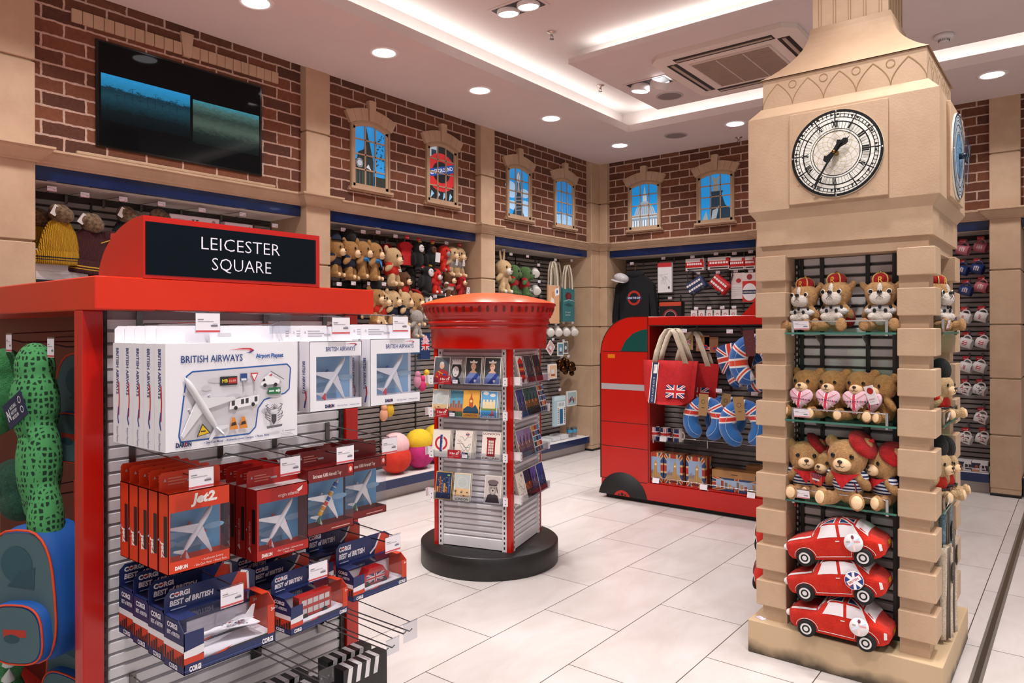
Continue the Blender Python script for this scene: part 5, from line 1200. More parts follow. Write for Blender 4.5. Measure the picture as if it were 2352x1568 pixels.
def tower_box(label, loc, rz):
    t = thing('gift_box', label, 'box', loc, rz, 'clock tower gift boxes'); w_, dd, h = .155, .12, .232; b = B(); b.box(-w_ / 2, w_ / 2, 0, dd, 0, h, 'a86a3a:.5')
    d = D(b, (-w_ / 2, 0, 0), (1, 0, 0), (0, 0, 1)); d.flag(0, 0, w_, h, '24406f', 'a8321f', 'cfa873'); d.rect(w_ * .14, h * .12, w_ * .72, h * .74, '8fa6c6:.5'); d.poly([(w_ * .14, h * .12), (w_ * .86, h * .12), (w_ * .86, h * .3), (w_ * .5, h * .4), (w_ * .14, h * .34)], 'a88a64:.5'); d.poly([(w_ * .5, h * .14), (w_ * .68, h * .14), (w_ * .67, h * .66), (w_ * .63, h * .72), (w_ * .60, h * .84), (w_ * .57, h * .72), (w_ * .51, h * .66)], 'b98d4e:.5'); d.ell(w_ * .59, h * .6, w_ * .055, h * .035, 'e6d5a8:.5', 14); d.line([(w_ * .54, h * .15), (w_ * .54, h * .55)], .002, '7a5a32:.5'); d.line([(w_ * .64, h * .15), (w_ * .64, h * .55)], .002, '7a5a32:.5')
    for k in range(5): d.rect(w_ * (.16 + .06 * k), h * .28, w_ * .03, h * (.1 + .04 * (k % 3)), '6d6a78:.5')
    d.rect(w_ * .3, h * .05, w_ * .4, h * .05, '5c1f18:.5'); d2 = D(b, (w_ / 2, 0, 0), (0, 1, 0), (0, 0, 1)); d2.flag(0, 0, dd, h, '24406f', 'a8321f', 'cfa873'); d3 = D(b, (-w_ / 2, 0, h), (1, 0, 0), (0, 1, 0)); d3.flag(0, 0, w_, dd, '6a5a4a', 'a8321f', 'cfa873'); b.build('carton', t); return t
tb = tower_box('clock tower gift box at the left end of the bottom bus shelf', (-2.69, 5.20, .186), 0)
dup(tb, (-2.525, 5.202, .186), .02, 'clock tower gift box in the middle of the row of three'); dup(tb, (-2.34, 5.198, .186), -.03, 'clock tower gift box on the right of the row of three')
t = thing('gift_box', 'low wide gift box with a parliament scene lying beside the clock tower boxes', 'box', (-2.02, 5.21, .186)); b = B(); b.box(-.19, .19, 0, .1, 0, .155, '9a6a3c:.5'); d = D(b, (-.19, 0, 0), (1, 0, 0), (0, 0, 1)); d.flag(0, 0, .38, .10, '24406f', 'a8321f', 'cfa873'); d.rect(.03, .02, .32, .065, '9fb4cc:.5'); [d.rect(.04 + .03 * k, .02, .02, .02 + .012 * (k * 7 % 4), ['b98d5e', '9c3a26', '7a6a5a'][k % 3] + ':.5') for k in range(10)]; d.rect(.0, .10, .38, .055, 'a87a4a:.5'); d.rect(.15, .125, .05, .006, '4a3a2a:.5'); d.rect(.33, .107, .035, .03, '3a3a44:.5'); b.build('carton', t)
t = thing('gift_box', 'second low wide gift box behind the parliament scene box', 'box', (-1.80, 5.32, .186)); b = B(); b.box(-.19, .19, 0, .1, 0, .19, '9a6a3c:.5'); b.build('carton', t)
# red tote bag
t = thing('tote_bag', 'red canvas tote bag with union jack patch and cream handles', 'bag', (-2.50, 5.10, .825))
b = B(); n = 16; rows = 12; w0, w1, H = .40, .46, .335; vs = []
for sy in (-1, 1):
    for i in range(rows + 1):
        q = i / rows; ww = w0 + (w1 - w0) * q; th_ = .075 * (1 - q) ** .6 + .018
        for j in range(n + 1):
            u = j / n * 2 - 1; e = (1 - abs(u) ** 5); rz_ = .03 * max(0, 1 - q * 5) * abs(u) ** 4; vs.append((u * ww / 2 * (1 - .06 * max(0, 1 - q * 6) * abs(u)), sy * th_ * (.25 + .75 * e) + .004 * math.sin(u * 9 + q * 5), H * q + rz_))
k = (rows + 1) * (n + 1); fs = []
for s_ in (0, k): fs += [(s_ + i * (n + 1) + j, s_ + i * (n + 1) + j + 1, s_ + (i + 1) * (n + 1) + j + 1, s_ + (i + 1) * (n + 1) + j) for i in range(rows) for j in range(n)]
fs += [(j, j + 1, k + j + 1, k + j) for j in range(n)] + [(i * (n + 1) + e, (i + 1) * (n + 1) + e, k + (i + 1) * (n + 1) + e, k + i * (n + 1) + e) for i in range(rows) for e in (0, n)]
b.add(vs, fs, mottled('canvas_red', 'ae1015', 'c0161b', .85, 50, .08, 260), True); bag = b.build('body', t)
b = B(); d = D(b, (.005, -.094, .055), (1, 0, 0), (0, .21, .978)); d.flag(0, 0, .155, .10); b.build('flag_patch', t)
b = B(); d = D(b, (-.125, -.108, .01), (1, 0, 0), (0, .22, .975)); d.rect(-.006, 0, .058, .315, 'e9e4e0:.7'); d.rect(0, 0, .046, .315, '18264e:.7'); d.text('& CO ® JACK & CO', .016, .20, .016, 'c9cede:.7', width=.19, rot=-PI / 2); d.rect(.012, .23, .03, .07, 'e3e0de:.6'); d.rect(.018, .25, .004, .04, '8a8a8e:.6'); b.build('strap_band', t)
for yy, xo in ((-.03, 0), (.03, .02)):
    b = B(); P = [(-.12, .30), (-.10, .40), (-.055, .52), (-.01, .575), (.03, .58), (.06, .545), (.105, .43), (.145, .31)]
    for off in (0,):
        vs = []
        for i, (x, z) in enumerate(P): 
            for e in (-.022, .022): vs.append((x + xo + e, yy + .006 * math.sin(i), z))
        b.add(vs, [(2 * i, 2 * i + 1, 2 * i + 3, 2 * i + 2) for i in range(len(P) - 1)], 'canvas', True)
    o = b.build('handle', t); s_ = o.modifiers.new('thick', 'SOLIDIFY'); s_.thickness = .004
o = dup(t, (-2.40, 5.26, .80), 0, 'darker red tote bag hanging behind the front one'); o.scale = (1, .45, 1)
# union jack neck pillows: tube bent to a U, halves of flag and plain blue plush
def jack_mat(name, blue, red, cx, cz, w_, h_, top_only=None):
    m, nt, p = newmat(name); L = nt.links; tc = N(nt, 'ShaderNodeTexCoord'); sp = N(nt, 'ShaderNodeSeparateXYZ'); L.new(tc.outputs['Object'], sp.inputs[0])
    def M(op, a, b_=None, c_=None):
        n_ = N(nt, 'ShaderNodeMath', operation=op)
        for i, v in enumerate((a, b_, c_)):
            if v is None: continue
            if isinstance(v, (int, float)): n_.inputs[i].default_value = v
            else: L.new(v, n_.inputs[i])
        return n_.outputs[0]
    x = M('ABSOLUTE', M('DIVIDE', M('SUBTRACT', sp.outputs[0], cx), w_)); z = M('ABSOLUTE', M('DIVIDE', M('SUBTRACT', sp.outputs[2], cz), h_))
    dg = M('ABSOLUTE', M('SUBTRACT', x, z))
    cross = lambda t_: M('MAXIMUM', M('LESS_THAN', x, t_), M('LESS_THAN', z, t_))
    cur = None
    def mixc(fac, a, b_):
        n_ = N(nt, 'ShaderNodeMix', data_type='RGBA'); L.new(fac, n_.inputs['Factor'])
        for k, v in (('A', a), ('B', b_)):
            if isinstance(v, str): n_.inputs[k].default_value = lin(v)
            else: L.new(v, n_.inputs[k])
        return n_.outputs['Result']
    c = mixc(M('LESS_THAN', dg, .17), blue, 'e6e0de'); c = mixc(M('LESS_THAN', dg, .065), c, red); c = mixc(cross(.24), c, 'e6e0de'); c = mixc(cross(.14), c, red)
    if top_only is not None: c = mixc(M('LESS_THAN', sp.outputs[2], top_only), c, '1d63a8')
    L.new(c, p.inputs['Base Color']); p.inputs['Roughness'].default_value = .9; p.inputs['Sheen Weight'].default_value = .4; MATS[name] = m
jack_mat('jack_full', '1d5aa0', 'd8421c', 0, 0, .14, .14); jack_mat('jack_top', '1d5aa0', 'cf2f1c', 0, .05, .15, .10, .02); jack_mat('jack_cushion', '1a3f7a', 'd0331a', 0, 0, .1, .1)
def neck_pillow(label, loc, rot, m, s=1.0, tagm='a07d50:.7'):
    t = thing('neck_pillow', label, 'travel pillow', loc, 0, 'union jack neck pillows', rot)
    P, R = [], []
    for k in range(25):
        a = math.radians(-75 + 330 * k / 24); P.append((.115 * s * math.cos(a), 0, .125 * s * math.sin(a))); R.append(s * (.062 if 1 < k < 23 else (.052 if k in (1, 23) else .03)))
    b = B(); b.tube(P, R, m, 20); b.build('cushion', t)
    b = B(); b.tube([(p[0] * 1.0, -r * .99, p[2]) for p, r in zip(P, R)], .0018 * s, 'b9c2cc:.7', 5); b.build('piping', t)
    b = B(); w_ = .038 * s; b.prism([(-w_, .21 * s), (w_, .21 * s), (w_ * .85, .04 * s), (-w_ * .85, .04 * s)], -.066 * s, -.063 * s, tagm); d = D(b, (0, -.066 * s, .10 * s), (1, 0, 0), (0, 0, 1)); d.ring(0, .05 * s, .017 * s, .004, '5c452a:.7', 16); d.rect(-.012, .0, .024, .006, '5c452a:.7'); b.build('paper_band', t)
    b = B(); b.ell(P[0], .012 * s, '3f8fd8:.3', n=10, k=8); b.build('toggle', t)
    return t
neck_pillow('blue neck pillow with a union jack top, left of the two lower ones', (-2.225, 5.115, .72), (0, .06, .1), 'jack_top', .95)
neck_pillow('blue neck pillow with a union jack top, half hidden by the clock tower', (-1.93, 5.115, .705), (0, -.12, .15), 'jack_top', 1.0)
neck_pillow('union jack neck pillow behind the left one, bottom of its hook', (-2.13, 5.27, .73), (0, .15, .1), 'jack_top', .9)
neck_pillow('white, orange and blue union jack neck pillow hanging highest beside the clock tower', (-1.845, 5.115, 1.165), (0, -.1, 0), 'jack_full', 1.08, '5a1f24:.6')
neck_pillow('union jack neck pillow hanging behind the highest one', (-1.95, 5.27, 1.08), (0, .25, 0), 'jack_full', .95, '5a1f24:.6')
t = thing('cushion', 'small square union jack cushion hanging at a tilt behind the upper neck pillow', 'cushion', (-2.055, 5.22, 1.185), 0, None, (0, -.25, .15)); b = B(); n = 12; vs = []
for sy in (-1, 1): vs += [((2 * i / n - 1) * .11 * (1 - .08 * (2 * j / n - 1) ** 2), sy * .045 * (max(0, 1 - (2 * i / n - 1) ** 2) * max(0, 1 - (2 * j / n - 1) ** 2)) ** .5, (2 * j / n - 1) * .11 * (1 - .08 * (2 * i / n - 1) ** 2)) for i in range(n + 1) for j in range(n + 1)]
k = (n + 1) ** 2; b.add(vs, [(s_ + i * (n + 1) + j, s_ + (i + 1) * (n + 1) + j, s_ + (i + 1) * (n + 1) + j + 1, s_ + i * (n + 1) + j + 1) for s_ in (0, k) for i in range(n) for j in range(n)], 'jack_cushion', True); b.build('cover', t)
# badge cards on hooks
for i, (x, z, c) in enumerate(((-2.435, 1.30, 'a88a58'), (-2.30, 1.29, '9a6b48'), (-2.23, 1.28, '8a5a3c'))):
    t = thing('badge_card', ['kraft card with a union jack badge beside the tote handle', 'kraft card with two small round badges', 'kraft badge card nearest the small cushion'][i], 'badge card', (x, 5.25, z)); b = B(); b.box(-.055, .055, 0, .002, -.06, .06, c + ':.7'); d = D(b, (-.055, 0, -.06), (1, 0, 0), (0, 0, 1))
    if i == 0: d.flag(.02, .035, .07, .05)
    else: d.flag(.01, .02, .035, .025); d.ell(.08, .032, .018, .018, 'b5261c:.5', 16); d.ell(.08, .032, .01, .01, '23407a:.5', 12)
    b.build('card', t)
# little red plush keyring poking out by the tower
t = thing('plush_keyring', 'small red plush car keyring with white lamp sticking out low beside the clock tower', 'keyring', (-1.19, 3.62, .47)); b = B(); b.ell((0, 0, 0), (.03, .05, .05), 'plush_red'); b.build('body', t); b = B(); b.ell((-.02, -.035, -.045), .016, 'e6e2e0:.8'); b.build('lamp', t); b = B(); d = D(b, (-.031, .03, -.01), (0, -1, 0), (0, 0, 1), h=.001); d.flag(0, 0, .05, .035); b.build('flag', t)
# ================================================================== red display unit with the station sign
ux = thing('toy_display_unit', 'large red display unit with a LEICESTER SQUARE sign on top', 'display unit', (-1.95, .734, 0))
b = B(); b.box(-1.75, .078, 0, .873, 1.452, 1.535, 'red_orange'); b.build('top_beam', ux, bevel=.003, seg=1)
for x0, x1, y0, y1 in ((-.05, 0, 0, .05), (-.05, 0, .816, .868), (-1.7, -1.65, 0, .05), (-1.7, -1.65, .816, .868)):
    b = B(); b.box(x0, x1, y0, y1, 0, 1.452, 'red_gloss'); b.build('corner_post', ux, bevel=.002, seg=1)
b = B(); b.box(-.06, -.03, .05, .816, .02, 1.452, 'aaa4a8:.6')
for i in range(42):
    z = .03 + .0335 * i; b.prism([(-.03, z), (-.020, z + .0015), (-.018, z + .026), (-.03, z + .0285)], .062, .80, 'slat_white', ax='y')
b.build('slat_panel', ux)
b = B()
for y in (.056, .808):
    b.box(-.035, -.010, y - .007, y + .007, .02, 1.452, '2a2726:.5')
    for i in range(50): z = .04 + .028 * i; b.box(-.0098, -.009, y - .002, y + .002, z, z + .014, '070707:.6')
b.build('upright', ux)
b = B(); b.box(-1.65, -.05, .30, .315, .05, 1.452, '5a0d0a:.5'); b.box(-1.65, -.05, .85, .86, .05, 1.452, '5a0d0a:.5'); b.box(-1.7, -.05, .01, .86, 0, .06, 'a8140a:.4'); b.build('inner_panel', ux)
b = B(); n = 14; pr = [(-.27, 0)] + [(-.27 + .27 * math.sin(PI / 2 * i / n), .160 * (1 - math.cos(PI / 2 * i / n)) if 0 else .160 * math.sin(PI / 2 * i / n) ** .9) for i in range(1, n + 1)] + [(0.0, .160), (0, 0)]
pr = [(.078 + x, 1.535 + z) for x, z in [(-.27, 0)] + [(-.27 + .27 * (1 - math.cos(PI / 2 * i / n)), .160 * math.sin(PI / 2 * i / n)) for i in range(1, n + 1)] + [(0, .160), (0, 0)]]
b.prism(pr, .114, .653, 'red_gloss', ax='y'); sg = b.build('sign_housing', ux)
b = B(); d = D(b, (.078, .119, 1.544), (0, 1, 0), (0, 0, 1), h=.0015)
MATS['sign_glass'] = newmat('sign_glass')[0]; p = MATS['sign_glass'].node_tree.nodes['Principled BSDF']; p.inputs['Base Color'].default_value = (.004, .007, .011, 1); p.inputs['Roughness'].default_value = .05; p.inputs['Specular IOR Level'].default_value = .1
d.rect(0, 0, .519, .136, 'sign_glass'); d.text('LEICESTER', .27, .077, .036, 'd9d3dc:.5e0.25', width=.243, align='c', bold=-.012); d.text('SQUARE', .27, .022, .036, 'd9d3dc:.5e0.25', width=.183, align='c', bold=-.012); b.build('sign_screen', sg)
DX = -1.967     # face of the slat panel
G50 = 'price tickets and hooks on the red unit'

# ---------------------------------------------------------------- toy aeroplanes and boxes (front faces +X once placed)
def toy_plane(parent, L_, col, tail, loc, rot, eng='7b8794:.4', belly=None, name='toy_plane'):
    """nose along +z in local x-z plane, wings in plane, y is thickness"""
    t = B(); r = L_ * .048; n = 14; prof = []
    for i in range(n + 1):
        q = i / n; rr = r * (min(1, (q / .16) ** .55) if q < .16 else 1 if q < .68 else max(.12, 1 - ((q - .68) / .32) ** 1.4 * .85)); prof.append((rr, L_ * (.5 - q)))
    t.lathe(prof[::-1], col, 14); t.lathe([(0, -L_ * .5), (prof[-1][0], -L_ * .5)], col, 14)
    for s in (-1, 1):
        t.prism([(s * r * .5, L_ * .12), (s * L_ * .46, -L_ * .17), (s * L_ * .46, -L_ * .21), (s * r * .5, -L_ * .07)], -.0015, .0025, col); t.prism([(s * r * .3, -L_ * .36), (s * L_ * .17, -L_ * .46), (s * L_ * .17, -L_ * .49), (s * r * .3, -L_ * .45)], -.001, .0015, col)
    o = t.build(name, parent, loc, rot)
    b = B()
    for s in (-1, 1): b.tube([(s * L_ * .17, .006, L_ * .07), (s * L_ * .17, .006, -L_ * .02)], [L_ * .024, L_ * .02], eng, 10)
    b.build('engine', o)
    b = B(); b.prism([(-r * .2, -L_ * .34), (-r * 2.6, -L_ * .47), (-r * 2.6, -L_ * .52), (-r * .2, -L_ * .47)], -.0015, .0015, tail); b.v = [(y, x, z) for x, y, z in b.v]; b.build('tail_fin', o); return o
def ribbon(d, x, y, w, red='c8232b:.5', blue='23408f:.5'):
    d.poly([(x, y), (x + w * .55, y + w * .05), (x + w * .86, y + w * .045), (x + w * .97, y - w * .01), (x + w * .9, y - w * .06), (x + w * .8, y - w * .09), (x + w * .86, y - w * .03), (x + w * .8, y + .0), (x + w * .4, y + w * .01)], red)
    d.poly([(x + w * .68, y - w * .12), (x + w * .86, y - w * .12), (x + w * .99, y - w * .05), (x + w * .97, y + .0), (x + w * .9, y - w * .06), (x + w * .8, y - w * .09)], blue)
def carton(t, w, h, dd, col, l, bo, tp, sky, tab=.042, tabcol=None, side=None, front=None, wrap=True, topprint=None):
    """open-front card box: l,bo,tp are the printed margins left, bottom and top of the window, which wraps to the right side"""
    b = B(); x0, x1 = -w / 2, w / 2; th = .0016
    b.box(x0, x1, dd - th, dd, 0, h, col); b.box(x0, x0 + th, 0, dd, 0, h, col); b.box(x0, x1, 0, dd, 0, th, col); b.box(x0, x1, 0, dd, h - th, h, col)
    b.box(x0, x1, 0, th, 0, bo, col); b.box(x0, x1, 0, th, h - tp, h, col); b.box(x0, x0 + l, 0, th, bo, h - tp, col)
    if wrap: b.box(x1 - th, x1, 0, dd, 0, bo, col); b.box(x1 - th, x1, 0, dd, h - tp, h, col)
    else: b.box(x1 - th, x1, 0, dd, 0, h, col); b.box(x1 - l, x1, 0, th, bo, h - tp, col)
    if side: side(D(b, (x0, dd, 0), (0, -1, 0), (0, 0, 1)), dd, h)
    if front: front(D(b, (x0, 0, 0), (1, 0, 0), (0, 0, 1)), w, h)
    if topprint: topprint(D(b, (x0, 0, h), (1, 0, 0), (0, 1, 0)), w, dd)
    ct = b.build('carton', t)
    if sky:
        b = B(); d = D(b, (x0 + l * .5, dd - th, bo), (1, 0, 0), (0, 0, 1), h=.0006); W, H = w - l, h - bo - tp; d.rect(0, 0, W, H, sky[0]); R = random.Random(2)
        for k in range(9): d.ell(W * R.uniform(.1, .9), H * R.uniform(.05, .5), W * R.uniform(.1, .25), H * .07, sky[1], 12)
        b.build('backing_card', ct)
    b = B(); b.box(x0 + l, x1 - (0 if wrap else l), .0004, .0009, bo, h - tp, 'clear')
    if wrap: b.box(x1 - .0009, x1 - .0004, 0, dd, bo, h - tp, 'clear')
    b.build('window', t)
    if tab:
        b = B(); e = w * .04; b.prism([(x0 + .001, h), (x1 - .001, h), (x1 - .001, h + tab * .85), (x1 - e, h + tab), (x0 + e, h + tab), (x0 + .001, h + tab * .85)], dd - .002, dd - .0006, tabcol or col); d = D(b, (x0, dd - .002, h), (1, 0, 0), (0, 0, 1))
        for k, ww in enumerate((.22, .3, .26)): d.rect(w * .14, tab * (.62 - .16 * k), w * ww, tab * .06, 'a7a4ac:.6' if col.startswith('f') or col.startswith('e') else 'e08a7a:.6')
        d.poly([(w * .07, tab * .5), (w * .11, tab * .5), (w * .09, tab * .68)], 'b9b6be:.6'); d.rect(w * .44, tab * .35, w * .12, tab * .12, 'b5b2b6:.6'); b.build('hang_tab', ct)
    return ct
BAB = '223f7e:.5'; WH = 'ebe8ee:.45'
def daron(d, x, y, s, c='1d2a55:.5', txt=True):
    d.text('DARON', x, y, s, c, width=s * 3.6, bold=.06); d.line([(x + s * 2.05, y), (x + s * 2.5, y + s)], s * .2, 'c8232b:.5')
# British Airways airport playset, 34 x 24 cm
def ba_side(d, dd, h):
    d.text('BRITISH AIRWAYS', dd * .36, h * .95, .0135, BAB, width=h * .46, rot=-PI / 2, bold=.02); d.line([(dd * .62, h * .2 + .10), (dd * .66, h * .2 + .06), (dd * .6, h * .2 + .02)], .005, 'c8232b:.5'); d.line([(dd * .6, h * .2 + .04), (dd * .5, h * .2 + .015), (dd * .6, h * .2)], .005, '23408f:.5'); d.text('Airport Playset', dd * .4, h * .17, .009, BAB, width=h * .16, rot=-PI / 2)
def ba_front(d, w, h):
    fr = [(.034, .02), (.205, .02), (.222, .035), (.229, .08), (.246, .10), (.305, .112), (.318, .122), (.322, .176), (.312, .186), (.062, .178), (.048, .168), (.030, .034)]
    d.poly(fr, 'd4d0d6:.4'); d.line(fr + fr[:1], .0035, '2459a0:.4')
    R = random.Random(5)
    for k in range(12): d.ell(R.uniform(.06, .28), R.uniform(.05, .16) if k % 2 else R.uniform(.1, .16), R.uniform(.01, .03), .006, 'c6c2c9:.4', 10)
    d.text('BRITISH AIRWAYS', .035, .199, .0165, BAB, width=.152, bold=.01); ribbon(d, .150, .226, .068); d.text('Airport Playset', .222, .205, .010, '2459a0:.5', width=.078, bold=.04)
    d.text('• Die Cast Metal  • Authentic Livery Designs  • Plastic Parts', .088, .0095, .0048, BAB, width=.17, bold=.02); daron(d, .022, .009, .010)
    # kit in the blister
    d.rect(.128, .142, .044, .021, '26262a:.4'); d.text('MB', .133, .149, .008, 'd8c728:.4', bold=.03); d.rect(.149, .146, .022, .013, 'b3241f:.4'); d.text('21L-03R', .1505, .150, .005, 'f0d8d0:.4', width=.018)
    d.rect(.180, .150, .018, .018, '2b4a86:.4'); d.rect(.182, .151, .014, .005, 'e9e7ea:.4'); d.rect(.187, .124, .003, .026, 'a9a6ac:.4'); d.poly([(.206, .168), (.228, .168), (.217, .146)], 'c5282b:.4'); d.poly([(.2095, .1655), (.2245, .1655), (.217, .151)], 'efecee:.4'); d.rect(.2155, .124, .003, .024, 'a9a6ac:.4')
    d.poly([(.234, .136), (.286, .138), (.290, .150), (.262, .168), (.252, .160), (.240, .154)], 'eceaee:.4'); [d.ell(x, .136, .005, .005, '26262a:.4', 10) for x in (.246, .276)]; d.poly([(.238, .146), (.247, .147), (.246, .153), (.241, .152)], '2b2c30:.4'); d.line([(.262, .166), (.296, .146)], .004, 'd6d3d8:.4'); d.line([(.262, .170), (.30, .148)], .0015, '3a3a40:.4'); d.poly([(.256, .160), (.266, .164), (.264, .158)], 'c8232b:.4')
    d.rect(.254, .112, .036, .017, '2f6f48:.4'); d.poly([(.276, .118), (.284, .118), (.284, .115), (.289, .1205), (.284, .126), (.284, .123), (.276, .123)], 'e9f0ea:.4'); d.rect(.257, .1185, .014, .004, 'cfe0d4:.4')
    d.poly([(.150, .084), (.226, .092), (.228, .114), (.152, .106)], 'f1eff2:.4'); [d.poly([(.156 + .012 * k, .092 + .0012 * k), (.164 + .012 * k, .0928 + .0012 * k), (.164 + .012 * k, .1045 + .0012 * k), (.156 + .012 * k, .1037 + .0012 * k)], ['3a3d44:.4', 'e9e7ea:.4'][k % 3 == 1]) for k in range(6)]; d.ell(.166, .0865, .005, .005, '26262a:.4', 10); d.ell(.212, .0915, .005, .005, '26262a:.4', 10)
    for x in (.160, .185): d.poly([(x - .009, .036), (x + .012, .036), (x + .004, .064), (x - .004, .064)], 'd9852f:.4'); d.poly([(x - .007, .044), (x + .008, .046), (x + .005, .054), (x - .004, .052)], '3a2d22:.4')
    d.poly([(.068, .028), (.102, .034), (.082, .058)], '26262a:.4'); d.poly([(.0715, .030), (.0985, .035), (.0825, .054)], 'd9b321:.4'); d.line([(.078, .040), (.09, .040)], .003, '2e2a20:.4')
    # crest
    R = random.Random(9); d.poly([(.262, .062), (.276, .062), (.276, .045), (.269, .036), (.262, .045)], '45434a:.5')
    for s in (-1, 1):
        for k in range(6): d.line([(.269 + s * .010, .045 + .006 * k), (.269 + s * (.018 + .003 * (k % 3)), .050 + .007 * k), (.269 + s * (.026 - .002 * k), .058 + .006 * k)], .0018, '55535a:.5')
    for k in range(9): d.line([(.269, .075), (.269 + .012 * math.cos(PI * k / 8), .075 + .014 * math.sin(PI * k / 8))], .0014, '66646b:.5')
    d.poly([(.246, .034), (.292, .036), (.290, .030), (.248, .028)], '6a686f:.5'); d.poly([(.290, .016), (.296, .016), (.293, .022)], 'b9b6be:.5'); [d.rect(.287, .003 + .004 * k, .040 - .005 * k, .0016, 'b4b1b8:.5') for k in range(3)]; d.rect(.298, .016, .03, .003, 'b4b1b8:.5')
t = thing('airport_playset_box', 'white British airport playset box at the front of its row', 'toy box', (-1.60, .943, 1.128), (0), 'white airport playset boxes', (0, 0, LEFT))
b = B(); b.box(-.171, .171, 0, .052, 0, .243, WH); ba_side(D(b, (-.171, .052, 0), (0, -1, 0), (0, 0, 1)), .052, .243); ba_front(D(b, (-.171, 0, 0), (1, 0, 0), (0, 0, 1)), .342, .243); bx = b.build('carton', t)
b = B(); b.prism([(-.168, .243), (.168, .243), (.168, .276), (.160, .284), (-.160, .284), (-.168, .276)], .049, .0505, WH); D(b, (-.02, .049, .258), (1, 0, 0), (0, 0, 1)).rect(0, 0, .035, .008, 'c9c6cc:.5'); b.build('hang_tab', bx)
# the white airliner in its blister
pl = toy_plane(bx, .165, 'dcdade:.3', 'ccd0da:.35', (-.088, -.006, .098), (0, -.55, 0), 'b9b7bd:.4')
for k in range(1, 5): dup(t, (-1.60 - .0535 * k, .943, 1.128), (0, 0, LEFT), 'white airport playset box, %s from the front of its row' % ORD[k])
# boxed airliners
def plane_box(label, group, x, y, z, w, h, dd, col, sky, kind):
    t = thing('toy_plane_box', label, 'toy box', (x, y, z), 0, group, (0, 0, LEFT))
    def side(d, dd, h):
        if kind == 'ba': d.text('BRITISH AIRWAYS', dd * .3, h * .72, .012, BAB, width=h * .46, rot=-PI / 2, bold=.02); d.line([(dd * .6, h * .3), (dd * .66, h * .2), (dd * .5, h * .1)], .005, 'c8232b:.5'); d.line([(dd * .6, h * .16), (dd * .48, h * .06)], .006, '23408f:.5')
        elif kind == 'jet': d.text('Jet2', dd * .3, h * .40, .016, 'f2e9e4:.5', width=h * .2, rot=-PI / 2, bold=.05); d.rect(dd * .55, h * .22, dd * .35, h * .5, '1b1c22:.3')
        elif kind == 'vir': d.text('virgin atlantic', dd * .3, h * .55, .009, 'e9cfc9:.5', width=h * .34, rot=-PI / 2); d.poly([(dd * .2, h * .16), (dd * .5, h * .1), (dd * .4, h * .2)], 'e9cfc9:.5'); d.rect(dd * .6, h * .25, dd * .3, h * .48, '1b1418:.3')
    def front(d, w, h):
        if kind == 'ba': d.text('BRITISH AIRWAYS', w * .30, h * .855, .0125, BAB, width=w * .56, bold=.01); ribbon(d, w * .66, h * .955, .043); daron(d, w * .28, h * .045, .0085); d.text('• Die Cast Metal', w * .5, h * .05, .004, BAB, width=w * .2); d.text('• Authentic Livery', w * .74, h * .05, .004, BAB, width=w * .2)
        elif kind == 'jet': d.text('Jet2.', w * .36, h * .835, .0225, 'f6efeb:.5', width=w * .42, bold=.05, shear=.2); daron(d, w * .1, h * .045, .0085, 'f6efeb:.5'); d.text('• Authentic Livery', w * .52, h * .085, .005, 'f6efeb:.5', width=w * .36); d.text('• Die Cast Metal  • Plastic Parts', w * .4, h * .035, .005, 'f6efeb:.5', width=w * .54)
        elif kind == 'vir': d.text('virgin atlantic', w * .40, h * .845, .0095, 'f3e6e2:.5', width=w * .40); d.poly([(w * .76, h * .90), (w * .88, h * .955), (w * .86, h * .90), (w * .80, h * .87)], 'f3e6e2:.5'); daron(d, w * .1, h * .045, .0085, 'f3e6e2:.5'); d.text('• Die Cast Metal  • Authentic Livery', w * .38, h * .07, .005, 'f3e6e2:.5', width=w * .5); d.text('• Plastic Parts', w * .5, h * .03, .005, 'f3e6e2:.5', width=w * .2)
        else: d.text('Emirates A380 Aircraft Toy', w * .12, h * .86, .010, 'efdcd6:.5', width=w * .6, bold=.02); d.rect(w * .87, h * .85, w * .11, h * .14, 'c4281c:.5'); d.ell(w * .925, h * .91, .005, .007, 'f0dcd6:.5', 10); d.rect(w * .5, h * .04, w * .4, h * .015, 'd9a49a:.5')
    def topp(d, w, dd):
        if kind == 'vir': d.rect(.002, .002, w - .004, dd - .004, 'e9e3e4:.5'); d.text('virgin atlantic', w * .25, dd * .3, .012, 'd8b3b0:.5', width=w * .5)
        if kind == 'jet': d.text('Jet2', w * .4, dd * .3, .016, 'f6d9cc:.5', width=w * .3, bold=.05)
    tp, bo, l = {'ba': (.22, .15, .12), 'jet': (.24, .15, .03), 'vir': (.20, .14, .05), 'em': (.20, .12, .01)}[kind]
    carton(t, w, h, dd, col, w * l, h * bo, h * tp, sky, .043, side=side, front=front, topprint=topp)
    cc, tl, en = {'ba': ('e3e3e8:.3', 'c8414b:.4', '2a4f9c:.4'), 'jet': ('d9d6dc:.25', 'b5191c:.4', 'a3201c:.4'), 'vir': ('e9e6ea:.3', 'c41a22:.4', 'b5201f:.4'), 'em': ('e6e3e4:.3', '2f6a48:.4', 'd8d4d6:.4'), }[kind]
    toy_plane(t, h * .74, cc, tl, (w * .02, dd * .45, h * (bo + (1 - bo - tp) * .5)), (0, .62, 0), en)
    return t
SK = ('5b9fce:.4', '8dbbdc:.5'); SKB = ('8fb6da:.4', 'a9c8e2:.5')
def rowof(t, x, y, z, n, pitch, lab):
    for k in range(1, n): dup(t, (x - pitch * k, y, z), (0, 0, LEFT), lab % ORD[k])
GP = {'ba': 'white boxed airliners', 'jet': 'orange boxed airliners', 'vir': 'red boxed airliners', 'em': 'maroon boxed airliners'}
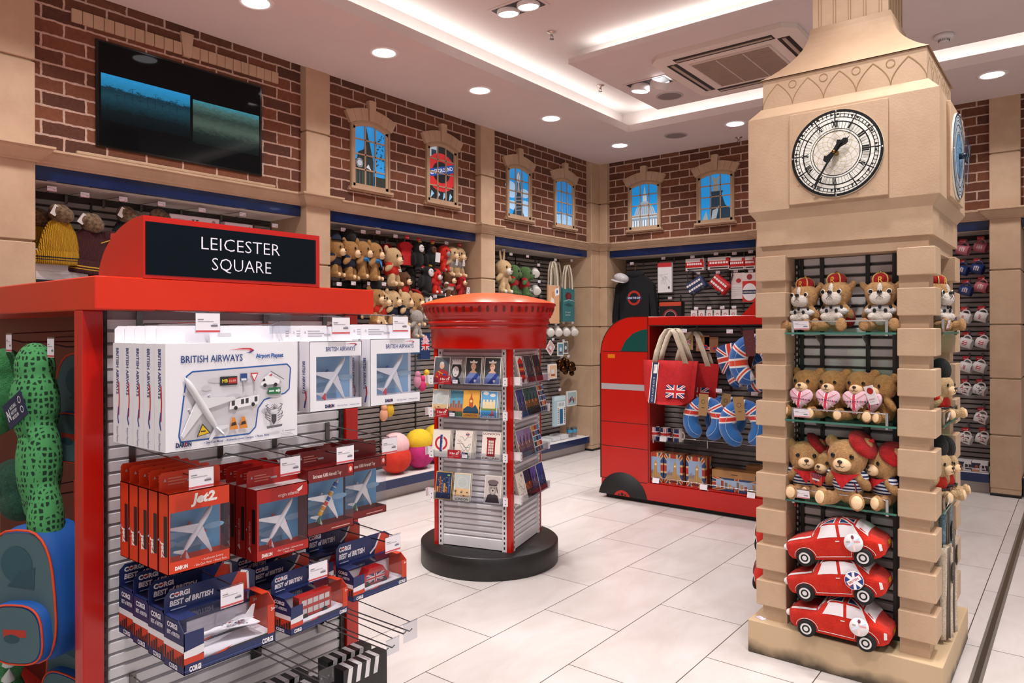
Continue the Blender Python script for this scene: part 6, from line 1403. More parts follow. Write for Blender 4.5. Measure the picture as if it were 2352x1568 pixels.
t = plane_box('white boxed British airliner at the front of the middle hook, top row', GP['ba'], -1.62, 1.256, 1.18, .178, .190, .044, WH, SKB, 'ba'); rowof(t, -1.62, 1.256, 1.18, 3, .052, 'white boxed British airliner on the middle hook, %s from the front')
t = plane_box('white boxed British airliner at the front of the right hook, top row', GP['ba'], -1.62, 1.476, 1.178, .20, .196, .044, WH, SKB, 'ba'); rowof(t, -1.62, 1.476, 1.178, 3, .052, 'white boxed British airliner on the right hook, %s from the front')
t = plane_box('orange boxed airliner at the front of its row of five', GP['jet'], -1.65, .878, .836, .153, .187, .046, 'd93a10:.4', SK, 'jet'); rowof(t, -1.65, .878, .836, 5, .0505, 'orange boxed airliner, %s from the front of its row of five')
t = plane_box('red boxed airliner with white top at the front of its row', GP['vir'], -1.66, 1.112, .806, .160, .184, .046, 'b31a14:.4', SK, 'vir'); rowof(t, -1.66, 1.112, .806, 4, .05, 'red boxed airliner with white top, %s from the front of its row')
t = plane_box('maroon boxed airliner with a colourful plane, beside the red boxes', GP['em'], -1.66, 1.267, .835, .160, .182, .05, '7a1516:.4', SK, 'em'); rowof(t, -1.66, 1.267, .835, 2, .055, 'maroon boxed airliner on the same hook, %s from the front')
o = [c for c in t.children if c.name.startswith('toy_plane')][0]; b = B(); L_ = .182 * .74
for k in range(7): b.tube([(0, 0, L_ * (.40 - .11 * k)), (0, 0, L_ * (.31 - .11 * k))], L_ * .0495, ['2459a8:.4', '2f7fc0:.4', 'd9a11f:.4', '2459a8:.4', 'c8402a:.4', 'd9861f:.4', 'd9a11f:.4'][k], 14)
b.build('livery', o, label='bright blue and orange painted fuselage')
t = plane_box('maroon boxed airliner with a white plane, furthest right in the middle row', GP['em'], -1.75, 1.468, .82, .165, .182, .05, '7a1516:.4', SK, 'em'); rowof(t, -1.75, 1.468, .82, 2, .06, 'maroon boxed airliner with a white plane, %s from the front on the far hook')

# ---------------------------------------------------------------- die-cast vehicles in navy, white and red boxes
def corgi_box(label, group, x, y, z, w, h, dd, ch, rz=0.0, kind='jet'):
    t = thing('die_cast_box', label, 'toy box', (x, y, z), 0, group, (0, 0, LEFT + rz)); NV, RD, OW = '1d2a5c:.4', 'c93a1c:.4', 'e4e0e4:.45'; b = B(); x0, x1 = -w / 2, w / 2; th = .0016; e = .022
    b.box(x0, x1, 0, dd, 0, th, NV); b.box(x0, x1, dd - th, dd, 0, h, OW); b.box(x0, x1, 0, th, 0, h * .2, NV); b.prism([(0, 0), (dd, 0), (dd, h), (dd * .3, h), (0, h * .8)], x0, x0 + th, NV, ax='x'); b.prism([(0, 0), (dd, 0), (dd, h), (dd * .3, h), (0, h * .8)], x1 - th, x1, RD, ax='x')
    b.box(x0, x0 + w * .2, 0, th, h * .2, h * .8, NV); b.box(x1 - w * .09, x1, 0, th, h * .2, h * .8, RD)
    d = D(b, (x0, 0, 0), (1, 0, 0), (0, 0, 1)); d.poly([(0, h * .28), (w * .2, h * .34), (w * .2, h * .5), (0, h * .45)], OW); d.rect(0, h * .2, w * .2, h * .12, RD); d.rect(0, h * .06, w, h * .02, '3a4a86:.4'); d.text('CORGI', w * .84, h * .04, h * .1, 'efeaec:.4', width=w * .13, bold=.05); d.text('CORGI', w * .05, h * .04, h * .1, 'efeaec:.4', width=w * .12, bold=.05)
    d.poly([(w * .2, h * .2), (w * .91, h * .2), (w * .91, h * .24), (w * .45, h * .235)], '2a2a30:.4'); d.poly([(w * .28, h * .2), (w * .42, h * .2), (w * .5, h * .27)], RD); d.text('3+', w * .945, h * .68, h * .07, 'f0e6e2:.4', bold=.03)
    d2 = D(b, (x0, dd, 0), (0, -1, 0), (0, 0, 1)); d2.rect(0, h * .16, dd, h * .26, RD); d2.rect(0, h * .42, dd, h * .13, OW); [d2.rect(dd * (.06 + .12 * k), h * .16, dd * .08, h * (.08 + .05 * (k * 5 % 4)), '20181e:.4') for k in range(8)]; d2.text('CORGI', dd * .2, h * .82, h * .1, 'e9e6ee:.4', width=dd * .5, bold=.04); d2.text('BEST of BRITISH', dd * .2, h * .68, h * .08, 'd9d6e0:.4', width=dd * .62, bold=.03); d2.text('CORGI', dd * .3, h * .04, h * .09, 'e9e6ee:.4', width=dd * .4, bold=.04)
    ct = b.build('carton', t)
    b = B(); b.prism([(x0, h * .7), (x1, h * .7), (x1, h + (ch - h) * .8), (x1 - .02, ch), (x0 + .014, ch), (x0, ch - .014)], dd - .003, dd - .0012, NV); d = D(b, (x0, dd - .003, h), (1, 0, 0), (0, 0, 1)); k = ch - h
    d.poly([(w * .62, 0), (w * .92, 0), (w * .92, k * .86), (w * .80, k * .98), (w * .70, k * .3)], RD) if kind == 'jet' else d.poly([(w * .70, 0), (w * .99, 0), (w * .99, k * .7), (w * .88, k * .95), (w * .78, k * .95)], RD)
    d.line([(w * .62, k * .1), (w * .72, k * .35), (w * .82, k * .95)] if kind != 'jet' else [(w * .92, 0), (w * .91, k * .86), (w * .83, k * .97)], .006, OW)
    d.text('CORGI', w * .05, k * .62, k * .22, 'e9e6ee:.4', width=w * .21, bold=.05); d.text('BEST of BRITISH', w * .05, k * .26, k * .24, 'e9e6ee:.4', width=w * .46, bold=.04, shear=.1); d.rect(w * .06, k * .06, w * .16, k * .05, 'a9accb:.4'); d.line([(w * .1, k * .74), (w * .16, k * .76)], k * .06, RD)
    b.build('header_card', ct)
    b = B(); d = D(b, (x0, 0, h), (1, 0, 0), (0, 1, 0)); 
    b.box(x0, x0 + w * .2, dd * .3, dd, h - th, h, NV); b.box(x1 - w * .09, x1, dd * .3, dd, h - th, h, RD); b.box(x0, x1, dd * .8, dd, h - th, h, NV); b.build('lid', ct)
    b = B(); b.box(x0 + w * .2, x1 - w * .09, .0004, .0009, h * .2, h * .8, 'clear'); b.add([(x0 + w * .02, .0006, h * .8), (x1 - w * .02, .0006, h * .8), (x1 - w * .02, dd * .3, h - .001), (x0 + w * .02, dd * .3, h - .001)], [(0, 1, 2, 3)], 'clear'); b.box(x0 + w * .2, x1 - w * .09, dd * .3, dd * .8, h - .001, h - .0005, 'clear'); b.build('window', t)
    b = B(); b.box(x0 + .004, x1 - .004, .004, dd - .004, th, h * .22, 'd8d5da:.5'); b.build('tray', ct)
    if kind == 'jet':
        o = B(); L_ = w * .62; cx = w * .06; zz = h * .5
        o.tube([(cx + L_ * (q / 10 - .5), dd * .5, zz) for q in range(11)], [.001] + [.0045] * 2 + [.007] * 5 + [.006, .004, .001], 'e6e2e6:.3', 10)
        for s in (-1, 1): o.prism([(cx - L_ * .25, dd * .5), (cx + L_ * .38, dd * .5 + s * dd * .42), (cx + L_ * .46, dd * .5 + s * dd * .40), (cx + L_ * .46, dd * .5)], zz - .002, zz, 'e9e6e8:.4', ax='z')
        o.prism([(cx + L_ * .25, zz), (cx + L_ * .47, zz + .032), (cx + L_ * .52, zz + .032), (cx + L_ * .48, zz)], dd * .5 - .001, dd * .5 + .001, 'e9e6e8:.4')
        R = random.Random(1); d = D(o, (0, 0, zz), (1, 0, 0), (0, 1, 0))
        for _ in range(70):
            q = R.uniform(.0, .75); xx = cx - L_ * .2 + L_ * .64 * q; yy = dd * .5 - dd * .4 * R.uniform(0, q); d.rect(xx, yy, R.uniform(.003, .007), R.uniform(.002, .004), ['c42a2e:.4', '8a8c9a:.4', '2c3f7c:.4'][R.randrange(3)])
        o.build('toy_jet', t)
    elif kind == 'bus':
        o = B(); o.box(-w * .26, w * .3, dd * .3, dd * .62, h * .25, h * .86, 'b5221a:.3'); d = D(o, (-w * .26, dd * .3, h * .25), (1, 0, 0), (0, 0, 1)); [d.rect(w * (.04 + .1 * k), h * .34, w * .085, h * .16, 'c9c3c0:.3') for k in range(5)]; [d.rect(w * (.04 + .1 * k), h * .08, w * .085, h * .16, 'c9c3c0:.3') for k in range(5)]; [d.ell(w * q, 0, .009, .009, '1b1b1d:.4', 12) for q in (.1, .44)]; o.build('toy_bus', t)
    else:
        o = B(); zz = h * .26; o.prism([(-w * .25, zz), (w * .25, zz), (w * .27, zz + .02), (w * .2, zz + .026), (w * .13, zz + .046), (-w * .12, zz + .046), (-w * .17, zz + .026), (-w * .26, zz + .022)], dd * .28, dd * .72, 'b3151a:.25'); d = D(o, (-w * .26, dd * .28, zz), (1, 0, 0), (0, 0, 1)); d.flag(w * .08, .004, w * .34, .026); [d.ell(q * w, .0, .010, .010, '161618:.4', 14) for q in (.1, .42)]; o.build('toy_car', t)
    return t
CG = 'die-cast toys in navy boxes'
t = corgi_box('navy boxed white jet with patterned wings at the front, lowest row left', CG, -1.60, .93, .617, .235, .118, .095, .170)
for k in range(1, 4): dup(t, (-1.60 - .082 * k, .93 + .001 * k, .617 + .004 * k), (0, 0, LEFT), 'navy boxed jet, %s from the front, lowest row left' % ORD[k])
t = corgi_box('navy boxed red double-decker bus at the front of the middle hook', CG, -1.60, 1.185, .617, .192, .088, .082, .135, .06, 'bus')
for k in range(1, 3): dup(t, (-1.605 - .085 * k, 1.185, .619 + .004 * k), (0, 0, LEFT + .06), 'navy boxed bus, %s from the front of the middle hook' % ORD[k])
t = corgi_box('navy boxed car with a union jack side, lowest row right', CG, -1.65, 1.44, .617, .212, .088, .08, .15, .02, 'mini')
dup(t, (-1.795, 1.44, .625), (0, 0, LEFT + .02), 'navy boxed car half hidden behind another, lowest row right')

# ---------------------------------------------------------------- hooks and tickets
HK = [(.880, 1.406, .345, 0, 'in front of the airport playset, left'), (1.075, 1.404, .345, 1, 'blank and clear in front of the airport playset'), (1.256, 1.40, .36, 0, 'above the middle white airliner boxes'), (1.476, 1.405, .36, 0, 'above the right white airliner boxes'),
      (.86, 1.045, .35, 0, 'above the orange airliner boxes'), (1.107, 1.035, .34, 0, 'above the red airliner boxes'), (1.285, 1.04, .34, 0, 'above the colourful maroon airliner box'), (1.485, 1.035, .30, 0, 'above the far maroon airliner box'),
      (.945, .742, .335, 0, 'over the navy jet boxes'), (1.20, .735, .33, 0, 'over the navy bus boxes'), (1.47, .745, .33, 0, 'over the navy car box')]
for y, z, ln, bl, w_ in HK: peg('display_hook', ('wire hook with price ticket ' if not bl else 'wire hook with ticket holder, ') + w_, (DX, y, z), LEFT, ln, .062, .05, group=G50, blank=bool(bl))
peg('display_hook', 'empty double-prong hook with a clear blank holder, right of the navy boxes', (DX, 1.475, .50), LEFT, .40, .055, .055, group=G50, blank=True, double=True, clear=True)
peg('display_hook', 'empty lower hook at bottom left below the navy jet boxes', (DX, .86, .44), LEFT, .34, .05, .045, group=G50, blank=True, double=True, clear=True)
peg('display_hook', 'lower hook in the middle at the bottom edge of the picture', (DX, 1.22, .44), LEFT, .34, .05, .045, group=G50, blank=True, double=True, clear=True)
peg('display_hook', 'lower hook at right at the bottom edge of the picture', (DX, 1.46, .44), LEFT, .34, .05, .045, group=G50, blank=True, double=True, clear=True)
for i, (y, x) in enumerate(((1.20, -1.72), (1.205, -1.80), (1.44, -1.72), (1.445, -1.80))):
    t = thing('striped_toy_box', 'black and white striped box at the foot, %s' % ['front of the middle hook', 'behind on the middle hook', 'front of the right hook', 'behind on the right hook'][i], 'toy box', (x, y, .225), 0, 'striped toy boxes', (0, 0, LEFT)); b = B(); b.box(-.085, .085, 0, .05, 0, .165, '121214:.4'); d = D(b, (-.085, 0, 0), (1, 0, 0), (0, 0, 1)); [d.poly([(.012 + .034 * k, .115), (.028 + .034 * k, .115), (.036 + .034 * k, .165), (.02 + .034 * k, .165)], 'e9e6e8:.4') for k in range(4)]; d3 = D(b, (-.085, 0, .165), (1, 0, 0), (0, 1, 0)); [d3.rect(.02 + .034 * k, 0, .016, .05, 'e9e6e8:.4') for k in range(4)]; b.build('carton', t)

# ---------------------------------------------------------------- end of the unit: green crocodile toys and rucksacks
m, nt, p = newmat('croc_skin'); L = nt.links; tc = N(nt, 'ShaderNodeTexCoord'); mp_ = N(nt, 'ShaderNodeMapping'); mp_.inputs['Scale'].default_value = (82, 82, 62); vo = N(nt, 'ShaderNodeTexVoronoi', feature='DISTANCE_TO_EDGE', Scale=1.0); vo.inputs['Randomness'].default_value = .45
L.new(tc.outputs['Object'], mp_.inputs[0]); L.new(mp_.outputs[0], vo.inputs['Vector']); r = N(nt, 'ShaderNodeValToRGB'); e = r.color_ramp.elements; e[0].position, e[0].color = .17, lin('4f9f5e'); e[1].position, e[1].color = .24, lin('153522'); L.new(vo.outputs['Distance'], r.inputs[0]); L.new(r.outputs[0], p.inputs['Base Color']); p.inputs['Roughness'].default_value = .9; MATS['croc_skin'] = m
fur('plush_green', '3f8f52', '4fa363', 60); fur('plush_teal', '1f4a38', '2c5f48', 60)
def croc(label, key, ells, m, loc, rot=(0, 0, 0), extra=None):
    t = thing('crocodile_toy', label, 'soft toy', loc, 0, 'green crocodile toys', rot); link_mesh('body', fused(key, ells, m, .008, 4), t); return t
t = croc('long green crocodile-skin toy hanging head down with a navy museum tag', 'croc1', [((0, 0, -.04), (.062, .05, .07)), ((.0, 0, -.14), (.082, .06, .12)), ((.03, 0, -.30), (.075, .055, .14)), ((.075, 0, -.46), (.05, .045, .13)), ((.10, 0, -.58), (.03, .03, .10))], 'croc_skin', (-2.27, .735, 1.34))
def museum(d, w, h):
    d.rect(0, 0, w, h, '16284f:.5'); d.text('N', w * .08, h * .30, h * .42, 'e9edf2:.5', width=w * .16, bold=.04); [d.text(s, w * .30, h * (.62 - .2 * k), h * .14, 'e9edf2:.5', width=w * ww, bold=.02) for k, (s, ww) in enumerate((('NATURAL', .34), ('HISTORY', .32), ('MUSEUM', .33)))]; [d.ring(w * .84, h * (.72 - .4 * k), h * .14, h * .04, 'e9edf2:.5', 16) for k in (0, 1)]
swing_tag(t, (.02, -.062, -.12), (.12, -.42, .05), .125, .068, '16284f:.5', museum)
croc('smaller green crocodile-skin toy hanging below, its tail curling left', 'croc2', [((0, 0, 0), (.05, .04, .08)), ((-.01, 0, -.12), (.045, .035, .10)), ((.04, 0, -.24), (.035, .03, .08)), ((.10, -.01, -.22), (.025, .025, .07))], 'croc_skin', (-2.37, .77, 1.06))
croc('smooth green plush reptile head at the left edge of the picture, upper row', 'croc3', [((0, 0, 0), (.10, .07, .10)), ((-.06, -.02, -.09), (.10, .07, .08)), ((.05, -.02, .06), (.05, .05, .05))], 'plush_green', (-2.62, .77, 1.24))
croc('dark teal plush reptile at the left edge below the green head', 'croc4', [((0, 0, 0), (.10, .07, .07)), ((.04, 0, -.06), (.07, .06, .06))], 'plush_teal', (-2.63, .80, .93))
t = croc('green plush dinosaur with white spikes at the bottom left corner', 'croc5', [((0, 0, 0), (.07, .06, .16)), ((-.08, 0, -.12), (.08, .06, .10)), ((.03, 0, -.22), (.06, .06, .12))], 'plush_green', (-2.47, .73, .50), (0, .3, 0))
b = B(); [b.lathe([(.018, 0), (0, .035)], 'e3e6e0:.8', 8, (.075 + .006 * k, -.02, .02 - .045 * k)) for k in range(5)]; b.build('spikes', t)
def rucksack(label, loc, rot, s, body, panel, blank=False):
    t = thing('rucksack', label, 'bag', loc, 0, 'children\'s rucksacks', rot); n = 28
    def outl(w, h, k=3.0): return [(w * math.copysign(abs(math.cos(a)) ** (2 / k), math.cos(a)), h * math.copysign(abs(math.sin(a)) ** (2 / k), math.sin(a)) * (1.0 if math.sin(a) < 0 else 1.0)) for a in [2 * PI * i / n for i in range(n)]]
    def shell(b, w, h, d0, d1, m, zc=0, bulge=.9):
        rings = [(d0, 1.0), (d0 + (d1 - d0) * .7, 1.0), (d1 - (d1 - d0) * .1, .96), (d1, bulge)]; o = outl(w, h); vs = [(x * k, y, z * k + zc) for y, k in rings for x, z in o]; b.add(vs, [(i * n + j, i * n + (j + 1) % n, (i + 1) * n + (j + 1) % n, (i + 1) * n + j) for i in range(len(rings) - 1) for j in range(n)], m, True); b.add([(x * bulge, d1, z * bulge + zc) for x, z in o], [tuple(range(n))], m); b.add([(x, d0, z + zc) for x, z in o], [tuple(range(n - 1, -1, -1))], m)
    b = B(); shell(b, .13 * s, .19 * s, .06 * s, -.055 * s, body); b.build('body', t)
    b = B(); o = outl(.118 * s, .178 * s); b.add([(x, -.057 * s, z) for x, z in o], [tuple(range(n))], panel); fp = b.build('front_panel', t)
    b = B(); P = [(x * 1.03, -.056 * s, z * 1.03) for x, z in o]; b.tube(P + P[:1], .0035 * s, 'd9481f:.6', 6); b.build('piping', t)
    b = B(); shell(b, .105 * s, .085 * s, -.05 * s, -.085 * s, body, -.095 * s); pk = b.build('pocket', t)
    b = B(); o2 = outl(.095 * s, .076 * s); b.add([(x, -.087 * s, z - .095 * s) for x, z in o2], [tuple(range(n))], panel); P = [(x * 1.06, -.084 * s, z * 1.06 - .095 * s) for x, z in o2]; b.tube(P + P[:1], .003 * s, 'd9481f:.6', 6); d = D(b, (-.07 * s, -.087 * s, -.12 * s), (1, 0, 0), (0, 0, 1)); d.rect(.03 * s, .02 * s, .085 * s, .02 * s, 'b5301f:.6'); d.ell(.06 * s, .015 * s, .03 * s, .012 * s, '274a52:.7'); b.build('pocket_panel', pk)
    b = B(); d = D(b, (0, -.057 * s, .05 * s), (1, 0, 0), (0, 0, 1), h=.001); d.ell(-.01 * s, .04 * s, .06 * s, .05 * s, '2f5560:.8'); d.poly([(-.05 * s, -.02 * s), (.05 * s, -.03 * s), (.06 * s, .03 * s), (0, .02 * s)], '2b4d58:.8'); b.build('print', fp)
    b = B(); b.tube([(-.03 * s, .02, .185 * s), (-.02 * s, .01, .225 * s), (.02 * s, .01, .225 * s), (.03 * s, .02, .185 * s)], .007 * s, 'b5301f:.7', 8); b.build('grab_loop', t); return t
rk = rucksack('blue and grey rucksack with orange piping, lower left', (-2.215, .73, .70), (0, -.10, .35), .95, '0f55a8:.7', '4b676e:.8')
dup(rk, (-2.30, .90, 1.175), (0, .05, .25), 'grey and blue rucksack squeezed against the red corner post, upper row', scale=.92)
dup(rk, (-2.33, .90, .42), (0, .1, .3), 'rucksack hanging lowest at the left edge, mostly cut off', scale=1.0)
t = thing('carry_strap', 'bright red carrying strap standing up between the crocodile tail and the red post', 'strap', (-2.16, .80, .93)); b = B(); b.box(-.02, .02, -.002, .002, -.05, .06, 'c8301c:.7'); b.build('webbing', t)
for i, (x, z, c, lb) in enumerate(((-2.49, 1.345, '1b2a4c', 'navy museum tag hanging high behind the long crocodile toy'), (-2.40, 1.35, '1b2a4c', 'second navy museum tag beside the first, high on the left'))):
    o = swing_tag(None, (x, .80, z), (0, .1 * i, .1), .05, .075, c + ':.5', lambda d, w, h: (d.ring(w * .5, h * .3, .012, .003, 'a9b3c4:.5', 14), d.rect(w * .2, h * .6, w * .6, h * .1, '8a97b0:.5'))); tag(o, lb, 'tag')
for i, (x, z, lb) in enumerate(((-2.505, 1.395, 'hook with white ticket above the crocodile toy'), (-2.18, 1.385, 'hook with white and red ticket near the corner post, upper left'), (-2.33, .955, 'hook with a red-figured ticket above the lower rucksack'))): peg('display_hook', lb, (x, 1.02, z - .04), 0, .27, .05, .055, group='hooks on the end of the red unit')
# ================================================================== goods in the wall bays
XB_ = XW - .366      # slat face, left wall
def lhooks(row, pts, bay, z=None, ln=.275, red=()):
    for i, (y, zz) in enumerate(pts):
        r = i in red; c = 'red' if r else 'white'
        k = sum(1 for j in range(i) if (j in red) == r)
        peg('display_hook', '%s price ticket hook, %s %s one from left, %s, %s bay' % (c, ORD[k], c, row, bay), (XB_, y, zz - .021), LEFT, ln, .05, .034, r, 'hooks in the %s bay' % bay)
lhooks('top row', [(1.571, 2.209), (1.744, 2.199), (1.959, 2.204), (2.192, 2.206), (2.46, 2.202), (2.754, 2.209), (3.009, 2.159)], 'screen wall')
lhooks('second row', [(1.578, 1.866)], 'screen wall')
lhooks('top row', [(3.623, 2.196), (3.825, 2.2), (3.982, 2.213), (4.175, 2.199), (4.311, 2.202), (4.447, 2.196), (4.62, 2.193), (4.8, 2.198), (4.977, 2.198)], 'soft toy', red=(4, 5, 6, 8))
lhooks('second row', [(4.495, 1.954), (4.664, 1.941), (4.859, 1.941), (4.983, 1.945)], 'soft toy', red=(0, 1, 2, 3))
lhooks('third row', [(3.581, 1.764), (3.723, 1.777), (3.889, 1.782), (4.044, 1.786), (4.175, 1.792), (4.332, 1.709), (4.521, 1.708), (4.647, 1.705), (4.8, 1.722)], 'soft toy')
lhooks('top row', [(5.631, 2.2), (5.751, 2.174), (6.03, 2.174), (6.541, 2.175), (6.861, 2.189)], 'corner')
lhooks('mug rows', [(6.247, 2.097), (6.255, 1.919), (6.566, 1.461), (6.72, 1.477), (6.897, 1.478)], 'corner', ln=.26)
lhooks('card rows', [(6.541, 1.292), (6.746, 1.275), (6.703, 1.089), (6.843, 1.095), (6.668, .724)], 'corner', ln=.24)

# ---- bay under the screen: knitted hats and boxed gifts
def knit(name, c1, c2):
    m, nt, p = newmat(name); L = nt.links; tc = N(nt, 'ShaderNodeTexCoord'); w_ = N(nt, 'ShaderNodeTexWave', Scale=38.0, Distortion=3.0); w_.inputs['Detail Scale'].default_value = 2.0; L.new(tc.outputs['Object'], w_.inputs['Vector'])
    r = N(nt, 'ShaderNodeValToRGB'); r.color_ramp.elements[0].color = lin(c1); r.color_ramp.elements[1].color = lin(c2); L.new(w_.outputs['Fac'], r.inputs[0]); L.new(r.outputs[0], p.inputs['Base Color']); b_ = N(nt, 'ShaderNodeBump', Strength=.9, Distance=.01); L.new(w_.outputs['Fac'], b_.inputs['Height']); L.new(b_.outputs[0], p.inputs['Normal']); p.inputs['Roughness'].default_value = .95; MATS[name] = m
knit('knit_yellow', 'b07d06', 'dba413'); knit('knit_maroon', '3a0f14', '551a1e'); knit('knit_black', '0d0d10', '1c1c21')
fur('pompom', '4b3a2a', '94785a', 50)
def bobble_hat(label, loc, rot, km, band, s=1.0, tagc=True):
    t = thing('bobble_hat', label, 'hat', loc, 0, 'knitted bobble hats', rot); b = B(); n = 26; pr = [(.03, -.07), (.055, -.09), (.08, -.14), (.098, -.21), (.105, -.255)]
    b.lathe([(r * s, z * s) for r, z in pr], km, n); b.v = [(x, y * .42, z) for x, y, z in b.v]; b.build('crown', t)
    b = B(); b.lathe([(r * s, z * s) for r, z in [(.106, -.24), (.113, -.245), (.119, -.30), (.113, -.31), (.1, -.305)]], km, n)
    for q in (.27, .283): b.lathe([(r * s, z * s) for r, z in [(.1165, -q), (.119, -q - .003), (.1175, -q - .006)]], band, n)
    b.v = [(x, y * .45 - .01 * math.cos(x * 30), z + .15 * abs(x) * (1 if y < 0 else 1) * .35) for x, y, z in b.v]; b.build('turn_up', t)
    link_mesh('pompom', fused(('pom', s), [((0, 0, -.04 * s), .052 * s), ((.02 * s, -.02 * s, -.05 * s), .04 * s), ((-.025 * s, -.02 * s, -.03 * s), .035 * s)], 'pompom', .008, 1), t)
    if tagc: swing_tag(t, (-.035, -.055, -.01), (.2, .4, .3), .035, .06, 'dedbd8:.6', lambda d, w, h: d.rect(w * .4, h * .75, w * .2, h * .12, '22222a:.6'))
    return t
bobble_hat('mustard yellow cable-knit bobble hat with two black stripes on its brim', (-4.60, 1.615, 2.12), (0, 0, LEFT + .1), 'knit_yellow', '141210:.9', 1.12)
bobble_hat('second mustard yellow hat mostly hidden behind the first', (-4.73, 1.55, 2.10), (0, 0, LEFT - .2), 'knit_yellow', '141210:.9', 1.1, False)
bobble_hat('maroon bobble hat with a fur pompom beside the yellow hat', (-4.60, 1.79, 2.085), (0, .12, LEFT - .3), 'knit_maroon', 'b98a22:.9', 1.15)
bobble_hat('black bobble hat with a white card label, third along', (-4.64, 2.0, 2.16), (0, 0, LEFT), 'knit_black', '3a3a40:.9', 1.1)
bobble_hat('black and red bobble hat fourth along, above the red sign', (-4.64, 2.20, 2.17), (0, 0, LEFT), 'knit_black', '7a1418:.9', 1.1, False)
t = thing('ear_flap_hat', 'maroon hat with ear flaps, a gold-edged badge and braided trim', 'hat', (-4.62, 1.90, 1.97), LEFT); link_mesh('crown', fused('flaphat', [((0, 0, -.05), (.09, .06, .09)), ((-.06, 0, -.15), (.04, .035, .10)), ((.06, 0, -.15), (.04, .035, .10))], 'knit_maroon', .008), t); b = B(); d = D(b, (-.03, -.062, -.03), (1, 0, 0), (0, 0, 1), h=.003); d.poly([(0, .01), (.05, .02), (.045, .05), (.005, .045)], 'a81d1f:.7'); d.poly([(.012, .015), (.038, .02), (.025, .042)], 'd9a52c:.6'); d.line([(-.05, -.02), (.02, .01), (.09, -.03)], .005, 'c99a2a:.7'); b.build('badge', t)
def gift_pack(label, loc, w, h, dd, col, draw, rz=LEFT, name='gift_pack'):
    t = thing(name, label, 'packaged gift', loc, rz); b = B(); b.box(-w / 2, w / 2, 0, dd, -h, 0, col); draw(D(b, (-w / 2, 0, -h), (1, 0, 0), (0, 0, 1)), w, h); b.build('pack', t); return t
def d_planks(d, w, h):
    d.rect(0, h * .32, w, h * .68, 'd3cfcf:.7'); [d.rect(0, h * (.34 + .16 * k), w, h * .008, 'a5a1a3:.7') for k in range(4)]; d.text('Harry Potter', w * .30, h * .72, h * .11, '6d686c:.7', width=w * .32, shear=.2); d.rect(0, 0, w, h * .31, '0c131b:.4'); d.ring(w * .46, h * .17, h * .06, h * .02, 'c9ccd2:.5', 14); d.ring(w * .58, h * .17, h * .06, h * .02, 'c9ccd2:.5', 14)
    R = random.Random(3); [d.line([(w * R.uniform(.05, .8), h * R.uniform(.36, .6)), (w * R.uniform(.1, .9), h * R.uniform(.36, .6))], .001, 'b5b1b4:.7') for _ in range(6)]
gift_pack('white plank-patterned gift box hanging below the yellow hat', (-4.60, 1.63, 1.865), .27, .25, .09, 'cfcaca:.6', d_planks)
def d_clear(d, w, h): d.rect(0, 0, w, h, 'cbc0c4:.25'); d.rect(w * .03, h * .3, w * .94, h * .62, 'd8cbd0:.3'); d.text('potter', w * .08, h * .55, h * .26, 'a88f92:.5', width=w * .2, shear=.2); d.ell(w * .88, h * .62, w * .04, h * .22, '9a7f7a:.5', 12); d.poly([(w * .42, h * .75), (w * .46, h * .6), (w * .5, h * .75), (w * .54, h * .6), (w * .58, h * .75)], '3a3236:.5'); d.rect(w * .1, 0, w * .08, h * .22, 'efe9ea:.4'); d.rect(w * .17, h * .05, w * .05, h * .15, 'b5262a:.4')
for i, (y, z, w_) in enumerate(((2.42, 2.155, .34), (2.735, 2.145, .21), (2.975, 2.09, .15))): gift_pack('long clear plastic gift pack, %s of three above the sign' % ['leftmost and widest', 'middle', 'rightmost and smallest'][i], (-4.60, y, z), w_, .085, .06, 'c9c0c4:.3', d_clear)
gift_pack('dark hanging pouch between the maroon and black hats', (-4.66, 1.88, 1.76), .12, .16, .03, '14151a:.6', lambda d, w, h: d.rect(w * .1, h * .8, w * .8, h * .06, 'a9821f:.6'))

# ---- soft toy bay
def wbear(label, y, z, h, furm, shirt=None, rz=.0, hat=None, x=-4.60, tilt=0, ears='round', muzz='sole', group='soft toys on the wall hooks', **k):
    t = plush('teddy_bear' if ears == 'round' else 'soft_toy_animal', label, 'soft toy', (x, y, z - h * .5), (0, tilt, LEFT + rz), h, furm, muzz, 'hang', ears, shirt, group, **k)
    S = lambda *p: tuple(q * h for q in p)
    if hat == 'bearskin': b = B(); b.ell(S(0, 0, .98), S(.2, .19, .2), 'fur_black'); b.build('hat', t)
    if hat == 'bowler': b = B(); b.lathe([(0, 1.08 * h), (.12 * h, 1.06 * h), (.17 * h, .97 * h), (.18 * h, .9 * h), (.26 * h, .88 * h), (.17 * h, .87 * h)], 'cloth_navy', 20); b.build('hat', t)
    if hat == 'beret': beret(t, h, S(.12, .03, .88), (.2, .5, 0))
    if hat == 'kerchief': b = B(); b.ell(S(0, -.06, .46), S(.2, .16, .07), '2f7fc0:.8'); b.add([S(-.14, -.2, .47), S(.14, -.2, .47), S(0, -.24, .28)], [(0, 2, 1)], '3f8fd0:.8'); b.build('kerchief', t)
    return t
T_ = lambda m='efeae8': (lambda d, w, h: d.rect(w * .2, h * .25, w * .6, h * .5, 'b9b4b6:.6'))
wbear('dark-jacketed bear in a bowler hat at the left end of the top row', 3.545, 1.985, .32, 'fur_honey', 'cloth_navy', .5, 'bowler')
wbear('bear in a black hat and black jacket, second in the top row', 3.685, 1.98, .34, 'fur_honey', 'cloth_navy', .55, 'bearskin')
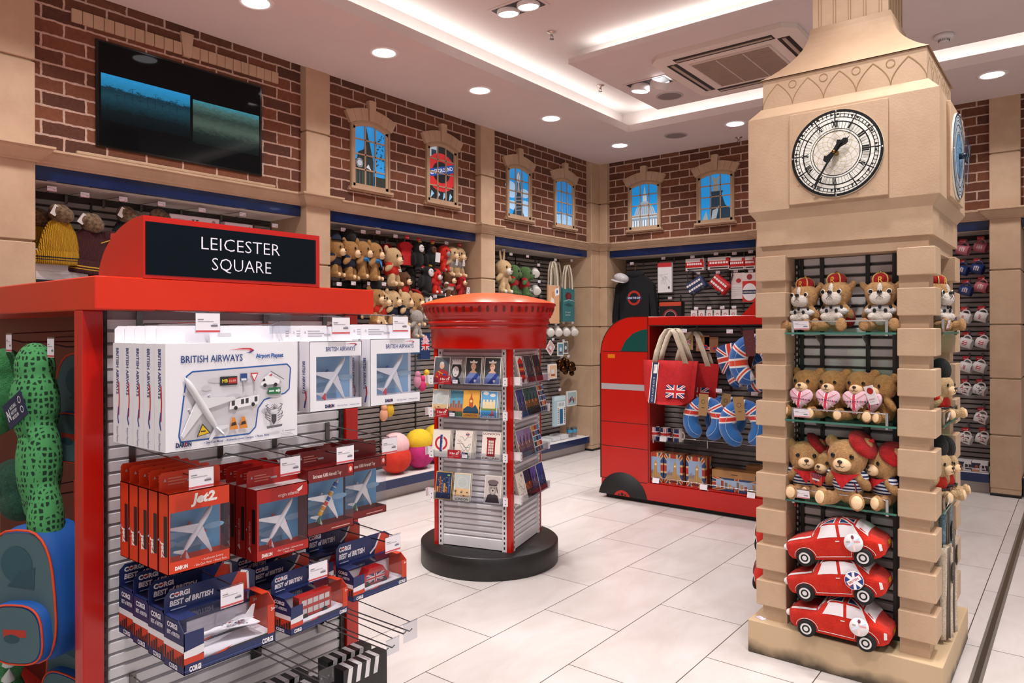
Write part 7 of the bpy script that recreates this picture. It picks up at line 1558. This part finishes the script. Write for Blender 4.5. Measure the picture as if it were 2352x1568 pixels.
t = wbear('golden bear with blue neckerchief, third in the top row', 3.815, 1.99, .33, 'fur_honey', None, .55, 'kerchief'); swing_tag(t, (.05, -.08, .13), (.2, .3, 0), .05, .05, '5a3424:.6', lambda d, w, h: d.ell(w / 2, h / 2, w * .3, h * .3, 'e3b9c4:.6', 10))
t = wbear('golden bear with blue neckerchief and brown tag, fourth in the top row', 3.935, 1.985, .34, 'fur_honey', None, .6, 'kerchief'); swing_tag(t, (.05, -.08, .12), (.2, -.3, 0), .05, .05, '5a3424:.6', lambda d, w, h: d.ell(w / 2, h / 2, w * .3, h * .3, 'e3b9c4:.6', 10))
wbear('darker bear squeezed behind the kerchief bears in the top row', 4.03, 1.93, .30, 'fur_honey', None, .3, None, -4.74)
t = wbear('curly sandy bear in a bright red T-shirt with white print', 4.145, 1.955, .35, 'fur_sand', 'plush_red', .35); b = B(); d = D(b, (-.03, -.077, .115), (1, 0, 0), (0, 0, 1)); d.rect(0, .012, .06, .006, 'ece4e2:.7'); d.rect(.01, 0, .05, .008, 'ece4e2:.7'); b.build('print', t)
def hang_cloth(label, y, z, w, h, m, x=-4.62):
    t = thing('hanging_garment', label, 'clothing', (x, y, z), LEFT); b = B(); b.prism([(-w * .5, -h * .16), (-w * .22, 0), (w * .22, 0), (w * .5, -h * .16), (w * .36, -h * .3), (w * .34, -h), (-w * .34, -h), (-w * .36, -h * .3)], -.02, .02, m); b.build('cloth', t, bevel=.012); b = B(); b.tube([(0, 0, .0), (0, 0, .03), (.012, 0, .045), (.02, 0, .03)], .002, 'c9c6c6:.3m', 6); b.build('hanger', t)
hang_cloth('small red jacket on a hanger in the soft toy bay', 4.315, 2.165, .16, .20, 'cloth_red')
hang_cloth('small dark red sweater behind the red jacket', 4.22, 2.15, .12, .18, 'cloth_red', -4.75)
def penguin(label, y, z, h, face='fur_white', x=-4.60, tilt=0):
    t = thing('black_soft_toy', label, 'soft toy', (x, y, z), 0, 'black soft toys', (0, tilt, LEFT + .2)); link_mesh('body', fused(('peng', h), [((0, 0, -.02 * h), (.22 * h, .2 * h, .32 * h)), ((0, -.02 * h, .32 * h), (.2 * h, .18 * h, .19 * h)), ((.24 * h, 0, -.05 * h), (.06 * h, .1 * h, .22 * h)), ((-.24 * h, 0, -.05 * h), (.06 * h, .1 * h, .22 * h)), ((.1 * h, -.08 * h, -.36 * h), (.09 * h, .12 * h, .06 * h)), ((-.1 * h, -.08 * h, -.36 * h), (.09 * h, .12 * h, .06 * h))], 'fur_black', h * .03), t)
    b = B(); b.ell((0, -.165 * h, .31 * h), (.13 * h, .05 * h, .12 * h), face); f = b.build('face', t)
    for s in (-1, 1): b = B(); b.ell((s * .05 * h, -.215 * h, .34 * h), .016 * h, '101012:.2', n=8, k=6); b.build('eye', f)
    b = B(); b.ell((0, -.1 * h, .52 * h), (.07 * h, .06 * h, .03 * h), 'c9981f:.7'); b.build('tuft', t); return t
penguin('black soft toy with a white face under the second red ticket', 4.445, 2.03, .28)
t = penguin('black soft toy with a large blank white tag', 4.60, 2.03, .28, 'fur_brown'); swing_tag(t, (.0, -.09, .06), (.1, 0, 0), .075, .085, 'efedee:.6')
penguin('bigger black soft toy with a tilted white face, second row', 4.52, 1.82, .30, x=-4.58, tilt=.25); penguin('black soft toy to the left in the second row', 4.41, 1.83, .26, 'fur_black', -4.66)
t = wbear('red robot-like soft toy with a grey face in the top row', 4.775, 2.07, .26, 'plush_red', None, .2, None, muzz='fur_grey', ears='none')
for i, y in enumerate((4.875, 4.97)):
    t = wbear('grey-hooded beige soft toy, %s' % ['left of the pair at the top right', 'right of the pair at the top right'][i], y, 2.05, .30, 'fur_sand', 'fur_grey', .2, None, ears='none'); swing_tag(t, (-.02, -.08, .15), (.1, 0, .2), .055, .055, 'f0eeee:.6', lambda d, w, h: d.ring(w / 2, h / 2, w * .35, .004, '2b2b30:.6', 14))
wbear('brown bear in a crimson guard jacket, left end of the second row', 4.275, 1.79, .27, 'fur_brown', 'plush_red', .3)
wbear('small red and white soft toy in the middle of the second row', 4.665, 1.855, .24, 'plush_red', 'cloth_red', .2, None, muzz='fur_white'); 
t = wbear('brown bear with a tartan scarf in the second row', 4.845, 1.83, .26, 'fur_brown', 'fur_cream', .2); b = B(); b.lathe([(.058, .10), (.062, .113), (.058, .126)], 'cloth_red', 20); b.build('scarf', t)
t = wbear('crimson soft toy with a round white tag, right end of the second row', 5.0, 1.82, .24, 'velvet_red', None, .2, None, ears='none'); swing_tag(t, (.02, -.08, .10), (.1, 0, .1), .065, .065, 'f0eeee:.6', lambda d, w, h: d.ring(w / 2, h / 2, w * .35, .005, '2b2b30:.6', 14))
wbear('bear in a red jacket and black hat beside the end of the red beam', 3.955, 1.62, .32, 'fur_honey', 'plush_red', .3, 'bearskin')
wbear('honey bear in a red top hanging in the third row', 4.04, 1.60, .32, 'fur_sand', 'plush_red', .5, None, -4.62)
wbear('curly bear in a navy jumper, middle of the third row', 4.14, 1.605, .32, 'fur_sand', 'cloth_navy', .45)
wbear('curly bear in a navy jumper with a patch, right of the third row', 4.265, 1.60, .33, 'fur_sand', 'cloth_navy', .7)
wbear('bear in a crimson beret above the pillar box rim', 4.42, 1.60, .32, 'fur_tan', None, .3, 'beret')
wbear('grey fluffy soft toy half hidden by the pillar box', 4.385, 1.47, .26, 'fur_grey', None, .2, None, -4.56, face=False)
wbear('white soft toy just above the pillar box rim', 4.55, 1.62, .24, 'fur_white', None, .2)
wbear('dark bear hanging deep behind the end of the red beam', 3.82, 1.66, .32, 'fur_black', None, .2, None, -4.72)
wbear('bear with sandy feet hanging below the third row', 3.98, 1.40, .30, 'fur_sand', 'cloth_navy', .3)
t = thing('hanging_pouch', 'blue and orange pouch hanging behind the white airliner boxes', 'pouch', (-4.60, 4.40, 1.33), LEFT); b = B(); b.box(-.07, .07, -.02, .02, -.14, 0, '155f8f:.6'); b.build('body', t, bevel=.01); b = B(); b.box(-.06, .05, -.022, .018, 0, .07, 'd9541f:.25'); b.build('top', t, bevel=.01)
t = thing('hanging_pouch', 'navy union jack pouch with a pink flower beside the pillar box', 'pouch', (-4.60, 4.52, 1.32), LEFT); b = B(); b.box(-.06, .06, -.02, .02, -.18, .05, '14305c:.6'); d = D(b, (-.05, -.0205, -.10), (1, 0, 0), (0, 0, 1)); d.flag(0, 0, .1, .09); [d.ell(.05 + .022 * math.cos(k * 2 * PI / 5), .095 + .022 * math.sin(k * 2 * PI / 5), .016, .016, 'e3b3bf:.6', 10) for k in range(5)]; d.ell(.05, .095, .012, .012, 'd98fa0:.6', 10); b.build('body', t)
for i, (y, z, c) in enumerate(((4.44, .99, 'd98aa0'), (4.50, .95, 'c72a68'), (4.55, 1.0, 'd9b52c'), (4.05, .73, 'd99a7a'), (4.12, .76, 'c9a21f'))):
    t = thing('hanging_pouch', ['pale pink toy pouch behind the white airliner boxes', 'magenta toy pouch beside the pillar box edge', 'yellow toy pouch beside the pillar box edge', 'peach coloured toy hanging below the white airliner boxes', 'yellow packet hanging below the white airliner boxes'][i], 'pouch', (-4.60, y, z), LEFT, 'small toy pouches'); b = B(); b.ell((0, 0, -.04), (.04, .03, .055), c + ':.7'); b.ell((0, -.005, .02), (.028, .025, .028), c + ':.7'); b.build('body', t)
# plain round cushions on the plinth
def cushion_toy(label, y, c1, c2, x=-4.66):
    t = thing('round_cushion', label, 'cushion', (x, y, .173), LEFT, 'round cushions on the plinth'); b = B(); b.ell((0, 0, .13), (.15, .12, .13), c1); b.build('lower_half', t); b = B(); b.ell((0, .005, .24), (.135, .11, .11), c2); b.build('upper_half', t)
mottled('cush_red', 'c32a18', 'cf3620', .9, 20, .04); mottled('cush_pink', 'e2b0b0', 'eabcbc', .9, 20, .04); mottled('cush_magenta', 'a81f63', 'b82a70', .9, 20, .04); mottled('cush_yellow', 'd9b21e', 'e5c02c', .9, 20, .04)
cushion_toy('round two-tone cushion, red below and pale pink above, on the plinth', 4.20, 'cush_red', 'cush_pink', -4.62)
cushion_toy('round two-tone cushion, magenta below and yellow above, on the plinth', 4.49, 'cush_magenta', 'cush_yellow', -4.63)
cushion_toy('round magenta and yellow cushion furthest back, beside the pillar box', 4.80, 'cush_magenta', 'cush_yellow', -4.72)

# ---- corner bay: animals, mugs, bags, cards
wbear('pale sandy long-eared plush animal at the left of the corner bay', 5.585, 1.95, .36, 'fur_sand', None, .1, None, -4.56, ears='long', muzz='fur_cream')
wbear('green plush animal in a dark red coat, left of the pair', 5.80, 1.93, .34, 'fur_green', 'velvet_red', .4, None, -4.60, ears='none', muzz='fur_green')
wbear('green plush animal in a dark red coat, right of the pair', 5.955, 1.92, .34, 'fur_green', 'velvet_red', .5, None, -4.57, ears='none', muzz='fur_green')
wbear('brown plush hanging behind the green pair', 5.88, 2.02, .26, 'fur_brown', None, .2, None, -4.76)
def m_dots(cols, seed=1):
    def f(d, w, h):
        R = random.Random(seed)
        for _ in range(26): x, y = w * R.random(), h * R.uniform(.15, .85); d.ell(x, y, w * R.uniform(.02, .05), h * R.uniform(.04, .09), R.choice(cols) + ':.4', 8)
    return f
FL = m_dots(['2f4a8f', 'b5343a', '3f7a4a', '2b2b30'], 3)
def smug(label, loc, rot, draw=FL, body='e3ddd6:.3', r=.044, h=.095): return mug(label, loc, rot, body, draw, r, h, 'mugs hanging on the walls', handle=PI * .5)
for i, (y, z) in enumerate(((6.16, 2.02), (6.18, 1.835))): smug('white floral mug tipped on its hook, %s beside the tote bags' % ['upper one', 'lower one'][i], (-4.57, y, z - .03), (0, 1.15, LEFT + .9))
for i, y in enumerate((6.42, 6.57, 6.73, 6.89)): smug('white floral mug below the teal bag, %s' % ['partly hidden by the pillar box', 'second from left', 'third from left', 'at the right end'][i], (-4.56, y, 1.36), (0, 1.15, LEFT + .9))
def flat_tote(label, y, z, w, h, col, draw, x=-4.56):
    t = thing('flat_tote_bag', label, 'bag', (x, y, z), LEFT, 'cotton tote bags'); b = B(); b.box(-w / 2, w / 2, -.012, .012, -h, 0, col); draw(D(b, (-w / 2, -.012, -h), (1, 0, 0), (0, 0, 1)), w, h); b.build('body', t, bevel=.004)
    for yy in (-.014, .016):
        b = B(); P = [(-w * .3, -.01), (-w * .26, .16), (-w * .12, .25), (w * .02, .265), (w * .14, .22), (w * .26, .12), (w * .3, -.01)]; vs = []
        for q in P: vs += [(q[0] - .014, yy, q[1]), (q[0] + .014, yy, q[1])]
        b.add(vs, [(2 * i, 2 * i + 1, 2 * i + 3, 2 * i + 2) for i in range(len(P) - 1)], 'canvas'); o = b.build('handle', t); o.modifiers.new('thick', 'SOLIDIFY').thickness = .004
    return t
flat_tote('peach cotton bag with a white print and long cream handles', 6.46, 1.885, .21, .42, 'd3a27a:.8', lambda d, w, h: (d.ell(w * .35, h * .5, w * .18, h * .2, 'e9ddd0:.8', 16), d.ell(w * .4, h * .75, w * .1, h * .1, 'c98a5a:.8', 12), d.poly([(w * .6, h * .72), (w * .98, h * .76), (w * .94, h * .96), (w * .56, h * .9)], 'eae6e2:.6'), d.ell(w * .78, h * .84, w * .07, h * .05, '33508a:.6', 10)))
flat_tote('teal cotton bag with a dark red round motif and white lettering', 6.745, 1.865, .235, .375, '2f6a6c:.85', lambda d, w, h: (d.ell(w * .48, h * .76, w * .27, h * .12, '5a1a22:.8', 20), d.ell(w * .55, h * .77, w * .12, h * .07, '7f2028:.8', 14), d.line([(w * .1, h * .6), (w * .5, h * .66), (w, h * .62)], .006, 'b9c9c6:.8'), d.text('it\'s hard', w * .22, h * .26, h * .045, 'c9d4d0:.8', width=w * .42), d.text('and fun', w * .22, h * .18, h * .045, 'c9d4d0:.8', width=w * .42), d.poly([(w * .1, h * .5), (w * .5, h * .56), (w * .9, h * .48), (w * .5, h * .45)], '1f4a50:.8')))
flat_tote('pale cotton bag hanging behind the teal one', 6.68, 1.90, .20, .36, 'b9ab94:.85', lambda d, w, h: None, -4.66)
def d_card(c): return lambda d, w, h: (d.rect(w * .08, h * .08, w * .84, h * .84, c + ':.5'), d.ell(w * .5, h * .5, w * .2, h * .16, 'c9d4d6:.5', 10), d.rect(w * .25, h * .2, w * .5, h * .1, '7f2a30:.5'))
gp = lambda *a: gift_pack(*a, name='boxed_gift')
t = gp('pink patterned card hanging at an angle in the corner bay', (-4.58, 6.48, 1.25), .12, .13, .006, 'e3d6d2:.5', d_card('c9a0a0')); t.rotation_euler = (0, .7, LEFT)
gp('small white framed card with a blue print', (-4.58, 6.63, 1.255), .11, .15, .01, 'e6e2e0:.5', d_card('5f8f9f')); gp('small white framed card with a grey print', (-4.60, 6.76, 1.265), .10, .14, .01, 'e0dcda:.5', d_card('5a625f'))
gp('white boxed brooch with a red figure', (-4.58, 6.48, 1.02), .15, .16, .02, 'e6e1de:.5', d_card('d9b28f'))
for i, (y, z) in enumerate(((6.66, .98), (6.76, 1.0), (6.86, .97))):
    t = thing('sequin_plush', ['shiny brown sequin plush, left of three in the corner bay', 'shiny brown sequin plush, middle of three in the corner bay', 'shiny brown sequin plush, right of three in the corner bay'][i], 'soft toy', (-4.59, y, z), LEFT, 'brown sequin plush'); b = B(); R = random.Random(i)
    for _ in range(7): b.ell((R.uniform(-.05, .05), R.uniform(-.03, .03), R.uniform(-.08, .06)), R.uniform(.03, .045), '4a2c16:.15m', n=10, k=7)
    b.build('body', t)
gp('tall pale blue stationery set with rows of stickers', (-4.57, 6.60, .66), .22, .33, .03, 'a9c4cc:.4', lambda d, w, h: (d.rect(0, h * .86, w, h * .14, 'c3d9e0:.4'), d.rect(w * .25, h * .03, w * .72, h * .78, 'dfe6e6:.4'), d.rect(w * .45, h * .06, w * .3, h * .5, '1d5f86:.4'), [d.rect(w * (.28 + .56 * (k % 2)), h * (.08 + .06 * (k // 2)), w * .09, h * .035, ['3a3a40', 'b5343a', '2f6a8f'][k % 3] + ':.4') for k in range(18)], [d.rect(w * (.3 + .12 * k), h * .66, w * .03, h * .12, '1f3a66:.4') for k in range(5)]))
gp('square card set with red and black figures, right end of the corner bay', (-4.57, 6.84, .70), .19, .17, .02, 'dcdad6:.4', lambda d, w, h: (d.rect(w * .06, h * .08, w * .88, h * .84, '9fb4b9:.4'), [d.ell(w * (.2 + .15 * k), h * (.35 + .08 * (k % 3)), w * .06, h * .16, ['a8252c', '1f1f24', 'a8252c', '2b3038', 'd9862c'][k] + ':.4', 10) for k in range(5)]))
for i, y in enumerate((6.84, 6.92)):
    t = thing('glass_tumbler', 'clear glass tumbler with a blue band on the corner plinth, %s' % ['left', 'right'][i], 'glass', (-4.60, y, .173), 0, 'glass tumblers'); b = B(); b.lathe([(.035, 0), (.04, .11), (.037, .11), (.033, .004), (0, .004)], 'acrylic', 20); b.build('bowl', t); b = B(); b.lathe([(.0385, .05), (.0398, .085)], '3f8fb5:.3', 20); b.build('band', t)
for i, y in enumerate((6.35, 6.52, 6.68)):
    t = thing('stationery_stack', 'low white pack of stationery on the corner plinth, %s' % ['leftmost', 'middle', 'rightmost'][i], 'stationery', (-4.62, y, .173), LEFT, 'stationery packs'); b = B(); b.box(-.07, .07, -.06, .10, 0, .03 + .008 * i, 'd2d4d6:.3'); b.build('pack', t)

# ---- rear wall bay above the bus unit
YB_ = YW + .366
def bhooks(row, pts, ln=.27, bay='rear', red=()):
    for i, (x, z) in enumerate(pts): peg('display_hook', '%s price ticket hook, %s from left, %s, %s bay' % ('red' if red else 'white', ORD[i], row, bay), (x, YB_, z - .021), 0, ln, .05, .034, bool(red), 'hooks in the %s bay' % bay)
bhooks('top row', [(-4.088, 2.161), (-3.691, 2.196), (-3.342, 2.188), (-3.075, 2.203), (-2.874, 2.194), (-2.70, 2.2)]); bhooks('second row', [(-3.277, 2.009), (-3.055, 2.006), (-2.86, 2.01), (-2.70, 2.001)]); bhooks('third row', [(-3.611, 1.749), (-3.302, 1.626), (-3.153, 1.627), (-3.007, 1.629), (-2.88, 1.63)])
mottled('cloth_black', '0c0d12', '12131a', .9, 30, .05); t = thing('hooded_sweatshirt', 'navy hooded sweatshirt with a red ring and blue bar on a hanger', 'clothing', (-4.04, 7.36, 2.03)); b = B()
b.prism([(-.24, -.12), (-.13, -.02), (-.05, 0), (.05, 0), (.13, -.02), (.24, -.12), (.30, -.55), (.22, -.57), (.19, -.2), (.185, -.60), (-.185, -.60), (-.19, -.2), (-.22, -.57), (-.30, -.55)], -.03, .03, 'cloth_black'); d = D(b, (0, -.0305, -.27), (1, 0, 0), (0, 0, 1)); roundel(d, 0, 0, .085, 'MIND THE GAP', 'b5281c:.7', '1a2f66:.7'); b.build('body', t, bevel=.01)
b = B(); b.ell((0, .0, .0), (.12, .045, .05), 'cloth_black'); b.build('hood', t); b = B(); b.tube([(0, 0, .03), (0, 0, .09), (.015, 0, .11), (.025, 0, .09)], .003, '8a6a42:.6', 6); b.build('hanger', t)
t = thing('cap', 'pale printed cap hung over the hood of the sweatshirt', 'hat', (-4.17, 7.27, 1.99)); m_ = mottled('map_print', 'd9d4d0', 'a8a2a8', .8, 70, .02); b = B(); b.ell((0, 0, 0), (.09, .085, .055), 'map_print', (0, .3, 0)); b.build('crown', t); b = B(); b.ell((-.02, -.05, -.035), (.085, .07, .008), 'map_print', (0.1, .3, 0)); b.build('peak', t)
def d_map(d, w, h):
    R = random.Random(6); [d.line([(w * R.uniform(.05, .3), h * R.uniform(.1, .75)), (w * R.uniform(.35, .6), h * R.uniform(.1, .75)), (w * R.uniform(.65, .95), h * R.uniform(.1, .75))], .003, c + ':.6') for c in ('a9a3a8', 'b98f92', '8f9aab', 'a9a3a8', '9aa89a', 'b9b2b6')]; d.rect(0, h * .86, w, h * .14, 'b5262a:.6'); d.ell(w * .8, h * .16, w * .07, h * .05, '3a3f5a:.6', 10)
gp('white rolled bag printed with an underground map and a red top', (-3.655, 7.33, 2.14), .17, .33, .03, 'dcd8da:.6', d_map, 0)
def d_busbox(d, w, h): d.rect(0, h * .25, w, h * .45, 'b5161b:.4'); [d.rect(w * (.08 + .12 * k), h * .46, w * .09, h * .16, 'e3dcd8:.4') for k in range(7)]; d.ell(w * .88, h * .8, w * .09, h * .14, 'b5161b:.4', 14); d.rect(w * .1, h * .08, w * .8, h * .1, '2a2426:.4')
for i, (x, z, w_) in enumerate(((-3.305, 2.165, .21), (-3.03, 2.165, .25), (-2.835, 2.15, .17), (-2.70, 2.15, .11))): gp('boxed red toy bus in the rear bay, %s of the four' % ['leftmost', 'second from left', 'third from left', 'rightmost'][i], (x, 7.34, z), w_, .13, .05, 'c9bcb8:.4', d_busbox, 0)
def bus_bag(label, x, z, c, tilt):
    t = thing('bus_shaped_bag', label, 'bag', (x, 7.33, z), 0, 'bus shaped bags', (0, tilt, 0)); b = B(); b.box(-.105, .105, -.045, .045, -.07, .07, c); d = D(b, (-.105, -.0455, -.07), (1, 0, 0), (0, 0, 1)); [d.rect(.012 + .03 * k, y, .024, .022, 'e3dcd8:.6') for k in range(6) for y in (.035, .09)]; b.build('body', t, bevel=.02)
    for sx in (-.06, .06): b = B(); b.lathe([(0, .008), (.022, .008), (.024, 0)], '1a1a1d:.6', 16, (sx, -.045, -.07), ax='y'); b.build('wheel', t)
    b = B(); b.tube([(-.08, 0, .06), (-.04, 0, .16), (.0, 0, .19), (.04, 0, .16), (.08, 0, .06)], .006, '2a2428:.7', 6); b.build('strap', t)
bus_bag('navy and white bus shaped bag hanging at a tilt', -3.275, 1.87, '2a3358:.6', -.5); bus_bag('bright red bus shaped bag hanging at a tilt', -3.01, 1.87, 'b5161c:.6', .7)
gp('white tube map bag beside the clock tower', (-2.825, 7.34, 1.985), .14, .27, .03, 'd6cdcb:.6', lambda d, w, h: (d.rect(0, h * .55, w, h * .45, 'cfb9b4:.6'), d.ell(w * .55, h * .7, w * .2, h * .09, 'a82a2c:.6', 14), [d.line([(w * .05, h * (.1 + .09 * k)), (w * .5, h * (.16 + .07 * k)), (w * .95, h * (.12 + .08 * k))], .0025, 'a39aa0:.6') for k in range(5)]), 0)
gp('red and white bag lettered on a navy bar, cut off by the clock tower', (-2.70, 7.335, 1.98), .15, .30, .03, 'd6cdcb:.6', lambda d, w, h: (d.rect(0, h * .72, w, h * .28, 'd3c2bd:.6'), d.ell(w * .5, h * .86, w * .2, h * .1, '8a2a2c:.6', 14), d.rect(0, 0, w, h * .72, 'c22a20:.6'), d.ell(w * .5, h * .34, w * .5, h * .3, 'e3dcdc:.6', 26), d.rect(0, h * .27, w, h * .14, '1a2747:.6'), d.text('UNDERGROUND', w * .03, h * .31, h * .06, 'ece8e6:.6', width=w * .94)), 0)
gp('black gift box with orange top and red ring behind the bus unit', (-3.575, 7.30, 1.70), .26, .24, .09, '17181b:.4', lambda d, w, h: (d.rect(0, h * .82, w, h * .18, 'c2452a:.5'), d.ring(w * .5, h * .32, h * .36, h * .07, '8f2a2c:.5', 30), d.ring(w * .5, h * .32, h * .28, h * .02, 'b9aeaa:.5', 28)), 0)
for i in range(6): gp('small carded keyring in the row above the bus unit, %s from the left' % ORD[i], (-3.32 + .088 * i, 7.35, 1.605), .07, .10, .01, 'dcd2ce:.5', lambda d, w, h: (d.ring(w * .5, h * .5, w * .25, .006, 'b5303a:.5', 14), d.rect(w * .2, h * .2, w * .6, h * .1, '8a8488:.5')), 0)

# ---- mug bay at far right
mg = [(-.84, 2.075, 'b5656f', 0), (-.71, 2.09, 'b5656f', 0), (-.85, 1.90, '1d3368', 0), (-.735, 1.905, '1d3368', 0), (-.705, 1.745, 'b5656f', 0), (-.82, 1.72, '1d3368', 0), (-.83, 1.485, 'e0dcda', 1), (-.705, 1.49, 'e0dcda', 1), (-.82, 1.265, 'e0dcda', 2), (-.70, 1.265, 'e0dcda', 2), (-.82, 1.055, 'e0dcda', 1), (-.72, 1.055, 'e0dcda', 2), (-.83, .855, 'e0dcda', 3), (-.72, .86, 'e0dcda', 4), (-.71, .615, 'e0dcda', 3), (-.825, .43, 'e0dcda', 3), (-.70, .44, 'e0dcda', 3)]
def m_text(c): return lambda d, w, h: [d.rect(w * (.42 + .05 * k), h * (.62 - .16 * j), w * .035, h * .1, c + ':.4') for j in range(3) for k in range(-2, 4)]
DR = [m_text('e3cfd0'), lambda d, w, h: [d.text(s, w * .5, h * (.62 - .24 * k), h * .18, 'b5202a:.4', width=w * .34, align='c', bold=.04) for k, s in enumerate(('I', 'LDN'))], lambda d, w, h: (d.rect(w * .3, h * .3, w * .4, h * .4, 'b5202a:.4'), d.rect(w * .36, h * .42, w * .28, h * .16, 'e6dfdc:.4')), m_dots(['b5202a', '1f1f24', '3a3f4a'], 5), m_dots(['3a3a40', '6a6a70'], 6)]
for i, (x, z, c, k) in enumerate(mg):
    nm = {'b5656f': 'dusty pink lettered', '1d3368': 'navy lettered'}.get(c) or ['', 'white red-lettered', 'white and red block', 'white speckled', 'white grey-sketched'][k]
    mug('%s mug, %s in the %s column of the mug bay' % (nm, ORD[sum(1 for q in mg[:i] if (q[0] < -.77) == (x < -.77))], 'left' if x < -.77 else 'right'), (x - .03, 7.38, z + .02), (0, 1.85, -.2), c + ':.35', DR[k], .042, .095, 'mugs in the mug bay', handle=PI)
bh = [(x + .01, z + .085) for x, z, c, k in mg]
for col, nm in ((0, 'left'), (1, 'right')):
    q = [p for p, s in zip(bh, mg) if (s[0] < -.77) == (col == 0)]
    for i, (x, z) in enumerate(q): peg('display_hook', 'red price ticket hook, %s down the %s column of the mug bay' % (ORD[i], nm), (x, YB_, z - .021), 0, .25, .05, .034, True, 'red hooks in the mug bay')
for i, x in enumerate((-.82, -.70)): gp('boxed mug set on the mug bay plinth, %s' % ['left', 'right'][i], (x, 7.285, .262), .115, .088, .09, 'd9d6da:.4', lambda d, w, h: (d.rect(0, h * .25, w * .55, h * .6, '23253f:.4'), d.ell(w * .3, h * .45, w * .1, h * .2, 'a8562a:.4', 12), d.rect(w * .62, h * .15, w * .38, h * .5, '2a2a2a:.4'), d.ring(w * .66, h * .5, h * .24, h * .05, 'e9e6ea:.4', 16), d.rect(0, h * .05, w * .5, h * .14, 'c9814a:.4')), 0)
b = B(); b.tube([(-.88, 7.262, .205), (-.655, 7.262, .205)], .003, 'cfcbc9:.25m', 8); b.tube([(-.655, 7.262, .173), (-.655, 7.262, .215)], .003, 'cfcbc9:.25m', 8); b.tube([(-.88, 7.262, .173), (-.88, 7.262, .215)], .003, 'cfcbc9:.25m', 8); tag(b.build('shelf_rail'), 'chrome rail along the front of the mug bay plinth', 'rail')
